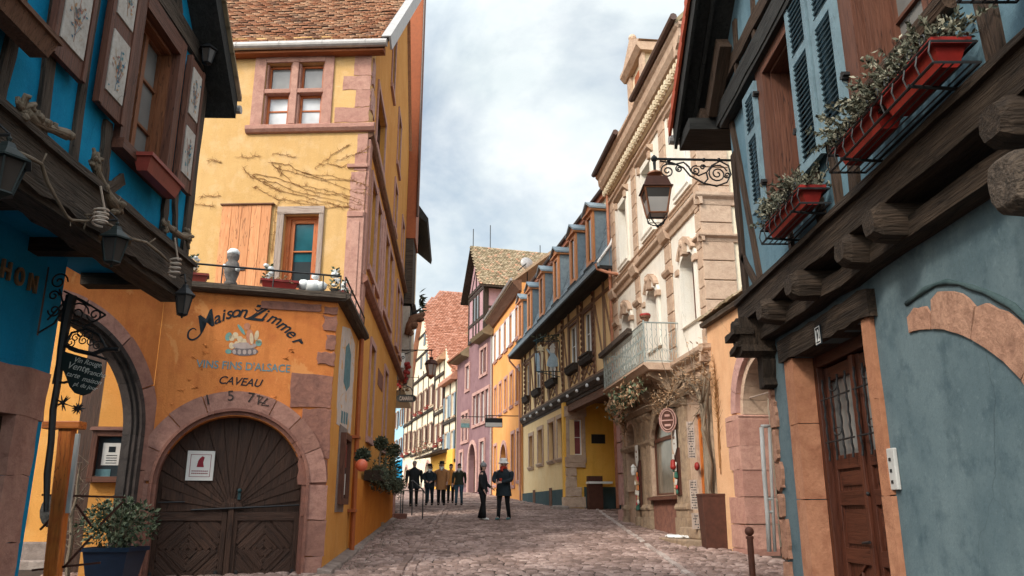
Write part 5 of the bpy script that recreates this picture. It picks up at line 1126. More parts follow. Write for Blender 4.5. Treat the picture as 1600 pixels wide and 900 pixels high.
# climbing bare vine on the upper front
v = MB(UF)
def vp(x, y, n=.015): a = UF.px(x, y, n); return (a[0], n, a[1])
def vine(pl, r=.0065, tw=6):
    P = []
    for i in range(len(pl)-1):
        for t in range(5): u = t/5; P.append(vp(pl[i][0]*(1-u)+pl[i+1][0]*u+R.uniform(-1.3, 1.3), pl[i][1]*(1-u)+pl[i+1][1]*u+R.uniform(-1.3, 1.3)))
    P.append(vp(*pl[-1])); n = len(P); v.tube(P, [r*(1-.55*(1-i/n)) for i in range(n)], 5)
    for k in range(tw*len(pl)):
        p = R.choice(P); l = R.uniform(.03, .10); a = R.uniform(0, 6.28); v.tube([p, (p[0]+l*cos(a), p[1]+.012, p[2]+l*sin(a))], [.004, .002], 4)
for pl in ([(580, 295), (560, 285), (520, 275), (478, 272), (450, 258), (424, 254)], [(585, 305), (555, 300), (515, 285), (480, 275), (455, 268), (430, 262), (425, 255)], [(575, 315), (540, 305), (505, 296), (470, 290), (430, 278), (396, 272)],
           [(572, 322), (535, 315), (500, 308), (465, 300), (430, 285), (400, 278), (394, 273)], [(570, 330), (530, 322), (495, 312), (470, 305), (440, 300), (425, 293), (410, 285)], [(560, 328), (520, 318), (480, 320), (450, 312), (436, 312), (420, 305), (400, 292), (397, 292)],
           [(440, 298), (425, 290), (402, 280)], [(492, 263), (508, 250), (530, 235), (545, 226)], [(524, 252), (545, 243), (565, 238), (578, 228)], [(500, 256), (520, 256), (530, 261), (545, 256)], [(427, 240), (445, 242), (462, 245)], [(374, 245), (390, 246), (404, 243)], [(430, 260), (440, 275), (436, 258)],
           [(436, 312), (430, 330), (428, 360), (424, 395)], [(312, 306), (325, 307), (345, 306)], [(305, 318), (320, 320), (332, 322)], [(325, 249), (335, 251), (346, 254)], [(380, 262), (388, 274), (396, 278)], [(575, 288), (545, 282), (510, 280), (470, 268)], [(565, 320), (530, 305), (500, 302), (462, 290), (440, 270)], [(448, 318), (470, 312), (510, 324), (540, 322), (568, 334)]): vine(pl)
single('climbing_vine', v, M['thinv'], 'leafless brown creeper spreading over the upper yellow wall above the terrace door', 'vine', UF.w(-1.2, 0, 5.9))
# terrace railing, boxes and winter decorations
rl_ = thing('terrace_railing', G.w(-1.2, 0, 3.34), 'thin dark iron railing around the terrace edge of the yellow house', 'railing')
m = MB(G); m.tube([(-2.6, .06, 3.60), (.03, .06, 3.60)], .016, 6)
for x in (-2.5, -1.75, -1.0, -.25, .02): m.tube([(x, .06, 3.3), (x, .06, 3.60)], .010, 5)
m.link('front_rail', M['iron'], rl_)
m = MB(A); m.tube([(-3.5, .06, 3.60), (0, .06, 3.60)], .016, 6); m.link('left_rail', M['iron'], rl_)
m = MB(S); m.tube([(0, .1, 3.60), (2.75, .1, 3.60)], .016, 6); m.tube([(0, .1, 3.45), (2.75, .1, 3.45)], .010, 6)
for x in (.0, .7, 1.4, 2.1, 2.75): m.tube([(x, .1, 3.3), (x, .1, 3.60)], .010, 5)
m.link('side_rail', M['iron'], rl_)
flowerbox('terrace_box', G, -1.18, -.62, 3.36, .13, -.25, .2, 'redp', 'dryl', 'bright red planter box on the terrace in front of the orange framed door', 'planter', 'terrace planter boxes', density=22, pl=.12)
flowerbox('terrace_box', G, -2.35, -1.95, 3.36, .12, -.22, .2, 'redpd', 'dryl', 'dull red planter box on the terrace at its left end by the blue house', 'planter', 'terrace planter boxes', density=22, pl=.12)
flowerbox('terrace_box', S, .4, 1.1, 3.36, .13, -.16, .2, 'redpd', 'fir', 'dull red planter box on the terrace side edge above the street', 'planter', 'terrace planter boxes', density=30, pl=.2)
def snowplant(c, h, lab):
    t = thing('snowy_plant', c, lab, 'plant', 'snow covered terrace plants'); m = MB(); m.lathe([(.05, 0), (.07, .1), (.06, .1)], c, 8); m.link('pot', M['dark'], t)
    m = MB()
    for i in range(40): a = R.uniform(0, 6.28); z = R.random()*h; r_ = .09*(1-z/h*.6); m.leaf((c[0]+r_*cos(a)*.6, c[1]+r_*sin(a)*.6, c[2]+.1+z), .07, .02, Vector((cos(a), sin(a), .6)).normalized())
    m.link('foliage', M['shrub'], t); m = MB()
    for i in range(12): a = R.uniform(0, 6.28); z = h*(.2+.8*i/12); r_ = .05; m.ball((c[0]+r_*cos(a), c[1]+r_*sin(a), c[2]+.1+z), R.uniform(.025, .042), (1.2, 1.2, .7), 6, .2)
    m.link('snow', M['snow'], t)
for (s, n, h, lab) in ((-2.2, -.35, .40, 'snow topped plant at the left end of the terrace'), (-1.08, -.30, .34, 'snow topped dark plant in front of the orange framed door'), (-.04, -.22, .36, 'snow topped plant at the street corner of the terrace')): snowplant(G.w(s, n, 3.36), h, lab)
snowplant(S.w(1.6, -.1, 3.36), .3, 'snow topped plant on the street side edge of the terrace'); snowplant(S.w(.9, -.05, 3.36), .34, 'second snowy plant on the street side edge, just behind the corner')
st_ = thing('stone_owl', G.w(-1.62, -.1, 3.36), 'grey snow capped stone figurine standing behind the rail before the salmon shutter', 'figurine'); c = G.w(-1.62, -.1, 3.34)
m = MB(); m.lathe([(.09, 0), (.10, .04), (.075, .08), (.11, .2), (.12, .28), (.10, .36), (.07, .40), (.09, .44), (.095, .50), (.05, .56), (.0, .575)], c, 12); m.link('body', M['owl'], st_, smooth=True)
m = MB(); m.lathe([(.096, .50), (.098, .54), (.06, .59), (.0, .605)], c, 10); m.ball((c[0]-.1, c[1]-.04, c[2]+.3), .04); m.ball((c[0]+.1, c[1]-.05, c[2]+.25), .04); m.link('snow_cap', M['snow'], st_, smooth=True)
c = G.w(-.38, -.2, 3.36); m = MB(); m.box(-.16, -.32, 3.36, .0, -.1, 3.5) if 0 else None
m = MB(); m.ball((c[0], c[1], c[2]+.1), .14, (1.25, 1, .8), 10, .12); m.ball((c[0]-.14, c[1]-.05, c[2]+.12), .1, (1, 1, .9), 8, .1); m.ball((c[0]+.14, c[1]-.03, c[2]+.1), .09, (1, 1, .9), 8, .1); m.ball((c[0]+.02, c[1], c[2]+.27), .06, (1, 1, .8), 8, .1)
single('snowy_mound', m, M['snow'], 'rounded white snow covered bush on the terrace corner', 'snow covered bush', (c[0], c[1], c[2]), smooth=True)
# ---- things of the passage: menu case, orange post, braces, planter, shrub
mc = thing('menu_case', (-6.2, 11.9, -.2), 'brown framed glass menu case with a white notice in the passage left of the gate', 'menu case')
CP = Fr(-5.62, 11.6, 82)
def cpx(x, y, n=0): return CP.px(x, y, n)
a, b = cpx(147, 673), cpx(201, 754); m = MB(CP); t = .08
m.box(a[0], -.08, b[1], a[0]+t, .06, a[1]); m.box(b[0]-t, -.08, b[1], b[0], .06, a[1]); m.box(a[0]+t, -.08, b[1], b[0]-t, .06, b[1]+t); m.box(a[0]+t, -.08, a[1]-t, b[0]-t, .06, a[1]); m.sweep([(-.08, a[1]), (.10, a[1]), (.06, a[1]+.05), (-.08, a[1]+.07)], a[0]-.03, b[0]+.03); m.link('frame', M['brown'], mc, bevel=.006)
m = MB(CP); m.box(a[0]+t, -.06, b[1]+t, b[0]-t, -.02, a[1]-t); m.link('pane', M['glass'], mc)
m = MB(CP); p, q_ = cpx(162, 692, -.01), cpx(188, 727, -.01); m.box(p[0], -.02, q_[1], q_[0], -.012, p[1]); m.link('notice', M['paper'], mc)
m = MB(CP); m.box(p[0]+.08, -.012, p[1]-.13, q_[0]-.09, -.009, p[1]-.05); [m.box(p[0]+.06, -.012, p[1]-.18-.035*i, q_[0]-.06, -.009, p[1]-.17-.035*i) for i in range(4)]; m.link('print', M['black'], mc)
m = MB(CP); p, q_ = cpx(150, 733, -.01), cpx(171, 747, -.01); m.box(p[0], -.02, q_[1], q_[0], -.012, p[1]); m.link('label_card', M['tealt'], mc)
m = MB(CP); m.box(a[0]+.02, -.45, -1.2, b[0]+.4, -.081, 3.1); m.link('case_post', M['yside'], mc)
# orange varnished post with a white batten
op = thing('orange_post', (-5.05, 8.9, gz(8.9)), 'varnished orange timber post with burn marks standing before the passage arch', 'post')
OP = Fr(-5.05, 8.9, 90)
def opx(x, y, n=0): a = OP.px(x, y, n); return a
a, b = opx(102, 660), opx(84, 900); m = MB(OP); w = .27
m.bar((b[0]-.02, -1.2), (a[0]+.005, a[1]), .15, -.12, .0, k=6, j=.003)
p, q_ = opx(68, 658), opx(118, 670); m.box(p[0], -.13, q_[1], p[0]+.42, .03, p[1]); m.link('post', M['oranw'], op, bevel=.01)
m = MB(OP); p, q_ = opx(122, 678), opx(106, 802); m.bar((q_[0], q_[1]), p, .045, -.02, .02); m.link('batten', M['greyp'], op, bevel=.004)
m = MB(OP)
for p, q_ in (((58, 773), (190, 777)), ((55, 828), (88, 795)), ((112, 788), (136, 822)), ((92, 888), (137, 838)), ((42, 892), (150, 880)), ((150, 820), (186, 784))): m.bar(opx(*p), opx(*q_), .022, -.10, -.085)
single('iron_brace_gate', m, M['rust'], 'low rusty iron gate with crossed bracing behind the orange post', 'gate', OP.w(0, -.1, -1.2))
m = MB(); 
for i in range(9): a = (-6.2+R.uniform(-.04, .04)+.0*i, 12.0, -1.1+i*.32); 
P = [(-5.75+R.uniform(-.03, .03), 10.9, -.95+i*.16) for i in range(10)]; m.tube(P, [.035-.002*i for i in range(10)], 7)
for i in range(26): p = R.choice(P[2:]); m.tube([p, (p[0]+R.uniform(-.18, .18), p[1]+R.uniform(-.05, .05), p[2]+R.uniform(.02, .2)), (p[0]+R.uniform(-.25, .25), p[1], p[2]+R.uniform(.1, .35))], [.008, .005, .002], 4)
single('old_climber', m, M['vine'], 'bare twisted climber stem rising in the passage beside the orange post', 'climber', (-5.75, 10.9, -.95))
pc = (-4.98, 10.55); bp = thing('blue_planter', (pc[0], pc[1], gz(10.5)), 'square dark blue planter with a round leafy shrub at the foot of the left arch', 'planter')
m = MB(); z0 = gz(10.5); q_ = .28; m.add([(pc[0]+sx*r_, pc[1]+sy*r_, z) for z, r_ in ((z0, .20), (-.43, q_)) for sx, sy in ((-1, -1), (1, -1), (1, 1), (-1, 1))], [(3, 2, 1, 0), (0, 1, 5, 4), (1, 2, 6, 5), (2, 3, 7, 6), (3, 0, 4, 7)]); m.box(pc[0]-q_-.02, pc[1]-q_-.02, -.47, pc[0]+q_+.02, pc[1]-q_+.02, -.42); m.box(pc[0]-q_-.02, pc[1]+q_-.02, -.47, pc[0]+q_+.02, pc[1]+q_+.02, -.42); m.box(pc[0]-q_-.02, pc[1]-q_+.02, -.47, pc[0]-q_+.02, pc[1]+q_-.02, -.42); m.box(pc[0]+q_-.02, pc[1]-q_+.02, -.47, pc[0]+q_+.02, pc[1]+q_-.02, -.42)
m.link('box', M['bluelow'] if 0 else paint('navy_planter_glaze', (.008, .022, .05), .35, .3, .5), bp)
m = MB()
for i in range(22): a = R.uniform(0, 6.28); t_ = R.uniform(.2, 1); m.tube([(pc[0], pc[1], -.45), (pc[0]+.2*cos(a)*t_, pc[1]+.2*sin(a)*t_, -.2), (pc[0]+.42*cos(a)*t_, pc[1]+.42*sin(a)*t_, .0+.1*(1-t_))], [.01, .007, .003], 4)
m.link('stem', M['vine'], bp); m = MB()
foliage(m, (pc[0], pc[1], -.13), .46, 1500, .065, .017, (1, 1, .68)); m.link('foliage', M['shrub'], bp)
# bar + pole-balls of the window garland on the street side
gb = thing('street_side_planter', S.w(7, .3, .6), 'long fir garland box with clipped ball trees on the street side of the yellow house', 'planter')
m = MB(S); m.box(4.4, .06, .62, 11.4, .40, .82); m.link('box', M['timber'], gb)
m = MB(S)
for i in range(520): x = R.uniform(4.3, 11.5); sprig(m, (x, R.uniform(.12, .42), R.uniform(.60, .88)), (R.gauss(0, .6), R.uniform(.0, .5), R.gauss(0, .5)), R.uniform(.12, .26), .004, .06, 12, .012, 1.0)
m.link('foliage', M['fir'], gb)
for (x, y, r_) in ((595, 693, .17), (617, 703, .19), (567, 712, .15)):
    s, z = S.px(x, y, .28); m = MB(S); m.tube([(s, .26, .8), (s+.02, .28, z-.1)], .02, 6); tr = m.link('trunk', M['vine'], gb)
    m = MB(); c = S.w(s, .28, z); foliage(m, c, r_*.8, 800, .05, .016); m.link('crown', M['fir'], gb)
for x in (6.0, 7.4, 8.8):
    m = MB(S)
    m.tube([(x, .35, .8), (x, .35, 1.45)], [.03, .008], 5)
    for i in range(90): z = R.random(); a = R.uniform(0, 6.28); r_ = .16*(1-z); m.leaf((x+r_*cos(a), .35+r_*sin(a), .85+z*.6), .12, .03, Vector((cos(a), sin(a), .2)).normalized())
    m.link('small_fir', M['fir'], gb)
s, z = S.px(565, 727, .4); c = S.w(s, .4, z); m = MB(); m.ball(c, .10, (1, 1, 1), 14); single('orange_globe_lamp', m, paint('orange_globe', (.62, .13, .06), .4, .1, .4), 'round orange globe hanging at the near end of the garland box', 'globe', c, smooth=True)
m = MB(S)
for i in range(3): m.box(12.6, .0, -1.2, 14.1-i*.35, 1.05-i*.30, -.38+i*.17)
single('street_steps', m, M['sandd'], 'low stone steps projecting into the street beside the yellow house', 'steps', S.w(13.2, .4, -.6), bevel=.015)
hr = MB(S)
for n in (.35, .95): hr.tube([(12.7, n, -.5), (12.7, n, .62)], .018, 6); hr.tube([(13.9, n*.6, -.1), (13.9, n*.6, .95)], .018, 6)
hr.tube([(12.5, 1.05, .50), (12.7, .95, .64), (13.9, .57, .97), (14.4, .5, .97)], .02, 6); hr.tube([(12.7, .35, .62), (12.7, .95, .62)], .016, 6)
single('iron_handrail', hr, M['iron'], 'black iron handrail on the street steps by the yellow house', 'handrail', S.w(13, .5, -.4))
# ================================================================== THE CREAM STONE TOWN HOUSE
wh = thing('cream_house', W.w(4, -2, gz(20)), 'tall off white town house with tan rusticated stone strips, wrought iron balcony and heavy cornice', 'house')
wins = []
for c in (1.0, 3.95, 6.65):
    wins.append(dict(r=(c-.47, 4.0, c+.47, 5.35), arch=.28, rows=3, cols=2, dep=.28, sur=.16, surm='white', proud=.07, wm='brown' if c < 2 else 'orpil', gm='glass'))
    wins.append(dict(r=(c-.45, 7.2, c+.45, 9.05), rows=3, cols=2, dep=.26, sur=.17, surm='white', proud=.06, wm='whitep', gm='glassm', sill=.12))
shopw = dict(r=(2.80, .38, 4.55, 1.75), arch=.50, rows=1, cols=1, dep=.07, sur=.12, surm='tanst', proud=.07, wm='brown', gm='glasss', t=.06)
door_ = dict(r=(.36, -.55, 1.12, 2.0), rows=1, cols=1, dep=.07, sur=.10, surm='tanst', proud=.05, wm='oranw', gm='glass', t=.12)
lw = dict(r=(6.25, .55, 7.15, 2.1), arch=.3, rows=1, cols=1, dep=.22, sur=.1, surm='tanst', proud=.06, wm='brown', gm='glass')
facade(wh, W, [(0, 3.05), (8.3, 3.05), (8.3, 10.2), (0, 10.2)], M['white'], wins, .4)
facade(wh, W, [(0, -1), (8.3, -1), (8.3, 3.05), (0, 3.05)], M['tanst'], [shopw, door_, lw], .4)
m = MB(WS); m.prism(rect(0.01, -1, 6, 10.2), -.4, 0); m.link('side_wall', M['cream'], wh)
m = MB(W); m.prism(rect(.3, -1, 8.3, 9.9), -6, -.45); m.link('rear_wall', M['cream'], wh)
# rusticated strips
m = MB(W)
for s0, s1 in ((0.001, .34), (2.2, 2.68), (5.1, 5.55), (7.75, 8.3)):
    z = 3.3; i = 0
    while z < 9.9: hh = .43; m.box(s0, .001, z, s1, .045, z+hh-.022); z += hh; i += 1
m.link('rusticated_strip', M['tanst'], wh, bevel=.012)
m = MB(WS); z = 3.0; i = 0
while z < 9.9: m.box(-.045, .001, z, .66, .045, z+.408); m.box(.95, .001, z, 1.02, .04, z+.43) if 0 else None; z += .43; i += 1
m.link('side_quoins', M['tanst'], wh, bevel=.012)
def corn(z, n1, h, s0=-.13, s1=8.35, mat='tanst', ret=True, name='string_course'):
    pr = [(0, z-h), (n1*.35, z-h), (n1*.5, z-h*.55), (n1*.9, z-h*.35), (n1, z-h*.25), (n1, z), (0, z+.03)]
    m = MB(W); m.sweep(pr, s0, s1); m.link(name, M[mat], wh)
    if ret: m = MB(WS); m.sweep(pr, -n1+.003, 6); m.link(name, M[mat], wh)
corn(6.66, .16, .26); corn(5.72, .14, .16, -.12, .34); corn(6.98, .07, .10, ret=False); corn(3.30, .26, .34, -.2, 8.3); corn(9.72, .12, .16)
m = MB(W)
for s in (2.18, 5.08, 7.73): m.sweep([(0, 5.50), (.08, 5.52), (.13, 5.60), (.13, 5.66), (0, 5.70)], s-.03, s+.55); m.sweep([(0, 6.36), (.14, 6.40), (.21, 6.6), (.21, 6.67), (0, 6.69)], s-.02, s+.52)
m.link('impost', M['tanst'], wh)
# pediments over the windows
for c in (1.0, 3.95, 6.65):
    m = MB(W); m.arch(c, 5.35, .50, .62, .0, .13, 25, 155, 1, 12); m.box(c-.72, .001, 5.26, c-.5, .12, 5.40); m.box(c+.5, .001, 5.26, c+.72, .12, 5.40); m.prism([(c-.1, 5.58), (c+.1, 5.58), (c+.15, 5.98), (c-.15, 5.98)], 0, .17)
    m.ball((c, .15, 5.85), .08, (1, 1, 1.2), 8); m.sweep([(0, 9.25), (.05, 9.27), (.17, 9.36), (.19, 9.42), (0, 9.45)], c-.66, c+.66); m.box(c-.62, .07, 9.06, c-.46, .13, 9.26); m.box(c+.46, .07, 9.06, c+.62, .13, 9.26)
    m.link('window_hood', M['tanst'], wh, bevel=.006)
# cornice with dentils, gutters
m = MB(W); pr = [(0, 9.95), (.12, 9.97), (.14, 10.12), (.30, 10.18), (.38, 10.32), (.40, 10.50), (.46, 10.56), (.46, 10.64), (0, 10.70)]; m.sweep(pr, -.4, 8.3); m.link('cornice', M['tanst'], wh)
m = MB(WS); m.sweep(pr, -.40, 6); m.link('cornice', M['tanst'], wh)
m = MB(W); m.box(-.35, .0, 9.955, 8.3, .11, 9.995)
for i in range(34): s = -.1+i*.25; m.box(s, .12, 9.98, s+.12, .27, 10.10); m.ball((s+.06, .22, 9.96), .055, seg=6)
m.link('dentils', M['cream'], wh)
m = MB(W); m.tube([(-.5, .52, 10.72), (3.3, .52, 10.72)], .085, 8); m.tube([(5.2, .52, 10.72), (8.35, .52, 10.72)], .085, 8); m.link('gutter', M['dpipe'], wh)
m = MB(W); m.sweep([(.45, 10.72), (-4, 15.5), (-4, 15.3), (.45, 10.6)], -.4, 3.3); m.sweep([(.45, 10.72), (-4, 15.5), (-4, 15.3), (.45, 10.6)], 5.2, 8.4); m.link('roof', M['tileb'], wh)
# stone dormer
dm = MB(W); dm.box(3.5, -2, 10.6, 5.0, .05, 12.4); dmo = dm.link('dormer', M['cream'], wh)
m = MB(W); m.box(3.42, .05, 10.65, 3.75, .14, 12.3); m.box(4.75, .05, 10.65, 5.08, .14, 12.3); m.sweep([(-2, 12.3), (.2, 12.3), (.32, 12.45), (.32, 12.55), (-2, 12.6)], 3.3, 5.2)
m.prism([(3.25, 12.6), (5.25, 12.6), (4.25, 13.2)], -2, .25); m.ball((4.9, .1, 12.7), .1); m.ball((4.25, .15, 13.25), .12); m.link('pediment', M['tanst'], dmo)
m = MB(W); m.box(4.05, .04, 10.8, 4.5, .07, 12.1); m.link('window', M['orpil'], dmo)
# downpipes
m = MB(W); m.tube([(8.22, .5, 10.7), (8.22, .30, 10.45), (8.22, .12, 9.9), (8.22, .12, .1)], .05, 8); m.link('downpipe', M['pipe'], wh, smooth=True)
m = MB(WS); m.tube([(1.15, .08, 9.9), (1.15, .08, 3.9)], .045, 8); m.box(1.0, .001, 3.8, 1.25, .05, 9.9) if 0 else None; m.link('downpipe', M['pipe'], wh, smooth=True)
m = MB(W)
for z in (-.8, .2, 1.1, 2.0): m.stone(7.72, z, 8.32, z+.86, .0, .10, .01, 3)
m.link('corner_quoin', M['sandl'], wh, bevel=.015)
# ground floor order
for s0, s1 in ((.02, .24), (1.75, 2.15), (2.2, 2.55), (4.72, 5.0), (5.25, 5.55), (6.0-.12, 6.12), (7.30, 7.55)):
    m = MB(W); m.box(s0, .001, .18, s1, .09, 2.38); m.box(s0-.03, .001, -.7, s1+.03, .15, -.12); m.box(s0-.02, .001, -.12, s1+.02, .12, .18); m.sweep([(0, .05), (.15, .05), (.16, .10), (.12, .18), (0, .2)], s0-.04, s1+.04); m.sweep([(0, 2.3), (.10, 2.3), (.15, 2.4), (.15, 2.46), (0, 2.5)], s0-.03, s1+.03)
    m.link('pilaster', M['weath'], wh, bevel=.01)
m = MB(W); m.sweep([(0, 2.5), (.10, 2.5), (.16, 2.62), (.16, 2.72), (0, 2.75)], .0, 8.3); m.sweep([(0, 1.62), (.07, 1.62), (.13, 1.72), (.13, 1.78), (0, 1.8)], 4.5, 7.7); m.link('entablature', M['weath'], wh)
m = MB(W); m.box(2.6, .001, -.8, 4.6, .06, .30); m.link('shop_apron', M['sandd'], wh); m = MB(W); m.sweep([(0, .28), (.2, .28), (.2, .35), (0, .38)], 2.55, 4.66); m.link('shop_sill', M['brown'], wh)
m = MB(W); m.arch(3.6, 1.78, .55, .82, .07, .14, 20, 160, 7, 3, .01); m.link('arch_blocks', M['weath'], wh, bevel=.01)
m = MB(W); m.box(.1, .0, -.9, 1.9, .75, -.52); m.box(.2, .0, -.52, 1.5, .42, -.30); single('door_steps', m, M['weath'], 'two worn stone steps before the shop door of the cream house', 'steps', W.w(1, .3, -.7), bevel=.03)
m = MB(W)
for i in range(9): x = R.uniform(.9, 1.8); m.ball((x, R.uniform(.35, .62), -.49), .11, (1.5, 1.1, .3), 8, .25)
single('white_bundle', m, M['whitep'], 'white crumpled sheet lying on the lower step of the shop', 'cloth', W.w(1.3, .5, -.5))
# balcony
bz = 3.30; s0, s1, nn = 1.98, 6.35, .88
bc = MB(W); bc.sweep([(0, bz-.16), (nn-.12, bz-.16), (nn-.04, bz-.08), (nn, bz-.05), (nn, bz), (0, bz)], s0, s1); bo = bc.link('balcony', M['tanst'], wh)
for s in (s0+.25, s0+2.1, s1-.3):
    m = MB(W); m.add([(s+a, n, z) for a in (0, .22) for n, z in ((0, bz-.16), (.7, bz-.16), (.7, bz-.26), (.45, bz-.38), (.25, bz-.62), (0, bz-.8))], [tuple(range(6)), tuple(range(11, 5, -1))]+[(i, (i+1) % 6, (i+1) % 6+6, i+6) for i in range(6)]); m.link('bracket', M['weath'], bo)
def rail(F, a, b, n):
    L_ = b-a; m.tube([(a, n, bz+.95), (b, n, bz+.95)], .018, 6); m.tube([(a, n, bz+.05), (b, n, bz+.05)], .014, 5); m.tube([(a, n, bz+.80), (b, n, bz+.80)], .008, 4)
    k = max(3, int(L_/.13))
    for i in range(k+1):
        x = a+L_*i/k; m.tube([(x, n, bz+.05), (x, n, bz+.95)], .007, 4)
        if i < k:
            xm = x+L_/k/2; w_ = L_/k*.42
            m.tube([(xm+w_*.8*sin(t*.9)*(1 if i % 2 else -1), n+.01*cos(t), bz+.08+t*.052) for t in range(15)], .007, 4)
            m.tube(spiral((xm, bz+.30), w_*.9, .01, 0, 1.3, n=n, k=9), .006, 4); m.tube(spiral((xm, bz+.62), w_*.9, .01, pi, 1.3, n=n, k=9), .006, 4)
            m.tube([(xm+w_*.6*cos(t*pi/4), n, bz+.87+.05*sin(t*pi/4)) for t in range(8)], .005, 4, closed=True)
m = MB(W); rail(W, s0+.05, s1-.05, nn-.05)
for s in (s0+.05, s1-.05):
    m.tube([(s, 0, bz+.95), (s, nn-.05, bz+.95)], .018, 6); m.tube([(s, 0, bz+.05), (s, nn-.05, bz+.05)], .014, 5); m.tube([(s, nn-.05, bz), (s, nn-.05, bz+1.0)], .02, 6)
    for i in range(7):
        n = .06+i*.115; m.tube([(s, n, bz+.05), (s, n, bz+.95)], .007, 4); m.tube([(s, n+.03+.035*sin(t*.9), bz+.08+t*.052) for t in range(15)], .0055, 4); m.tube(spiral((n+.05, bz+.3), .045, .01, 0, 1.3, plane='ns', n=s, k=9), .005, 4)
m.link('railing', M['irong'], bo)
m = MB(W); m.box(s0+1.0, nn-.02, bz+.90, s1, nn+.10, bz+1.02, j=.01); m.link('hand_rail_board', M['timberl'], bo)
c = W.w(s0+.12, nn-.12, bz+.97); t_ = thing('balcony_flowerpot', c, 'red banded terracotta pot on the near corner of the iron balcony', 'flowerpot'); m = MB(); m.lathe([(.07, 0), (.10, .10), (.12, .10), (.13, .14), (.105, .16)], c, 12); m.link('pot', M['timbr'], t_); m = MB(); m.lathe([(.128, .14), (.135, .16), (.125, .19), (.11, .20)], c, 12); m.link('red_rim', M['redp'], t_)
# dry garlands, climber
def garland(F, pts, w, cnt, mats, label, cat='garland', hang=.2):
    t = thing('dry_garland', F.w(*pts[0]), label, cat); m = MB(F); m.tube(pts, .02, 5); m.link('stem', M['vine'], t)
    for mt in mats:
        m = MB(F)
        for i in range(cnt):
            k = R.random()*(len(pts)-1.001); a = pts[int(k)]; b = pts[int(k)+1]; u = k-int(k); p = [a[j]+(b[j]-a[j])*u for j in range(3)]
            m.leaf((p[0]+R.gauss(0, w), p[1]+abs(R.gauss(0, w*.7)), p[2]+R.gauss(-hang*.4, hang)), R.uniform(.06, .16), R.uniform(.015, .035), Vector((R.gauss(0, .5), R.gauss(0, .5), R.gauss(-.6, .6))).normalized())
        m.link('leaves', M[mt], t)
    return t
garland(W, [(3.0, .62, 3.0), (4.2, .75, 2.85), (5.3, .6, 2.9), (6.4, .5, 2.9)], .22, 420, ('shrub', 'dryl'), 'dark garland with dried brown leaves hanging under the iron balcony', hang=.16)
garland(W, [(6.3, .3, 2.9), (6.6, .25, 2.5), (6.5, .2, 2.2)], .12, 120, ('dryl',), 'bunch of dry hanging leaves at the far end of the balcony', hang=.2)
cl = thing('wisteria', W.w(.18, .15, -.6), 'leafless twisted climber trunk with pale dry tufts arching over the shop door', 'climber')
m = MB(W); T = [(.05, .22, -.7), (.12, .2, .2), (.0, .22, .9), (.1, .2, 1.5), (.02, .25, 2.1), (.25, .28, 2.5), (.9, .3, 2.75), (1.7, .3, 2.55), (2.4, .28, 2.4), (2.9, .25, 2.55)]
m.tube(T, [.09, .075, .085, .06, .06, .05, .04, .032, .025, .015], 8)
m.tube([(.12, .2, .2), (-.1, .2, .9), (.08, .25, 1.6), (-.12, .2, 2.2), (-.3, .15, 2.7)], [.05, .045, .04, .03, .015], 6); m.tube([(.02, .25, 2.1), (-.1, .2, 2.6), (.1, .15, 3.1)], [.04, .025, .01], 5)
for i in range(60):
    p = R.choice(T[4:]); d = [R.gauss(0, .25), abs(R.gauss(0, .12)), R.gauss(.05, .2)]
    m.tube([p, tuple(p[j]+d[j]+R.gauss(0, .04) for j in range(3)), tuple(p[j]+d[j]*1.9+R.gauss(0, .06) for j in range(3))], [.010, .007, .003], 4)
m.link('trunk', M['vine'], cl, smooth=True)
m = MB(W)
for i in range(1000):
    p = R.choice(T[5:]+[(-.2, .15, 2.6), (.1, .15, 3.0), (2.6, .3, 2.45)]); m.leaf((p[0]+R.gauss(0, .22), p[1]+abs(R.gauss(0, .12)), p[2]+R.gauss(.05, .16)), R.uniform(.05, .13), R.uniform(.006, .016))
m.link('dry_tufts', M['dryl'], cl)
# round painted shop emblem and its bracket
oe = thing('oval_shop_sign', W.w(3.0, .45, 2.1), 'oval dark red sign with a double ring and bars above the shop window', 'sign')
OS = W.off(2.25, .30, 55); m = MB(OS); k = 20; m.prism([(.175*cos(i*2*pi/k), 2.02+.25*sin(i*2*pi/k)) for i in range(k)], -.02, .02); m.link('board', M['rust'], oe)
m = MB(OS); m.tube([(.15*cos(i*2*pi/k), .024, 2.02+.22*sin(i*2*pi/k)) for i in range(k)], .014, 5, closed=True); m.tube([(.19*cos(i*2*pi/k), .0, 2.02+.265*sin(i*2*pi/k)) for i in range(k)], .02, 5, closed=True); m.box(-.13, .02, 2.0, .13, .035, 2.03); m.box(-.06, .02, 2.1, .06, .032, 2.15); m.box(-.07, .02, 1.88, .07, .032, 1.93); m.link('emblem', M['sandl'], oe)
m = MB(W); m.tube([(2.25, .0, 2.31), (2.25, .34, 2.31)], .014, 5); m.link('bracket', M['iron'], oe)
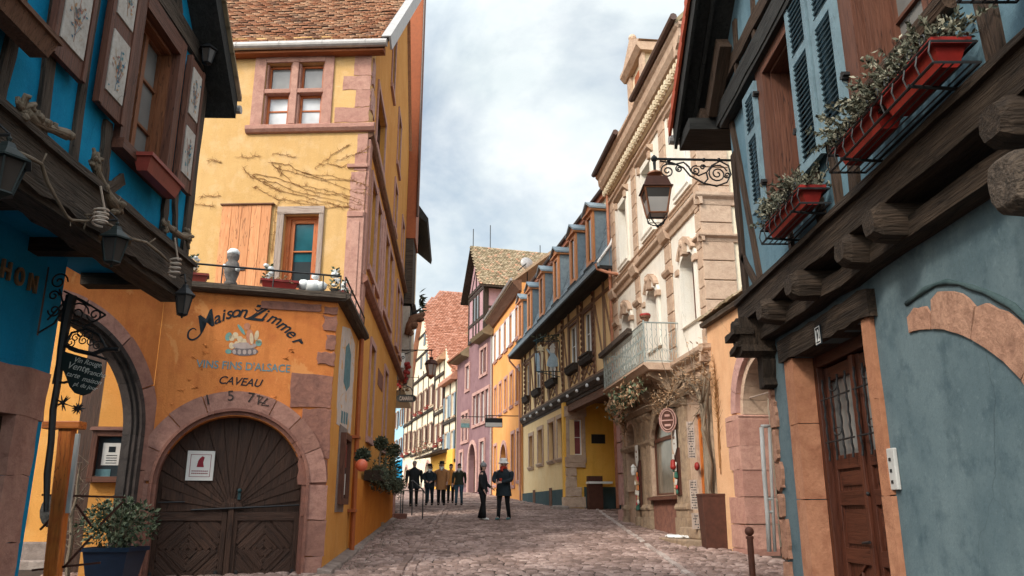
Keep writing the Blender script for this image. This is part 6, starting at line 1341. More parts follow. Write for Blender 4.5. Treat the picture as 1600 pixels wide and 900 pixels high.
# pennants and strings of trinkets by the windows
trk = [paint('trinket_red', (.5, .03, .03), .5), paint('trinket_white', (.7, .66, .58), .6), paint('trinket_orange', (.6, .2, .05), .6), paint('trinket_green', (.03, .13, .09), .6), paint('trinket_tan', (.45, .3, .17), .6)]
def trinkets(s, z0, z1, lab, n=.17):
    t = thing('trinket_string', W.w(s, n, z0), lab, 'souvenir string'); m = MB(W); m.prism([(s-.13, z1), (s+.13, z1), (s+.13, z1-.42), (s, z1-.56), (s-.13, z1-.42)], n, n+.015); m.link('pennant', M['paper'], t)
    m = MB(W); m.box(s-.06, n+.015, z1-.2, s+.06, n+.018, z1-.14); m.box(s-.04, n+.015, z1-.32, s+.04, n+.018, z1-.29); m.link('print', M['timbr'], t)
    m = MB(W); m.box(s-.16, n-.06, z0-.05, s+.16, n-.02, z1-.4); m.link('board', M['rust'], t)
    m = MB(W); z = z1-.62
    while z > z0:
        for dx in (-.07, .07):
            if R.random() < .85:
                k = R.choice((0, 1, 2, 3, 4)); mi = k; a = R.choice((0, 1, 2)); c = (s+dx+R.uniform(-.03, .03), n+.03, z+R.uniform(-.03, .03))
                if a == 0: m.ball(c, R.uniform(.04, .06), (1, .6, 1.3), 8, .1, mi=mi)
                elif a == 1: m.lathe([(.0, .09), (.04, .05), (.05, -.05), (.02, -.07)], c, 7, mi=mi)
                else: m.box(c[0]-.045, c[1]-.01, c[2]-.06, c[0]+.045, c[1]+.02, c[2]+.06, j=.01, mi=mi)
        z -= .125
    m.link('trinkets', trk, t)
trinkets(2.30, .42, 1.80, 'string of wooden souvenirs under a pale pennant right of the big shop window', .15); trinkets(5.62, .10, 1.72, 'string of red and white souvenirs under a pale pennant between the shop pilasters')
m = MB(W); m.ball((2.22, .24, .98), .07); m.lathe([(.06, 0), (.05, .1), (.0, .13)], (2.22, .24, 1.02), 8); m.M = None; single('red_ball_ornament', m, M['redp'], 'shiny red ball ornament hanging at the lower part of the souvenir string', 'ornament', W.w(2.22, .24, 1))
m = MB(W); m.lathe([(.05, 0), (.075, .1), (.06, .2), (.08, .22), (.0, .3)], (5.85, .22, .95), 8); single('wall_lamp', m, M['whitep'], 'small white wall lamp on the shop pilaster near the far downpipe', 'wall lamp', W.w(5.85, .22, 1))
m = MB(W); m.ball((.95, .12, .92), .09, (1, .6, 1), 10); single('red_heart_ornament', m, M['redp'], 'round red ornament hung on the orange framed shop door', 'ornament', W.w(.95, .12, .9), smooth=True)
for s, z0, z1, n, lab in ((.33, 1.05, 1.78, .42, 'long striped sign board hung beside the climber trunk, the upper one'), (.30, .05, .62, .44, 'striped sign board beside the climber trunk, the middle one'), (.22, -.32, -.02, .46, 'small striped sign board beside the climber trunk, the lowest')):
    F_ = W.off(s, n, 62); t = thing('striped_sign', F_.w(0, 0, z0), lab, 'sign'); m = MB(F_); m.box(-.075, -.01, z0, .075, .01, z1); m.link('board', M['pale'], t); m = MB(F_); k = int((z1-z0)/.05)
    for i in range(k): z = z0+.02+(z1-z0-.03)*i/k; [m.box(x_, .011, z, x_+R.uniform(.012, .022), .014, z+.022) for x_ in (-.055, -.028, .0, .028) if R.random() < .8]
    m.link('print', M['black'], t)
# tall rusty planter
rp = thing('rusty_box', (3.86, 16.0, gz(16)), 'tall tapering rusty steel planter standing before the orange wall', 'planter'); c = (3.86, 15.95); z0 = gz(16)-.02
m = MB(); m.add([(c[0]+sx*a, c[1]+sy*a, z) for z, a in ((z0, .20), (z0+1.0, .24)) for sx, sy in ((-1, -1), (1, -1), (1, 1), (-1, 1))], [(3, 2, 1, 0), (0, 1, 5, 4), (1, 2, 6, 5), (2, 3, 7, 6), (3, 0, 4, 7), (4, 5, 6, 7)]); m.link('box', M['rust'], rp, bevel=.01)
m = MB(); m.box(c[0]-.25, c[1]-.25, z0+.97, c[0]+.25, c[1]-.22, z0+1.01); m.box(c[0]-.25, c[1]+.22, z0+.97, c[0]+.25, c[1]+.25, z0+1.01); m.box(c[0]+.22, c[1]-.22, z0+.97, c[0]+.25, c[1]+.22, z0+1.01); m.box(c[0]-.25, c[1]-.22, z0+.97, c[0]-.22, c[1]+.22, z0+1.01); m.link('rim', M['rust'], rp)
# ================================================================== ORANGE COURT WALL WITH SANDSTONE ARCH
ow = thing('peach_court_wall', W.w(-2.4, 0, gz(14)), 'peach plastered courtyard wall with a red sandstone arch and tiled coping', 'wall')
oc, orr, oz = -2.42, 1.06, 1.72
wall(ow, W, [(-7, -1.2), (-.06, -1.2), (-.06, 3.72), (-7, 3.72)], [archhole(oc, orr, -1.19, oz, k=20)], M['peach'], .5, n=.08)
m = MB(W)
for i in range(9): m.arch(oc, oz, orr-.01, orr+.24, -.3, .115, 2+i*19.7, 2+(i+1)*19.7-.5, 1, 4, 0, .012)
m.link('arch_ring', M['sandl'], ow, bevel=.01); m = MB(W)
for i in range(11): m.arch(oc, oz, orr-.14, orr-.005, -.45, .02, 0+i*16.36, (i+1)*16.36-.6, 1, 4, 0, .004)
m.link('inner_ring', M['tanst'], ow, bevel=.008)
for sg in (1, -1):
    m = MB(W); z = -1.0
    while z < oz-.05:
        hh = min(R.uniform(.36, .5), oz-z); w_ = R.choice((.28, .50, .42)) if z > .2 else .58; a = oc+sg*(orr-.16); b = oc+sg*(orr+w_); m.stone(min(a, b), z+.01, max(a, b), z+hh, -.45, .13, .012, 3); z += hh
    m.link('arch_pier', M['sandd'] if 0 else M['sand'], ow, bevel=.022)
m = MB(W); P = [(-.40, 3.66), (.20, 3.66), (.22, 3.74), (-.10, 3.95), (-.40, 3.85)]; m.sweep(P, -7, -.02); m.link('coping', M['timberl'], ow)
m = MB(W)
for i in range(34): s = -.05-i*.2; m.box(s-.19, -.1, 3.80-.0, s, .26, 3.84+R.uniform(0, .02), j=.012)
m.link('coping_tiles', M['tileb'], ow)
m = MB(W); m.box(-6, -3.2, -1.2, 0, -3.0, 4); m.link('court_back', M['sandd'], ow)
m = MB(W); m.box(oc-orr, -.62, -1.2, oc+orr, -.55, 2.9); m.link('court_door', M['door'], ow)
m = MB(W); m.tube([(oc-.9, -.2, 2.0), (oc+1.0, -.1, 2.02)], .014, 5); m.link('tie_bar', M['pale'], ow)
v = MB(W)
for i in range(5):
    P = [(-.42+R.uniform(-.1, .1), .10, .7+i*.12)]; 
    for k in range(9): P.append((P[-1][0]+R.uniform(-.06, .05), .10, P[-1][2]+.19))
    v.tube(P, [.010-.0008*k for k in range(10)], 4)
    for p in P[4:]: [v.tube([p, (p[0]+R.gauss(0, .16), .13, p[2]+R.uniform(.02, .2))], [.005, .002], 4) for _ in range(4)]
single('dry_creeper', v, M['thinv'], 'thin dry creeper on the peach wall beside the shop door', 'creeper', W.w(-.4, .1, .7))
# bollard
bx, by = 3.34, 11.75; b0 = gz(by); bl_ = thing('bollard', (bx, by, b0), 'dark red iron bollard with a ball top at the bottom of the picture', 'bollard')
m = MB(); m.lathe([(.045, 0), (.045, .5), (.055, .5), (.055, .53), (.042, .54)], (bx, by, b0), 12); m.link('post', M['rust'], bl_); m = MB(); m.ball((bx, by, b0+.60), .065, seg=14); m.link('ball', M['rust'], bl_, smooth=True)
# ================================================================== HALF-TIMBERED HOUSE WITH SLATE DORMERS
hh_ = thing('half_timbered_house', H.w(8, -2, gz(34)), 'pale yellow half timbered house with blue slate mansard, orange dormers and a dark jetty', 'house')
HW = [dict(r=(1.25, 5.35, 2.25, 6.9)), dict(r=(3.2, 5.3, 4.3, 6.85)), dict(r=(6.7, 5.3, 7.7, 6.85)), dict(r=(9.5, 5.3, 10.5, 6.85)), dict(r=(11.9, 5.3, 12.7, 6.85))]
for w in HW: w.update(cols=2, rows=2, dep=.10, sur=.09, surm='timbr', proud=.05, wm='whitep', gm='glass', sill=.25, sillm='timber')
facade(hh_, H, [(-1.6, 4.35), (13.75, 4.35), (13.75, 8.3), (-1.6, 8.3)], M['hyel'], HW, .3)
GW = [dict(r=(5.75, 2.05, 6.65, 3.6)), dict(r=(7.25, 2.05, 8.2, 3.6)), dict(r=(9.4, 2.05, 10.3, 3.5)), dict(r=(11.4, 2.0, 12.2, 3.4))]
for w in GW: w.update(cols=1, rows=2, dep=.2, sur=.16, surm='tanst', proud=.04, wm='brown', gm='glassr', sill=.12)
facade(hh_, H, [(5.2, -.3), (13.75, -.3), (13.75, 4.1), (5.2, 4.1)], M['hyel'], GW, .3, n=-.03)
m = MB(H); m.box(5.25, -.025, -.3, 13.75, .02, .85); m.link('plinth', M['plinth'], hh_)
m = MB(H)
for s in (7.6, 10.8): m.box(s, .02, .1, s+.22, .05, .95); m.box(s+.3, .02, .1, s+.4, .05, .95)
m.link('cellar_vent', M['timbr'], hh_)
# timber frame
m = MB(H)
for s in (-1.5, -.2, .95, 2.45, 3.05, 4.45, 5.35, 6.5, 7.85, 8.9, 9.35, 10.65, 11.75, 12.85, 13.65): m.box(s-.075, .0, 4.45, s+.075, .055, 8.2, j=.006)
m.box(-1.6, .0, 4.42, 13.75, .05, 4.55); m.box(-1.6, .0, 7.02, 13.75, .045, 7.12)
for a, b in ((1.05, 2.4), (3.1, 4.4), (6.6, 7.8), (9.4, 10.6), (11.8, 12.8)):
    for k in range(2):
        x0 = a+(b-a)*k/2; x1 = a+(b-a)*(k+1)/2; m.bar((x0, 4.62), (x1, 5.0), .04, .0, .04); m.bar((x1, 4.62), (x0, 5.0), .04, .0, .038)
for a, b in ((-1.3, -.3), (-.1, .85), (4.55, 5.25), (5.45, 6.4), (8.0, 8.8), (10.75, 11.65)): m.bar((a, 4.62), (b, 6.9), .07, .0, .045)
m.link('timber_frame', M['timbh'], hh_)
m = MB(H)
for s in (.95, 2.45, 5.35, 8.9, 12.85):
    for i in range(16): m.ball((s, .08, 4.6+i*.21), .08, (1, .5, 1), 6)
m.link('carved_post', M['timbr'], hh_)
m = MB(H)
for a, b in ((1.0, 2.5), (3.0, 4.5), (6.4, 7.9), (9.3, 10.7), (11.7, 12.9)): m.sweep([(0, 5.0), (.16, 5.05), (.22, 5.18), (.22, 5.24), (0, 5.3)], a, b)
m.link('sill_beam', M['timber'], hh_)
m = MB(H); m.sweep([(-.3, 4.12), (.02, 4.12), (.06, 4.2), (.14, 4.3), (.14, 4.42), (-.3, 4.42)], -1.6, 13.8); m.sweep([(-.3, 4.0), (-.02, 4.0), (-.02, 4.118), (-.3, 4.118)], -1.6, 13.8); m.link('jetty_beam', M['timberl'], hh_)
m = MB(H); m.box(-1.6, -3.0, 4.10, 5.2, -.05, 4.16); m.box(-1.6, -.35, 3.72, 5.3, -.05, 3.99); m.link('soffit', M['timbr'], hh_)
m = MB(H)
for i in range(10): s = .2+i*1.35; m.lathe([(.0, .05), (.05, .02), (.06, -.05), (.03, -.08)], (s, .17, 4.24), 8)
m.link('beam_lamp', M['whitep'], hh_)
# recess wall that faces down the street
HR = Fr(H.w(5.2, 0, 0)[0], H.w(5.2, 0, 0)[1], 79.4)
rw = dict(r=(.12, 2.1, .62, 3.45), cols=1, rows=2, dep=.12, sur=.13, surm='tanst', proud=.05, wm='whitep', gm='glassr', t=.05)
facade(hh_, HR, [(-.1, -.3), (4, -.3), (4, 4.1), (-.1, 4.1)], M['hdeep'], [rw], .3)
m = MB(HR); m.box(.66, .001, -.3, 4, .03, .92); m.link('recess_plinth', M['plinth'], hh_)
m = MB(HR)
for z0, z1, w_ in ((-.3, .15, .75), (.16, .55, .70), (.56, .9, .55), (.91, 1.3, .36), (1.31, 1.62, .36), (1.63, 1.82, .72), (1.83, 2.02, .76), (3.55, 3.95, .8)): m.stone(-.06-(.08 if z0 < .5 else 0), z0, w_, z1, -.3, .10, .015, 3)
m.link('corner_pillar', M['tanst'], hh_, bevel=.02)
m = MB(HR); m.box(1.0, .001, 2.55, 1.55, .02, 2.9); single('wall_plaque', m, M['iron'], 'small dark plaque on the amber recess wall', 'plaque', HR.w(1.2, 0, 2.7))
m = MB(H); m.box(-1.5, -3.2, -.4, 5.2, -3.0, 4.1); m.link('porch_wall', M['hdeep'], hh_); m = MB(H); m.box(-2.4, -6, -.6, -1.6, .0, 9); m.link('party_wall', M['cream'], hh_)
mb_ = thing('menu_lectern', HR.w(.95, .5, .1), 'dark red brown lectern stand with a white shelf before the amber recess wall', 'lectern'); m = MB(HR); m.box(.68, .3, -.1, 1.22, .6, 1.3); m.link('stand', M['rust'], mb_); m = MB(HR); m.box(.66, .28, 1.02, 1.58, .7, 1.10); m.link('shelf', M['whitep'], mb_)
m = MB(H); m.stone(4.7, -.2, 6.0, .22, .05, .5, .03, 3); single('corner_guard_stone', m, M['conc'], 'low grey guard stone at the foot of the tan corner pillar', 'stone', H.w(5.3, .3, 0), bevel=.04)
# slate mansard
m = MB(H); prof_ = [(.62, 7.55), (.62, 7.66), (.18, 8.25), (-.12, 9.0), (-.55, 10.9), (-4, 10.9), (-4, 7.6)]; m.sweep(prof_, -1.7, 14.2); m.link('mansard', M['slate'], hh_)
ds_ = Vector((H.d[0], H.d[1], 0)); m = MB()
for (n0, z0), (n1, z1) in (((.63, 7.66), (.19, 8.25)), ((.19, 8.25), (-.11, 9.0)), ((-.11, 9.0), (-.54, 10.9))):
    a = Vector(H.w(-1.7, n0, z0)); b = Vector(H.w(-1.7, n1, z1)); tiles(m, a, ds_, b-a, 15.9, (b-a).length-.1, .22, .14, .018, point=False)
m.link('slates', M['slate'], hh_)
m = MB(H); m.box(-1.72, -.1, 7.44, 14.2, .64, 7.55); m.link('eave_soffit', M['dark'], hh_); m = MB(H); m.sweep([(.60, 7.50), (.66, 7.50), (.66, 7.66), (.60, 7.66)], -1.75, 14.2); m.link('eave_fascia', M['slate'], hh_)
m = MB(H); m.tube([(-1.72, .66, 7.62), (-1.72, .21, 8.25), (-1.72, -.09, 9.0), (-1.72, -.5, 10.9)], .045, 6); m.link('verge_strip', M['whitep'], hh_)
m = MB(H); m.tube([(-1.6, .68, 7.62), (-1.6, .62, 7.45), (-1.9, .35, 7.25), (-2.3, .14, 7.1)], .05, 7); m.tube([(13.95, .68, 7.6), (13.95, .6, 7.3), (13.75, .15, 6.7), (13.72, .12, .3)], .05, 7); m.link('downpipe', M['pipe'], hh_)
a = Vector(H.w(-1.9, -.25, 10.98)); up_ = Vector((-H.n[0]*.75, -H.n[1]*.75, .66)); m = MB(); slab(m, [a, a+ds_*16.2, a+ds_*16.2+up_*5.5, a+up_*5.5], .12); ur = m.link('upper_roof', M['tileb'], hh_)
m = MB(); tiles(m, a, ds_, up_, 16.2, 5.4, .24, .2, .04); m.link('roof_tiles', M['tileb'], ur)
m = MB(H); m.box(-1.9, -.5, 10.72, 14.3, -.22, 10.96); m.link('upper_eave', M['oranw'] if 0 else M['orpil'], hh_)
m = MB(H); m.tube([(-1.9, -.16, 10.98), (14.3, -.16, 10.98)], .07, 6); m.link('upper_gutter', M['dpipe'], hh_)
for i, s in enumerate((.55, 2.85, 5.55, 8.25, 10.9, 13.1)):
    d = MB(H); d.box(s-.42, -1.2, 8.2, s+.42, .16, 10.25); do = d.link('dormer', M['slate'], hh_)
    m = MB(H); m.box(s-.45, .16, 8.2, s-.24, .24, 10.2); m.box(s+.24, .16, 8.2, s+.45, .24, 10.2); m.box(s-.24, .16, 8.2, s+.24, .24, 8.4); m.box(s-.24, .16, 9.98, s+.24, .24, 10.2); m.prism([(s-.5, 10.2), (s+.5, 10.2), (s, 10.49)], .1, .26); m.link('front', M['orng'], do)
    m = MB(H); m.box(s-.24, .17, 8.4, s+.24, .19, 9.98); m.link('pane', M['glass'], do)
    m = MB(H); m.prism([(s-.58, 10.18), (s, 10.52), (s+.58, 10.18), (s+.58, 10.25), (s, 10.60), (s-.58, 10.25)], -1.4, .36); m.link('gable_roof', M['slate'], do); m = MB(H); m.box(s-.54, -.9, 10.12, s+.54, .33, 10.18); m.link('eave_board', M['orng'], do)
    m = MB(H); m.box(s-.55, .1, 8.12, s+.55, .32, 8.2); m.link('sill', M['dark'], do)
m = MB(H); m.prism(rect(-1.4, 4.4, 13.6, 10.8), -6, -.35); m.link('rear_wall', M['cream'], hh_)
# figure sign on a bracket
fs = thing('figure_sign', H.w(6, .6, 5.2), 'hanging cut out sign with a star and a girl in a pale blue dress', 'sign')
FS = H.off(6.0, .0, 90); k_ = -1 if FS.n[1] > 0 else 1
# local: s = distance out from wall (0..1.4), pictured left of the wall
FZ = Fr(H.w(6.0, 0, 0)[0], H.w(6.0, 0, 0)[1], 79.4)
def fz(x, y): return FZ.px(x, y)
m = MB(FZ)
for pl_ in (((882, 533), (833, 533)), ((882, 581), (837, 580)), ((838, 533), (838, 580)), ((874, 533), (874, 580)), ((833, 533), (850, 526), (878, 522)), ((838, 580), (880, 590))): m.tube([(fz(x, y)[0], 0, fz(x, y)[1]) for x, y in pl_], .018, 5)
m.link('bracket', M['green'], fs)
m = MB(FZ); c = fz(845, 545); m.prism([(c[0]+(.19 if i % 2 == 0 else .08)*sin(i*pi/6), c[1]+(.19 if i % 2 == 0 else .08)*cos(i*pi/6)) for i in range(12)], -.02, .02); c = fz(848, 563); m.bar(fz(847, 550), fz(847, 578), .08, -.02, .02); m.link('star', M['hyel'] if 0 else paint('cream_sign_paint', (.66, .54, .34), .6), fs)
m = MB(FZ); m.prism([fz(*p) for p in ((861, 552), (866, 552), (871, 564), (872, 572), (862, 575), (854, 571), (856, 562))], -.02, .02); m.bar(fz(861, 554), fz(854, 545), .06, -.02, .02); m.bar(fz(866, 554), fz(871, 562), .05, -.015, .025); m.bar(fz(839, 552), fz(841, 580), .16, -.01, .01); m.link('blue_dress', paint('pale_blue_sign_paint', (.40, .52, .60), .6), fs)
m = MB(FZ); c = fz(863, 547); m.prism([(c[0]+.11*cos(i*pi/5), c[1]+.12*sin(i*pi/5)) for i in range(10)], -.025, .025); m.bar(fz(861, 573), fz(860, 580), .08, -.02, .02); m.bar(fz(866, 573), fz(867, 579), .08, -.02, .02); m.prism([fz(*p) for p in ((858, 543), (868, 543), (863, 536))], -.02, .03); m.link('figure_head', M['paper'], fs)
m = MB(FZ)
for i in range(60): x = R.uniform(836, 882); c = fz(x, 528+R.uniform(-5, 4)); m.leaf((c[0], R.uniform(-.1, .1), c[1]), .16, .03)
m.link('fir_branch', M['fir'], fs)
# ================================================================== ORANGE HOUSE
oh = thing('orange_house', H.w(18, -2, gz(44)), 'bright orange plastered house with white upper shutters and stone ground floor openings', 'house')
OW = []
for i in range(5): c = 14.9+i*1.72; OW.append(dict(r=(c-.38, 8.75, c+.38, 10.35)))
for i in range(5): c = 14.9+i*1.72; OW.append(dict(r=(c-.36, 5.4, c+.36, 7.1)))
OW += [dict(r=(14.2, 1.5, 15.0, 3.9)), dict(r=(15.8, 1.3, 16.6, 3.9)), dict(r=(21.3, 1.5, 22.2, 3.7))]
for w in OW: w.update(cols=1, rows=2, dep=.18, sur=.16, surm='sandl', proud=.04, wm='whitep', gm='glassm', sill=.1)
facade(oh, H, [(13.8, -.2), (22.95, -.2), (22.95, 11.4), (13.8, 11.4)], M['ora2'], OW+[dict(r=(18.0, .3, 19.9, 2.6), arch=1.0, cols=1, rows=1, dep=.35, sur=.22, surm='sandl', proud=.06, wm='brown', gm='glassm')], .4)
for i in range(5):
    c = 14.9+i*1.72
    for sg in (-1, 1): shutter(oh, H, c+sg*.42, 8.72, c+sg*.80, 10.38, .05, 'whitep', slats=False, split=None)
m = MB(H); m.sweep([(0, 10.95), (.12, 10.98), (.3, 11.2), (.45, 11.35), (.5, 11.5), (0, 11.55)], 13.8, 23.05); m.link('cornice', M['timbr'], oh); m = MB(H); m.tube([(13.8, .56, 11.55), (23.1, .56, 11.55)], .08, 6); m.link('gutter', M['zinc'], oh)
m = MB(H); m.sweep([(.5, 11.55), (-4, 15.2), (-4, 15), (.5, 11.4)], 13.8, 23.1); m.link('roof', M['tileb'], oh); m = MB(H); m.prism(rect(14, 0, 22.8, 11.3), -6, -.42); m.link('rear_wall', M['ora2'], oh)
m = MB(H); m.tube([(22.85, .1, 11.3), (22.85, .1, 1)], .06, 6); m.tube([(13.95, .1, 7), (13.95, .1, 1)], .05, 6); m.link('downpipe', M['zinc'], oh)
# satellite dish and aerials
sd = thing('satellite_dish', H.w(13.9, -1.5, 13), 'pale grey satellite dish on the roof edge above the dormers', 'satellite dish'); c = Vector((.80, 40.0, 12.6))
m = MB(); m.M = Matrix.Translation(c) @ Matrix.Rotation(radians(78), 4, 'X') @ Matrix.Rotation(radians(20), 4, 'Y'); m.lathe([(.02, .06), (.20, .03), (.33, -.03), (.35, -.05), (.31, -.05), (.2, .0), (.0, .02)], (0, 0, 0), 18); m.M = None; m.link('dish', M['zinc'], sd, smooth=True)
m = MB(); m.tube([tuple(c), (c.x-.5, c.y-.5, c.z-.6)], .03, 5); m.tube([tuple(c), (c.x, c.y+.3, c.z-1.3)], .03, 5); m.link('arm', M['iron'], sd)
# ================================================================== MAUVE HOUSE
ph = thing('mauve_house', PF.w(4, -2, gz(52)), 'mauve plastered house with a half timbered gabled turret and a pointed arch door', 'house')
PW = [dict(r=(.9, 8.4, 1.5, 10.0)), dict(r=(1.7, 8.4, 2.4, 10.0)), dict(r=(5.4, 8.0, 6.3, 9.6))]
for x in (.3, 1.35, 2.4, 3.4): PW.append(dict(r=(x, 5.4, x+.8, 7.3)))
PW += [dict(r=(5.5, 4.6, 6.2, 6.4)), dict(r=(6.5, 4.6, 7.2, 6.4)), dict(r=(1.3, 2.0, 2.3, 4.2)), dict(r=(6.9, 2.2, 7.7, 3.9))]
for w in PW: w.update(cols=1, rows=2, dep=.15, sur=.2, surm='sandl', proud=.06, wm='whitep', gm='glassm', sill=.1)
facade(ph, PF, [(0, 0), (9.0, 0), (9.0, 10.5), (4.8, 10.9), (0, 10.9)], M['purple'], PW+[dict(r=(3.2, 1.2, 5.2, 2.9), arch=1.35, cols=1, rows=1, dep=.4, sur=.25, surm='sandl', proud=.08, wm='brown', gm='glassm')], .4)
m = MB(PF); m.sweep([(0, 10.5), (.5, 10.6), (.65, 10.8), (-3, 14), (-3, 13.8)], -.2, 2.9); m.sweep([(0, 10.2), (.5, 10.3), (.65, 10.45), (-3, 13.4), (-3, 13.2)], 5.6, 9.2); m.link('roof', M['tileb'], ph)
m = MB(PF); m.tube([(5.6, .7, 10.45), (9.2, .7, 10.45), (9.25, .5, 10.2), (9.1, .12, 9.8)], .08, 6); m.link('gutter', M['pipe'], ph)
# turret
t0, t1 = 1.2, 5.3; tw = MB(PF); tw.box(t0, -3.5, 10.9, t1, .12, 14.3); to = tw.link('turret', M['purple'] if 0 else plaster('pale_mauve_plaster', (.36, .20, .215), (.44, .27, .28)), ph)
m = MB(PF)
for s in (t0+.1, t0+1.3, t0+2.05, t0+2.8, t1-.1): m.box(s-.1, .12, 10.9, s+.1, .17, 14.1)
for z in (11.0, 12.1, 14.0): m.box(t0, .12, z-.1, t1, .18, z+.1)
m.link('timber_frame', M['slate'] if 0 else M['timber'], to)
m = MB(PF)
for a in (t0+1.42, t0+2.17): m.box(a, .125, 12.25, a+.5, .14, 13.8)
m.link('window', M['glass'], to)
mid_ = (t0+t1)/2
m = MB(PF); m.box(t0-.03, -3.5, 12.6, t0, .16, 12.75) ; m.box(t0-.03, -3.5, 13.9, t0-.0, .16, 14.2); m.box(t0-.04, -.15, 10.9, t0-.0, .16, 14.2); m.link('side_timber', M['timber'], to)
m = MB(PF); m.prism([(t0, 14.3), (t1, 14.3), (mid_, 17.2)], -3.5, .12); m.link('gable', bpy.data.materials['pale_mauve_plaster'], to)
m = MB(PF); m.bar((t0, 14.3), (t1, 14.3), .2, .12, .2); m.bar((mid_, 14.4), (mid_, 17), .12, .12, .18); m.bar((t0+.8, 14.4), (mid_, 16), .1, .12, .17); m.bar((t1-.8, 14.4), (mid_, 16), .1, .12, .17); m.link('gable_timber', M['timber'], to)
for sg in (-1, 1):
    e_ = t0-.55 if sg < 0 else t1+.55
    a = Vector(PF.w(e_, .6, 14.0)); b = Vector(PF.w(mid_, .6, 17.35)); back = Vector((-PF.n[0], -PF.n[1], 0))
    m = MB(); slab(m, [a, b, b+back*11, a+back*11], .14); o = m.link('roof_slope', M['timber'], to)
    if sg < 0: m = MB(); tiles(m, a, back, b-a, 11, (b-a).length, .2, .17, .04); m.link('roof_tiles', M['tileb'], o)
m = MB(PF); m.tube([(mid_, .4, 17.3), (mid_, .4, 18.6)], .03, 4); m.tube([(mid_, -.8, 17.3), (mid_, -.8, 19.0)], .03, 4); m.tube([(mid_, -4.4, 17.3), (mid_, -4.4, 17.9)], .03, 4); m.link('finial', M['iron'], to)
# signs across the lane
for (x0, x1, y0, y1, s, mt, lab, mt2) in ((758, 785, 653, 668, 14.5, 'iron', 'dark and white horizontal shop sign before the orange house', 'whitep'), (720, 734, 654, 669, 22.5, 'conc', 'small grey green hanging sign before the mauve house', 'tealt')):
    F_ = Fr(H.w(s, 0, 0)[0], H.w(s, 0, 0)[1], 82); a, b = F_.px(x0, y0, .0), F_.px(x1, y1, .0); t = thing('hanging_sign', F_.w(a[0], 0, b[1]), lab, 'sign'); m = MB(F_); zm = (a[1]*.5+b[1]*.5)
    m.box(a[0], -.03, b[1], b[0], .03, a[1]); m.link('board', M[mt], t); m = MB(F_); m.box(a[0]+.02, .03, b[1]+.03, b[0]-.02, .04, zm); m.link('print', M[mt2], t); m = MB(F_); m.tube([(a[0], 0, a[1]+.12), (.0, 0, a[1]+.12)], .025, 5); m.tube([(a[0]+.1, 0, a[1]), (a[0]+.1, 0, a[1]+.12)], .015, 4); m.link('bracket', M['iron'], t)
# ================================================================== FURTHER HOUSES UP THE LANE
def farhouse(nm, lab, s0, s1, z1, mat, rows, nw, zs0=5.0, zh=2.9, arches=(), gable=None, lower=None, beams=None, sm='brown', glass='glass'):
    t = thing(nm, PF.w((s0+s1)/2, 0, gz(50+s0)), lab, 'house'); ws = []
    for r in range(rows):
        for i in range(nw):
            c = s0+(s1-s0)*(i+.5)/nw; z = zs0+r*zh; ws.append(dict(r=(c-.42, z, c+.42, z+1.6), cols=1, rows=2, dep=.12, sur=.12, surm='tanst', proud=.05, wm='whitep', gm=glass))
    for c, w_, zs in arches: ws.append(dict(r=(c-w_, 1.4, c+w_, zs), arch=w_, cols=1, rows=1, dep=.4, sur=.2, surm='sandl', proud=.06, wm='brown', gm='glassm'))
    out = [(s0, .5), (s1, .5), (s1, z1), (s0, z1)] if not gable else [(s0, .5), (s1, .5), (s1, z1), ((s0+s1)/2, gable), (s0, z1)]
    facade(t, PF, out, M[mat], ws, .4)
    if lower: m = MB(PF); m.box(s0+.01, .0, .5, s1-.01, .02, 1.4) ; m.link('plinth', M[lower], t)
    for w in ws[:rows*nw]:
        a, b, c, d = w['r']
        for sg in (0, 1): m = MB(PF); x = a-.50 if sg == 0 else c+.12; m.box(x, .06, b, x+.38, .1, d); m.link('shutter', M[sm], t)
    if beams:
        m = MB(PF)
        for z in beams: m.box(s0, .0, z-.12, s1, .12, z+.10)
        for i in range(nw+1): x = s0+.12+(s1-s0-.24)*i/nw; m.box(x-.09, .0, beams[0], x+.09, .045, z1)
        m.link('timber_frame', M['timber'], t)
    m = MB(PF); m.box(s0+.05, -9, .5, s1-.05, -.42, z1); m.link('rear_wall', M[mat], t)
    return t
c1 = farhouse('narrow_green_house', 'narrow grey green house beyond the mauve house with a red tiled roof', 9.1, 13.2, 9.4, 'cyan' if 0 else 'cream', 2, 2, 4.0, 2.7, beams=(3.5, 6.4), sm='slate')
c2 = farhouse('amber_corner_house', 'narrow house with amber ground floor and dark timbers far up the lane', 13.3, 16.9, 11.6, 'cream', 2, 2, 5.0, 2.9, beams=(4.6, 7.5, 10.4))
m = MB(PF); m.box(9.15, .0, .5, 16.9, .2, 4.3); m.link('amber_front', M['hdeep'], c2)
m = MB(PF); m.sweep([(0, 4.2), (1.4, 4.0), (1.4, 4.12), (0, 4.5)], 11, 17.5); m.link('awning', M['timber'], c2)
c3 = farhouse('gabled_cream_house', 'big cream half timbered gabled house with a steep red roof, far up the lane', 17.0, 27.0, 11.9, 'cream', 2, 4, 5.4, 3.1, arches=((19, .9, 3.0), (25, .9, 3.0)), gable=None, beams=(4.9, 8.1, 11.4))
m = MB(PF); m.prism([(17.0, 11.9), (27.0, 11.9), (23.4, 17.2), (20.6, 17.2)], -.4, 0); m.link('gable_wall', M['cream'], c3)
m = MB(PF)
for z, a in ((13.5, 1.0), (15.3, 2.25), (17.0, 3.4)): m.box(17+a, .0, z-.1, 27-a, .08, z+.1)
m.link('gable_timber', M['timber'], c3)
m = MB(PF)
for z, x in ((12.3, 20.3), (12.3, 22.8), (14.2, 21.5)): m.box(x, .01, z, x+.8, .06, z+1.0)
m.link('gable_window', M['glass'], c3)
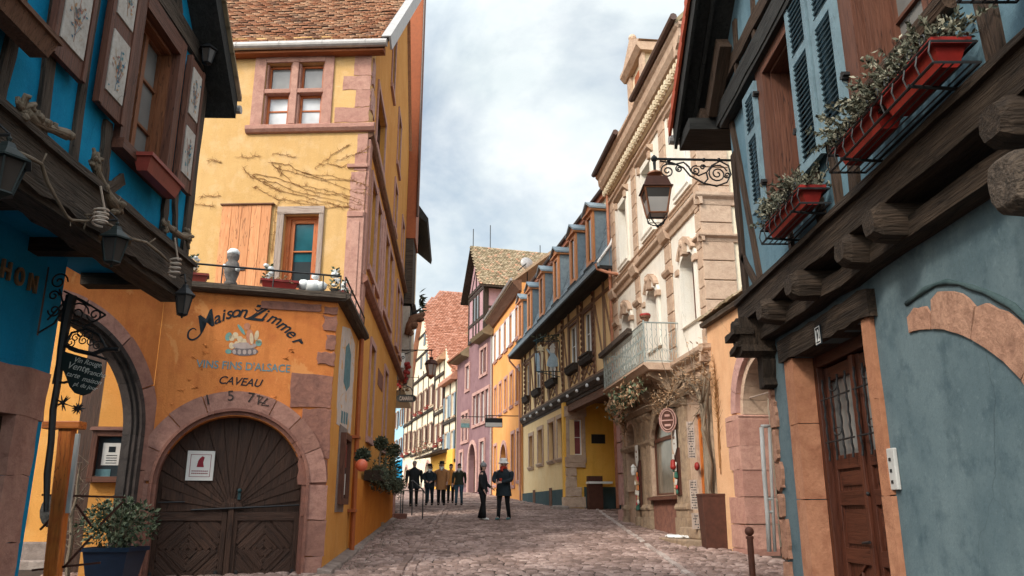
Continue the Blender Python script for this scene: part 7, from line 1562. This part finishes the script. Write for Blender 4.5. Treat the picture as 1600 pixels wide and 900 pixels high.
back = Vector((-PF.n[0], -PF.n[1], 0)); E_ = Vector(PF.w(16.4, .5, 11.3)); K = Vector(PF.w(20.75, .4, 17.3)); RG = Vector(PF.w(22.0, -1.8, 19.2)); K2 = Vector(PF.w(23.25, .4, 17.3)); E2 = Vector(PF.w(27.6, .5, 11.3))
m = MB(); m.add([tuple(p) for p in (E_, K, RG, RG+back*16, E_+back*16, K2, E2, E2+back*16)], [(0, 1, 2, 3, 4), (1, 5, 2), (5, 6, 7, 3, 2)]); rf2 = m.link('roof', M['tiler'], c3)
upv = (RG-Vector(PF.w(16.4, -1.8, 11.3))); L2 = upv.length; uvn = upv.normalized(); hK = (K-E_).dot(uvn)
m = MB(); tiles(m, E_+Vector((0, 0, .03)), back, uvn, 16, L2, .24, .2, .05, clip=lambda u, v: v < hK or u > (v-hK)*.8); m.link('roof_tiles', M['tiler'], rf2)
c4_ = farhouse('small_cream_house', 'cream house with flower boxes left of the big gabled one, far up the lane', 27.1, 31.5, 12.5, 'cream', 3, 2, 5.6, 2.7, arches=((29.2, .9, 3.2),), beams=(5.1, 8.0, 10.8))
d1_ = farhouse('pale_blue_house', 'pale blue house at the far end of the lane', 31.6, 40, 11, 'cyan', 2, 3, 5.4, 2.9, arches=((34, .9, 3.2), (38, .9, 3.2)))
m = MB(PF); m.box(31.7, .0, 1.0, 39.9, .1, 4.9); m.link('blue_front', M['blue'], d1_)
for t, a, b, z, mt in ((c1, 9.0, 13.3, 9.4, 'tiler'), (c2, 13.2, 17, 11.6, 'tileb'), (c4_, 27, 31.6, 12.5, 'tileb'), (d1_, 31.5, 40, 11, 'tiler')):
    m = MB(PF); m.sweep([(.5, z-.2), (.55, z), (-4, z+4.2), (-4, z+4.0), (0, z-.2)], a, b); m.link('roof', M[mt], t)
e0_ = Vector(PF.w(9.5, .1, 9.2)); m = MB(); bk = back; upw = (Vector(PF.w(12.6, .3, 13.2))-e0_); slab(m, [e0_, e0_+upw, e0_+upw+bk*7, e0_+bk*7], .1); o = m.link('side_roof', M['tiler'], c1); m = MB(); tiles(m, e0_, bk, upw, 7, upw.length, .22, .18, .04); m.link('roof_tiles', M['tiler'], o)
m = MB(PF); m.prism([(9.6, 9.2), (12.6, 13.1), (13.3, 13.1), (13.3, 9.2)], -7, -.02); m.link('gable_wall', M['cream'], c1)
garland(PF, [(12.5, 1.0, 4.6), (15, 1.2, 4.8), (17, 1.0, 4.6)], .5, 260, ('fir', 'dryl'), 'thick fir garland with red bows above the amber shop front', hang=.4)
for s, z in ((15.2, 5.0), (13.4, 5.3), (19, 5.2), (21.5, 5.1), (24.3, 5.2), (28, 5.3), (30.6, 5.2), (19.2, 8.4), (24.4, 8.4), (21.8, 8.3)): 
    m = MB(PF); m.box(s-.4, .15, z-.2, s+.4, .35, z-.02)
    for i in range(16): m.leaf((s+R.gauss(0, .25), .2+abs(R.gauss(0, .1)), z+R.gauss(0, .10)), .2, .06)
    m.link('flower_box', M['redpd'], c2 if s < 17 else c3 if s < 27 else c4_)
# ================================================================== LEFT SIDE BEYOND THE YELLOW HOUSE
nb = thing('stone_pier_house', S.w(16, .2, gz(28)), 'narrow house end with orange brown boards above a pale stone pier', 'house')
m = MB(S); m.box(14.75, -3, 9.4, 16.5, .34, 24); m.link('boarded_wall', M['orpil'], nb); m = MB(S); m.box(14.75, -3, 7.0, 16.5, .28, 9.38); m.link('grey_boards', M['timberl'], nb)
m = MB(S); m.box(14.75, -3, 4.7, 16.2, .24, 6.9); m.sweep([(-.6, 4.0), (-.3, 4.0), (.14, 4.4), (.24, 4.7), (-.6, 4.7)], 14.75, 16.2); m.box(14.75, -5, 0, 16.2, -1.0, 4.4); m.link('pier', M['pierst'], nb); m = MB(S); m.tube([(14.7, .38, 24), (14.7, .38, 10.2)], .045, 8); m.link('downpipe', M['dpipe'], nb)
m = MB(S); m.sweep([(.32, 6.6), (.42, 6.7), (.42, 6.95), (.32, 7.0)], 14.72, 16.5); m.link('capital', M['timber'], nb)
ed = thing('dark_roofed_house', S.w(24, 0, gz(36)), 'house with a dark overhanging roof edge against the sky behind the yellow house', 'house')
m = MB(S); m.prism(rect(16.7, 4.5, 24, 12), -6, -.1); m.prism(rect(16.7, 0, 24, 4.5), -6, -1.6); m.link('wall', M['cream'], ed); m = MB(S); m.sweep([(-.1, 11.6), (.62, 11.0), (.66, 11.2), (-2, 15), (-2, 12)], 17.5, 23); m.link('roof', M['dark'], ed)
wd_ = MB(S)
for i in range(36): wd_.leaf((15.4+R.uniform(-.2, .2), .5, 7.1+R.uniform(-.2, .4)), .35, .04, Vector((R.gauss(0, .5), R.uniform(.3, 1), R.gauss(0, .5))).normalized())
single('roof_weed', wd_, M['fir'], 'small fir sprig growing on top of the pale stone pier', 'plant', S.w(15.4, .4, 7))
# carved figure, lantern, ornaments, shop sign
LG = Fr(S.w(14.7, .35, 0)[0], S.w(14.7, .35, 0)[1], 90)
def lg(x, y, n=0): a = LG.px(x, y); return (a[0], n, a[1])
gg = thing('carved_gargoyle', LG.w(.3, 0, 5.6), 'carved brown wooden animal head with a dark horn jutting from the left wall', 'carving')
m = MB(LG); m.tube([lg(636, 523), lg(641, 508), lg(647, 498), lg(655, 494), lg(663, 490)], [.10, .15, .17, .12, .07], 8); m.ball(lg(646, 508), .16, j=.1); m.ball(lg(656, 499), .13, (1.3, 1, .8)); m.tube([lg(640, 524), lg(644, 521), lg(642, 515)], [.07, .08, .05], 6); m.link('head', M['brown'] if 0 else M['timbr'], gg, smooth=True)
m = MB(LG); m.tube([lg(645, 490), lg(652, 486), lg(660, 480)], [.06, .045, .01], 6); m.tube([lg(640, 498), lg(645, 492), lg(650, 490)], [.05, .05, .02], 6); m.link('horn', M['iron'], gg)
ll = thing('street_lantern', LG.w(.5, 0, 4), 'small copper toned lantern on a long iron arm over the far lane', 'street lamp')
m = MB(LG); m.tube([lg(626, 547), lg(676, 547)], .02, 6); m.tube([lg(626, 556), lg(640, 550), lg(655, 547)], .012, 5); m.tube([lg(674, 547), lg(674, 556)], .015, 5); m.tube([lg(626, 589), lg(655, 590)], .008, 4); m.link('bracket', M['iron'], ll)
c = LG.w(*lg(674, 557)); m = MB(); m.lathe([(.02, 0), (.09, -.05), (.05, -.09), (.16, -.14), (.22, -.24), (.24, -.27), (.20, -.29)], c, 8); m.link('cap', M['rust'], ll); m = MB(); m.lathe([(.19, -.29), (.12, -.64)], c, 6); m.link('pane', M['lampg'], ll)
m = MB()
for k in range(6): a = k*pi/3; m.tube([(c[0]+.195*cos(a), c[1]+.195*sin(a), c[2]-.29), (c[0]+.125*cos(a), c[1]+.125*sin(a), c[2]-.64)], .012, 4)
m.lathe([(.13, -.64), (.13, -.68), (.04, -.76), (.0, -.80)], c, 6); m.link('frame', M['copper'], ll)
m = MB(LG)
for x, y in ((636, 568), (638, 573), (634, 579), (637, 584), (632, 590), (627, 597), (625, 603), (630, 594)):
    for i in range(4): m.ball(tuple(q_+R.uniform(-.06, .06) for q_ in lg(x, y)), .07, (1, .7, 1), 6)
single('red_garland', m, M['redp'], 'string of bright red ornaments hanging by the stone pier', 'garland', LG.w(*lg(636, 570)))
m = MB(LG); m.prism([tuple(lg(*p)[i] for i in (0, 2)) for p in ((622, 552), (632, 552), (633, 562), (631, 575), (624, 574), (621, 562))], -.03, .03); wf = single('white_face_sign', m, M['whitep'], 'pale cut out face shaped sign next to the red garland', 'sign', LG.w(*lg(627, 563)))
m = MB(LG)
for x, y in ((624, 559), (630, 559)): m.tube([tuple(lg(x+2*cos(i*pi/4), y+2*sin(i*pi/4), .04)) for i in range(8)], .012, 4, closed=True)
m.link('drawn_eyes', M['black'], wf)
cs = thing('oval_name_sign', LG.w(*lg(634, 622)), 'dark rounded shop name board hanging from a curved bracket on the left', 'sign')
a, b = lg(620, 617), lg(650, 628); m = MB(LG); h2 = (a[2]-b[2])/2; zc = (a[2]+b[2])/2
m.prism([(a[0]+h2+h2*cos(pi/2+i*pi/8), zc+h2*sin(pi/2+i*pi/8)) for i in range(9)]+[(b[0]-h2+h2*cos(-pi/2+i*pi/8), zc+h2*sin(-pi/2+i*pi/8)) for i in range(9)], -.03, .03); m.link('board', M['dark'], cs)
m = MB(LG); text(m, 'CANARRA', a[0]+.1, zc-.07, .19, .032, wide=(b[0]-a[0])-.2, ext=.004, off=.003); m.link('lettering', M['pale'], cs)
m = MB(LG); m.tube([lg(622, 602), lg(632, 601), lg(642, 606), lg(645, 612)], .016, 5); m.tube([lg(645, 612), lg(645, 617)], .01, 4); m.tube([lg(625, 606), lg(625, 617)], .01, 4); m.tube([lg(618, 610), lg(628, 606), lg(640, 604)], .012, 4); m.link('bracket', M['iron'], cs)
m = MB(LG)
for i in range(120): x, y = R.uniform(617, 634), R.uniform(575, 612); p = lg(x, y); m.leaf((p[0], R.uniform(-.2, .1), p[2]), .16, .04)
single('wall_greenery', m, M['dryl'], 'dry twigs and greenery cluttered around the signs on the left wall', 'greenery', LG.w(*lg(622, 590)))
# ================================================================== GROUND
def grid(name, x0, x1, ys, zf, mat, nx=2):
    m = MB(); vs = []; 
    for y in ys:
        for i in range(nx+1): x = x0+(x1-x0)*i/nx; vs.append((x, y, zf(x, y)))
    m.add(vs, [(j*(nx+1)+i, j*(nx+1)+i+1, (j+1)*(nx+1)+i+1, (j+1)*(nx+1)+i) for j in range(len(ys)-1) for i in range(nx)])
    return m.link(name, mat, kind='structure')
grid('ground', -700, 700, [-300, -40, 0, 20, 45, 70, 95, 900], lambda x, y: gz(y)-.05, M['mortar'])
def left(y): return -1.9-.07*y+.02 if y < 29 else (-4.0-.28*(y-29))
def rightx(y):
    if y < 8: return 2.5
    if y < 16.1: return 5.75-.105*y if y > 9 else 4.8
    if y < 24.5: return 5.79-.105*y
    if y < 31: return 5.2
    if y < 48.4: return 8.08-.194*y
    return 13.5-.306*y
grid('street', -12, 9, [0, 6, 12, 20, 30, 45, 60, 95], lambda x, y: gz(y)-.02, M['mortar'], 4)
def lane_l(y): return -1.62-.037*(y-12)*1.35
def lane_r(y): return 2.50+.035*(y-12)
def stones(name, y0, y1, lw, ld, mat, fx0, fx1, rot=0, h=.016):
    m = MB(); y = y0; V = []; Fc = []; G_ = []; Rn = []
    while y < y1:
        d = ld*R.uniform(.85, 1.15); x0, x1 = fx0(y), fx1(y); x = x0-R.random()*lw
        sh = R.uniform(-.02, .02)
        while x < x1:
            w_ = lw*R.uniform(.68, 1.35)
            if x+w_ > x0:
                ym = y+.05*sin(x*1.7+y*.6)+.03*sin(x*4+y); g_ = .008+.006*R.random(); z = gz(ym)+R.uniform(-.006, .007); o = len(V); rn = min(1, max(0, .5+.42*noise.noise(Vector((x*1.5, y*.9, 0)))*1.4+R.uniform(-.42, .42)))
                c = [(x+g_, ym+g_), (x+w_-g_, ym+g_), (x+w_-g_, ym+d-g_), (x+g_, ym+d-g_)]
                c = [(a+R.uniform(-.012, .012), b+R.uniform(-.012, .012)) for a, b in c]
                i_ = min(w_, d)*.17; cxm = x+w_/2; cym = ym+d/2
                V += [(a, b, z-.03) for a, b in c]; q = [(a+(i_ if a < cxm else -i_), b+(i_ if b < cym else -i_)) for a, b in c]
                V += [(a, b, z+h*R.uniform(.35, .75)) for a, b in q]; V.append((cxm, cym, z+h)); G_ += [(0, 0, 0)]*9; Rn += [rn]*9
                Fc += [(o+k, o+(k+1) % 4, o+4+(k+1) % 4, o+4+k) for k in range(4)]+[(o+4+k, o+4+(k+1) % 4, o+8) for k in range(4)]
            x += w_
        y += d
    m.v = V; m.f = Fc; m.g = G_; m.r = Rn; m.mi = [0]*len(Fc)
    o = m.link(name, mat, kind='structure'); o.data.polygons.foreach_set('use_smooth', [True]*len(Fc)); return o
stones('street_cobbles', 7.5, 34, .175, .12, M['cobble'], lambda y: left(y)+.02, lambda y: rightx(y)+(.0))
stones('street_cobbles', 34, 80, .34, .26, M['cobble'], lambda y: left(y)+.1, lambda y: rightx(y)+.1)
stones('forecourt_cobbles', 7.5, 12.6, .175, .12, M['cobble'], lambda y: -6.5, lambda y: left(y)+.02 if y < 12 else -2.8)
def drain(f, w_, mat, y0=8, y1=34):
    m = MB(); y = y0
    while y < y1:
        l = R.uniform(.24, .36)
        if R.random() < .86: x = f(y)+R.uniform(-.02, .02); z = gz(y)+.006; m.add([(x-w_/2, y+.01, z-.02), (x+w_/2, y+.01, z-.02), (x+w_/2+f(y+l)-f(y), y+l-.01, gz(y+l)-.014), (x-w_/2+f(y+l)-f(y), y+l-.01, gz(y+l)-.014), (x-w_/2+.01, y+.02, z+.026), (x+w_/2-.01, y+.02, z+.026), (x+w_/2-.01+f(y+l)-f(y), y+l-.02, gz(y+l)+.03), (x-w_/2+.01+f(y+l)-f(y), y+l-.02, gz(y+l)+.03)], [(0, 1, 5, 4), (1, 2, 6, 5), (2, 3, 7, 6), (3, 0, 4, 7), (4, 5, 6, 7)])
        y += l
    o = m.link('drain_course', mat, kind='structure', bevel=.008); return o
drain(lane_r, .11, M['pstone']); drain(lambda y: lane_l(y), .12, M['cobble']); drain(lambda y: lane_l(y)+.17, .12, M['cobble'])
m = MB(S); m.sweep([(0, -1.5), (.34, -1.5), (.30, -.0), (0, .04)], 0, .01) if 0 else None
m = MB()
for i in range(24):
    y0 = 12.0+i*.55; y1 = y0+.54; a = left(y0); b = left(y1); m.add([(a-.05, y0, gz(y0)-.1), (a+.19, y0, gz(y0)-.1), (b+.19, y1, gz(y1)-.1), (b-.05, y1, gz(y1)-.1), (a-.05, y0, gz(y0)+.075), (a+.16+R.uniform(-.04, .04), y0, gz(y0)+.04), (b+.16+R.uniform(-.04, .04), y1, gz(y1)+.045), (b-.05, y1, gz(y1)+.075)], [(0, 1, 5, 4), (1, 2, 6, 5), (2, 3, 7, 6), (3, 0, 4, 7), (4, 5, 6, 7)])
m.link('pavement', M['conc'], kind='structure', bevel=.01)
tf = MB()
for i in range(420):
    y = R.uniform(12.3, 24); x = left(y)+.28+abs(R.gauss(0, .28)) if R.random() < .8 else R.uniform(-2, 2.5); tf.leaf((x, y, gz(y)+.005), R.uniform(.02, .05), .004, Vector((R.gauss(0, .5), R.gauss(0, .5), 1)).normalized())
tf.link('joint_grass', M['shrub'], kind='stuff') and tag(bpy.data.objects['joint_grass'], 'thin grass and moss in the joints along the left edge of the street', 'grass')

# ================================================================== PEOPLE
def skinmesh(verts, edges, radii, root=0, sub=2):
    me = bpy.data.meshes.new('body'); me.from_pydata(verts, edges, []); o = bpy.data.objects.new('body', me); COL.objects.link(o)
    md = o.modifiers.new('skin', 'SKIN'); me.skin_vertices[0]; md.use_smooth_shade = True
    for i, v in enumerate(me.skin_vertices[0].data): r = radii[i]; v.radius = r if hasattr(r, '__len__') else (r, r); v.use_root = (i == root)
    s_ = o.modifiers.new('sub', 'SUBSURF'); s_.levels = sub; s_.render_levels = sub
    dg = bpy.context.evaluated_depsgraph_get(); dg.update(); out = bpy.data.meshes.new_from_object(o.evaluated_get(dg))
    bpy.data.objects.remove(o); return out
class Sk:
    def __init__(s): s.v = []; s.e = []; s.r = []
    def chain(s, pts, rad, start=None):
        prev = start
        for p, r in zip(pts, rad):
            s.v.append(p); s.r.append(r); i = len(s.v)-1
            if prev is not None: s.e.append((prev, i))
            prev = i
        return prev
def put(par, name, mesh, mat, smooth=True):
    mesh.materials.clear(); mesh.materials.append(mat); o = bpy.data.objects.new(name, mesh); COL.objects.link(o); o.parent = par; o['_w'] = (0, 0, 0)
    if smooth: mesh.polygons.foreach_set('use_smooth', [True]*len(mesh.polygons))
    return o
def person(x, y, h, face, label, coat, legs, hair='hairbrown', coatlen=.47, hat=None, hatm=None, scarf=None, stride=.12, arms=((.1, 0), (.1, 0)), bulk=1.0, boots='bootm', flare=0, headtilt=0, group=None, bag=None):
    """face = heading in degrees (0 looks towards the camera); arms: ((swing forward, bend), ...) for right, left"""
    t = thing('person', (x, y, gz(y)), label, 'person', group); t.rotation_euler = (0, 0, radians(face)); k = h/1.75
    P = lambda a, b, c: (a*k, b*k, c*k)     # -y is forward
    bulk *= 1.18; hipw, shw = .09*bulk, .18*bulk
    B = Sk(); pel = B.chain([P(0, 0, .95)], [.12*k*bulk]); st = stride
    legp = {}
    for sg in (-1, 1):
        f = -sg*st; kn = P(sg*.10, -f*.55-.02, .51); an = P(sg*.105, -f*1.0+(.05 if f < 0 else 0), .09); legp[sg] = (P(sg*hipw, 0, .88), kn, an)
        B.chain([P(sg*hipw, 0, .88), kn, an, (an[0], an[1]-.10*k, .045*k), (an[0], an[1]-.17*k, .035*k)], [.085*k, .055*k, .038*k, .035*k, .025*k], pel)
    ch = B.chain([P(0, 0, 1.12), P(0, .01, 1.32), P(0, .01, 1.42)], [.115*k, .125*k, .08*k], pel)
    hx = headtilt
    nk = B.chain([P(0, 0, 1.50), P(hx*.3, -.01, 1.575), P(hx, -.015, 1.655), P(hx, -.01, 1.72)], [.048*k, (.066*k, .07*k), (.074*k, .084*k), (.055*k, .06*k)], ch)
    B.chain([P(hx, -.098, 1.625)], [.011*k], nk-1)                                  # nose
    for sg in (-1, 1): B.chain([P(hx+sg*.078, .0, 1.63)], [(.008*k, .018*k)], nk-1)   # ears
    armp = {}
    for sg, (sw, bd) in zip((-1, 1), arms):
        sh = P(sg*shw, .01, 1.40); el = P(sg*(shw+.055), -sw*.6+.03, 1.13); wr = (el[0]-sg*bd*.26*k, el[1]-(.05+sw*.4+bd*.22)*k, el[2]-.25*k*(1-bd*.8)) ; armp[sg] = (sh, el, wr)
        e = B.chain([sh, el, wr], [.042*k, .038*k, .027*k], ch)
        d = Vector(wr)-Vector(el); d.normalize(); pm = Vector(wr)+d*.055*k; e2 = B.chain([tuple(pm)], [(.032*k, .018*k)], e)
        side = d.cross(Vector((0, 1, 0))); side = side.normalized() if side.length > .1 else Vector((1, 0, 0))
        for q_, (o_, ln_) in enumerate(((-.026, .060), (-.009, .072), (.009, .068), (.026, .052))):
            a = pm+side*o_*k+d*.03*k; b = a+d*ln_*.55*k; c_ = b+(d*.6+Vector((0, -1, 0))*.4)*ln_*.5*k; B.chain([tuple(a), tuple(b), tuple(c_)], [.0085*k, .008*k, .006*k], e2)
        a = Vector(wr)+d*.02*k+side*(-.03)*k; B.chain([tuple(a), tuple(a+side*(-.025)*k+d*.03*k)], [.010*k, .008*k], e)
    put(t, 'body', skinmesh(B.v, B.e, B.r, pel), M['skin'])
    # coat: torso, skirt and sleeves in one cloth surface; trousers likewise
    def loft(m, rings, seg=18, fold=.0):
        vs = []; n = len(rings)
        for z, rx, ry, cy in rings:
            for q_ in range(seg):
                an_ = 2*pi*q_/seg; f_ = 1+fold*sin(an_*3+z*9)*(.5 if z > .95 else 1)+R.uniform(-.012, .012); vs.append((rx*k*cos(an_)*f_, (ry*sin(an_)*f_+cy)*k, z*k))
        m.add(vs, [(i*seg+q_, i*seg+(q_+1) % seg, (i+1)*seg+(q_+1) % seg, (i+1)*seg+q_) for i in range(n-1) for q_ in range(seg)]+[tuple(range(seg)), tuple(range((n-1)*seg, n*seg))])
    hem = .97-(coatlen-.28)*1.25; w_ = bulk/1.12
    cm = MB(); loft(cm, [(hem, .205*w_, .165*w_, 0), (hem+.03, .21*w_, .17*w_, 0), (max(hem+.06, .85), .195*w_, .155*w_, 0), (1.02, .175*w_, .135*w_, 0), (1.18, .18*w_, .135*w_, 0), (1.30, .195*w_, .135*w_, .005), (1.385, .195*w_, .12*w_, .01), (1.44, .15*w_, .095*w_, .01), (1.485, .075, .075, .0), (1.535, .072, .074, -.005)], fold=.035)
    for sg in (-1, 1):
        sh, el, wr = [Vector(q_) for q_ in armp[sg]]; md_ = (sh+el)/2; sh2 = sh+Vector((-sg*.02*k, 0, -.015*k))
        cm.tube([tuple(sh2), tuple(sh+Vector((sg*.02*k, 0, -.05*k))), tuple(md_), tuple(el), tuple((el+wr)/2), tuple(wr+(el-wr)*.06)], [.066*k*w_, .074*k*w_, .066*k*w_, .060*k*w_, .052*k, .043*k], 10)
    def tomesh(q_): me = bpy.data.meshes.new('cloth'); me.from_pydata(q_.v, [], q_.f); return me
    o_ = put(t, 'coat', tomesh(cm), M[coat] if isinstance(coat, str) else coat); sb_ = o_.modifiers.new('soft', 'SUBSURF'); sb_.levels = 1; sb_.render_levels = 1
    tm_ = MB(); loft(tm_, [(.80, .15*w_, .12*w_, 0), (.88, .165*w_, .13*w_, 0), (1.0, .15*w_, .12*w_, 0)], 14)
    for sg in (-1, 1):
        hp_, kn, an = [Vector(q_) for q_ in legp[sg]]; tm_.tube([tuple(hp_), tuple((hp_+kn)/2), tuple(kn), tuple((kn+an)/2), tuple(an+Vector((0, 0, -.02*k)))], [.10*k*w_, .088*k, (.066+flare*.2)*k, (.060+flare*.6)*k, (.052+flare)*k], 12)
    put(t, 'trousers', tomesh(tm_), M[legs] if isinstance(legs, str) else legs)
    for sg in (-1, 1):
        an = legp[sg][2]; b = Sk(); b.chain([(an[0], an[1]+.01*k, an[2]+.05*k), (an[0], an[1]+.01*k, .06*k), (an[0], an[1]-.10*k, .05*k), (an[0], an[1]-.19*k, .042*k)], [.052*k, .05*k, (.045*k, .038*k), (.036*k, .03*k)]); put(t, 'shoe', skinmesh(b.v, b.e, b.r, 0, 1), boots if not isinstance(boots, str) else M[boots])
    hc = P(hx, -.01, 1.665)
    def tm(fn): q_ = MB(); fn(q_); me = bpy.data.meshes.new('m'); me.from_pydata(q_.v, [], q_.f); return me
    if hair: put(t, 'hair', tm(lambda m: (m.ball((hc[0], hc[1]+.022*k, hc[2]+.018*k), .094*k, (.93, 1.02, 1.05), 12, .05), m.ball((hc[0], hc[1]+.05*k, hc[2]-.05*k), .075*k, (1.15, .8, 1.2), 10, .06) if hair != 'hairgrey' else None)), M[hair])
    for sg in (-1, 1): put(t, 'eye', tm(lambda m: m.ball((hc[0]+sg*.03*k, hc[1]-.082*k, hc[2]-.008*k), .009*k, seg=6)), M['black'])
    put(t, 'mouth', tm(lambda m: m.box(hc[0]-.022*k, hc[1]-.085*k, hc[2]-.062*k, hc[0]+.022*k, hc[1]-.076*k, hc[2]-.054*k)), M['maroon'])
    if hat == 'bucket': put(t, 'hat', tm(lambda m: m.lathe([(.175*k, -.03*k), (.172*k, -.022*k), (.118*k, .025*k), (.112*k, .10*k), (.085*k, .13*k), (0, .135*k)], (hc[0], hc[1], hc[2]+.0), 16)), hatm)
    if hat == 'beanie': put(t, 'hat', tm(lambda m: (m.lathe([(.100*k, -.01*k), (.108*k, .02*k), (.100*k, .075*k), (.06*k, .125*k), (0, .135*k)], hc, 14), m.ball((hc[0], hc[1], hc[2]+.15*k), .03*k))), hatm)
    if hat == 'brim': put(t, 'hat', tm(lambda m: m.lathe([(.165*k, .02*k), (.165*k, .03*k), (.10*k, .035*k), (.095*k, .12*k), (0, .13*k)], hc, 16)), hatm)
    if scarf: put(t, 'scarf', tm(lambda m: (m.lathe([(.07*k, -.04*k), (.105*k, -.01*k), (.10*k, .04*k), (.07*k, .06*k)], P(hx*.2, -.01, 1.50), 14), m.box(-.035*k, -.15*k, 1.40*k, .04*k, -.12*k, 1.5*k, j=.01))), scarf)
    if bag: put(t, 'bag', tm(lambda m: m.box(bag*.2*k-.06*k, -.12*k, .85*k, bag*.2*k+.08*k, .12*k, 1.12*k, j=.01)), M['timbr'])
    return t
for nm, c, v in (('hairbrown', (.045, .026, .018), .5), ('hairdark', (.018, .014, .012), .4), ('hairgrey', (.30, .27, .25), .3), ('coatblack', (.026, .027, .029), .4), ('coatnavy', (.026, .036, .043), .4), ('coatcamel', (.44, .21, .09), .25), ('coatolive', (.045, .050, .034), .4), ('jeans', (.055, .11, .155), .3), ('darkjeans', (.02, .03, .042), .4), ('trblack', (.017, .017, .019), .4), ('bootm', (.014, .012, .011), .3), ('clwhite', (.80, .78, .74), .1), ('clgrey', (.30, .31, .32), .2), ('clred', (.46, .05, .03), .2), ('clteal', (.09, .20, .21), .2), ('clorange', (.6, .25, .06), .2)):
    M[nm] = paint('cloth_'+nm, c, .85, v, .15, 0, .4)
wk = 'people walking down the lane'
person(-3.93, 32.97, 1.78, 4, 'bald man in a long black coat walking at the left of the strolling group', 'coatblack', 'trblack', 'hairgrey', .50, arms=((.12, .05), (-.1, .05)), bulk=1.12, stride=.16, group=wk)
person(-3.62, 36.5, 1.60, 0, 'small figure in dark jacket and blue jeans half hidden behind the black coated man', 'coatnavy', 'jeans', 'hairdark', .34, stride=.1, group=wk)
person(-3.42, 34.1, 1.66, -3, 'woman with dark brimmed hat, white scarf and dark coat with folded arms', 'coatnavy', 'darkjeans', 'hairdark', .46, 'brim', M['coatblack'], M['clwhite'], .12, ((.1, .7), (.1, .6)), group=wk)
person(-2.92, 34.1, 1.76, 0, 'man in a camel coat with dark brimmed hat and white scarf', 'coatcamel', 'trblack', 'hairdark', .55, 'brim', M['coatblack'], M['clwhite'], .08, ((.0, .1), (.18, .15)), 1.1, group=wk)
person(-2.70, 36.2, 1.68, 6, 'person in an ochre jacket mostly hidden behind the camel coated man', 'clorange', 'trblack', 'hairdark', .4, group=wk)
person(-3.2, 36.8, 1.70, 6, 'dark haired person barely seen between the two in hats', 'coatblack', 'trblack', 'hairdark', .4, group=wk)
person(-2.20, 34.2, 1.68, -5, 'dark haired woman in an olive jacket, white scarf and light blue jeans', 'coatolive', 'jeans', 'hairdark', .36, None, None, M['clwhite'], .10, ((.15, .05), (-.1, .05)), group=wk)
person(-.86, 24.3, 1.62, 78, 'person in grey bobble hat, black jacket and flared black trousers, seen from the side', 'coatblack', 'trblack', 'hairdark', .36, 'beanie', M['clgrey'], None, .05, ((.05, .15), (.12, .55)), 1.0, M['clwhite'], .045)
person(-.25, 24.35, 1.74, -22, 'person in a white bucket hat and red face scarf holding a cup in both hands', 'coatnavy', 'trblack', 'hairdark', .50, 'bucket', M['clwhite'], M['clred'], .14, ((.18, .95), (.18, .95)), 1.12, M['clteal'])
m = MB(); c = (-.33, 24.02, gz(24.3)+1.14); m.lathe([(.03, -.05), (.04, .05), (.036, .05)], c, 10); single('red_cup', m, M['clred'], 'small red cup held by the person in the white bucket hat', 'cup', c)
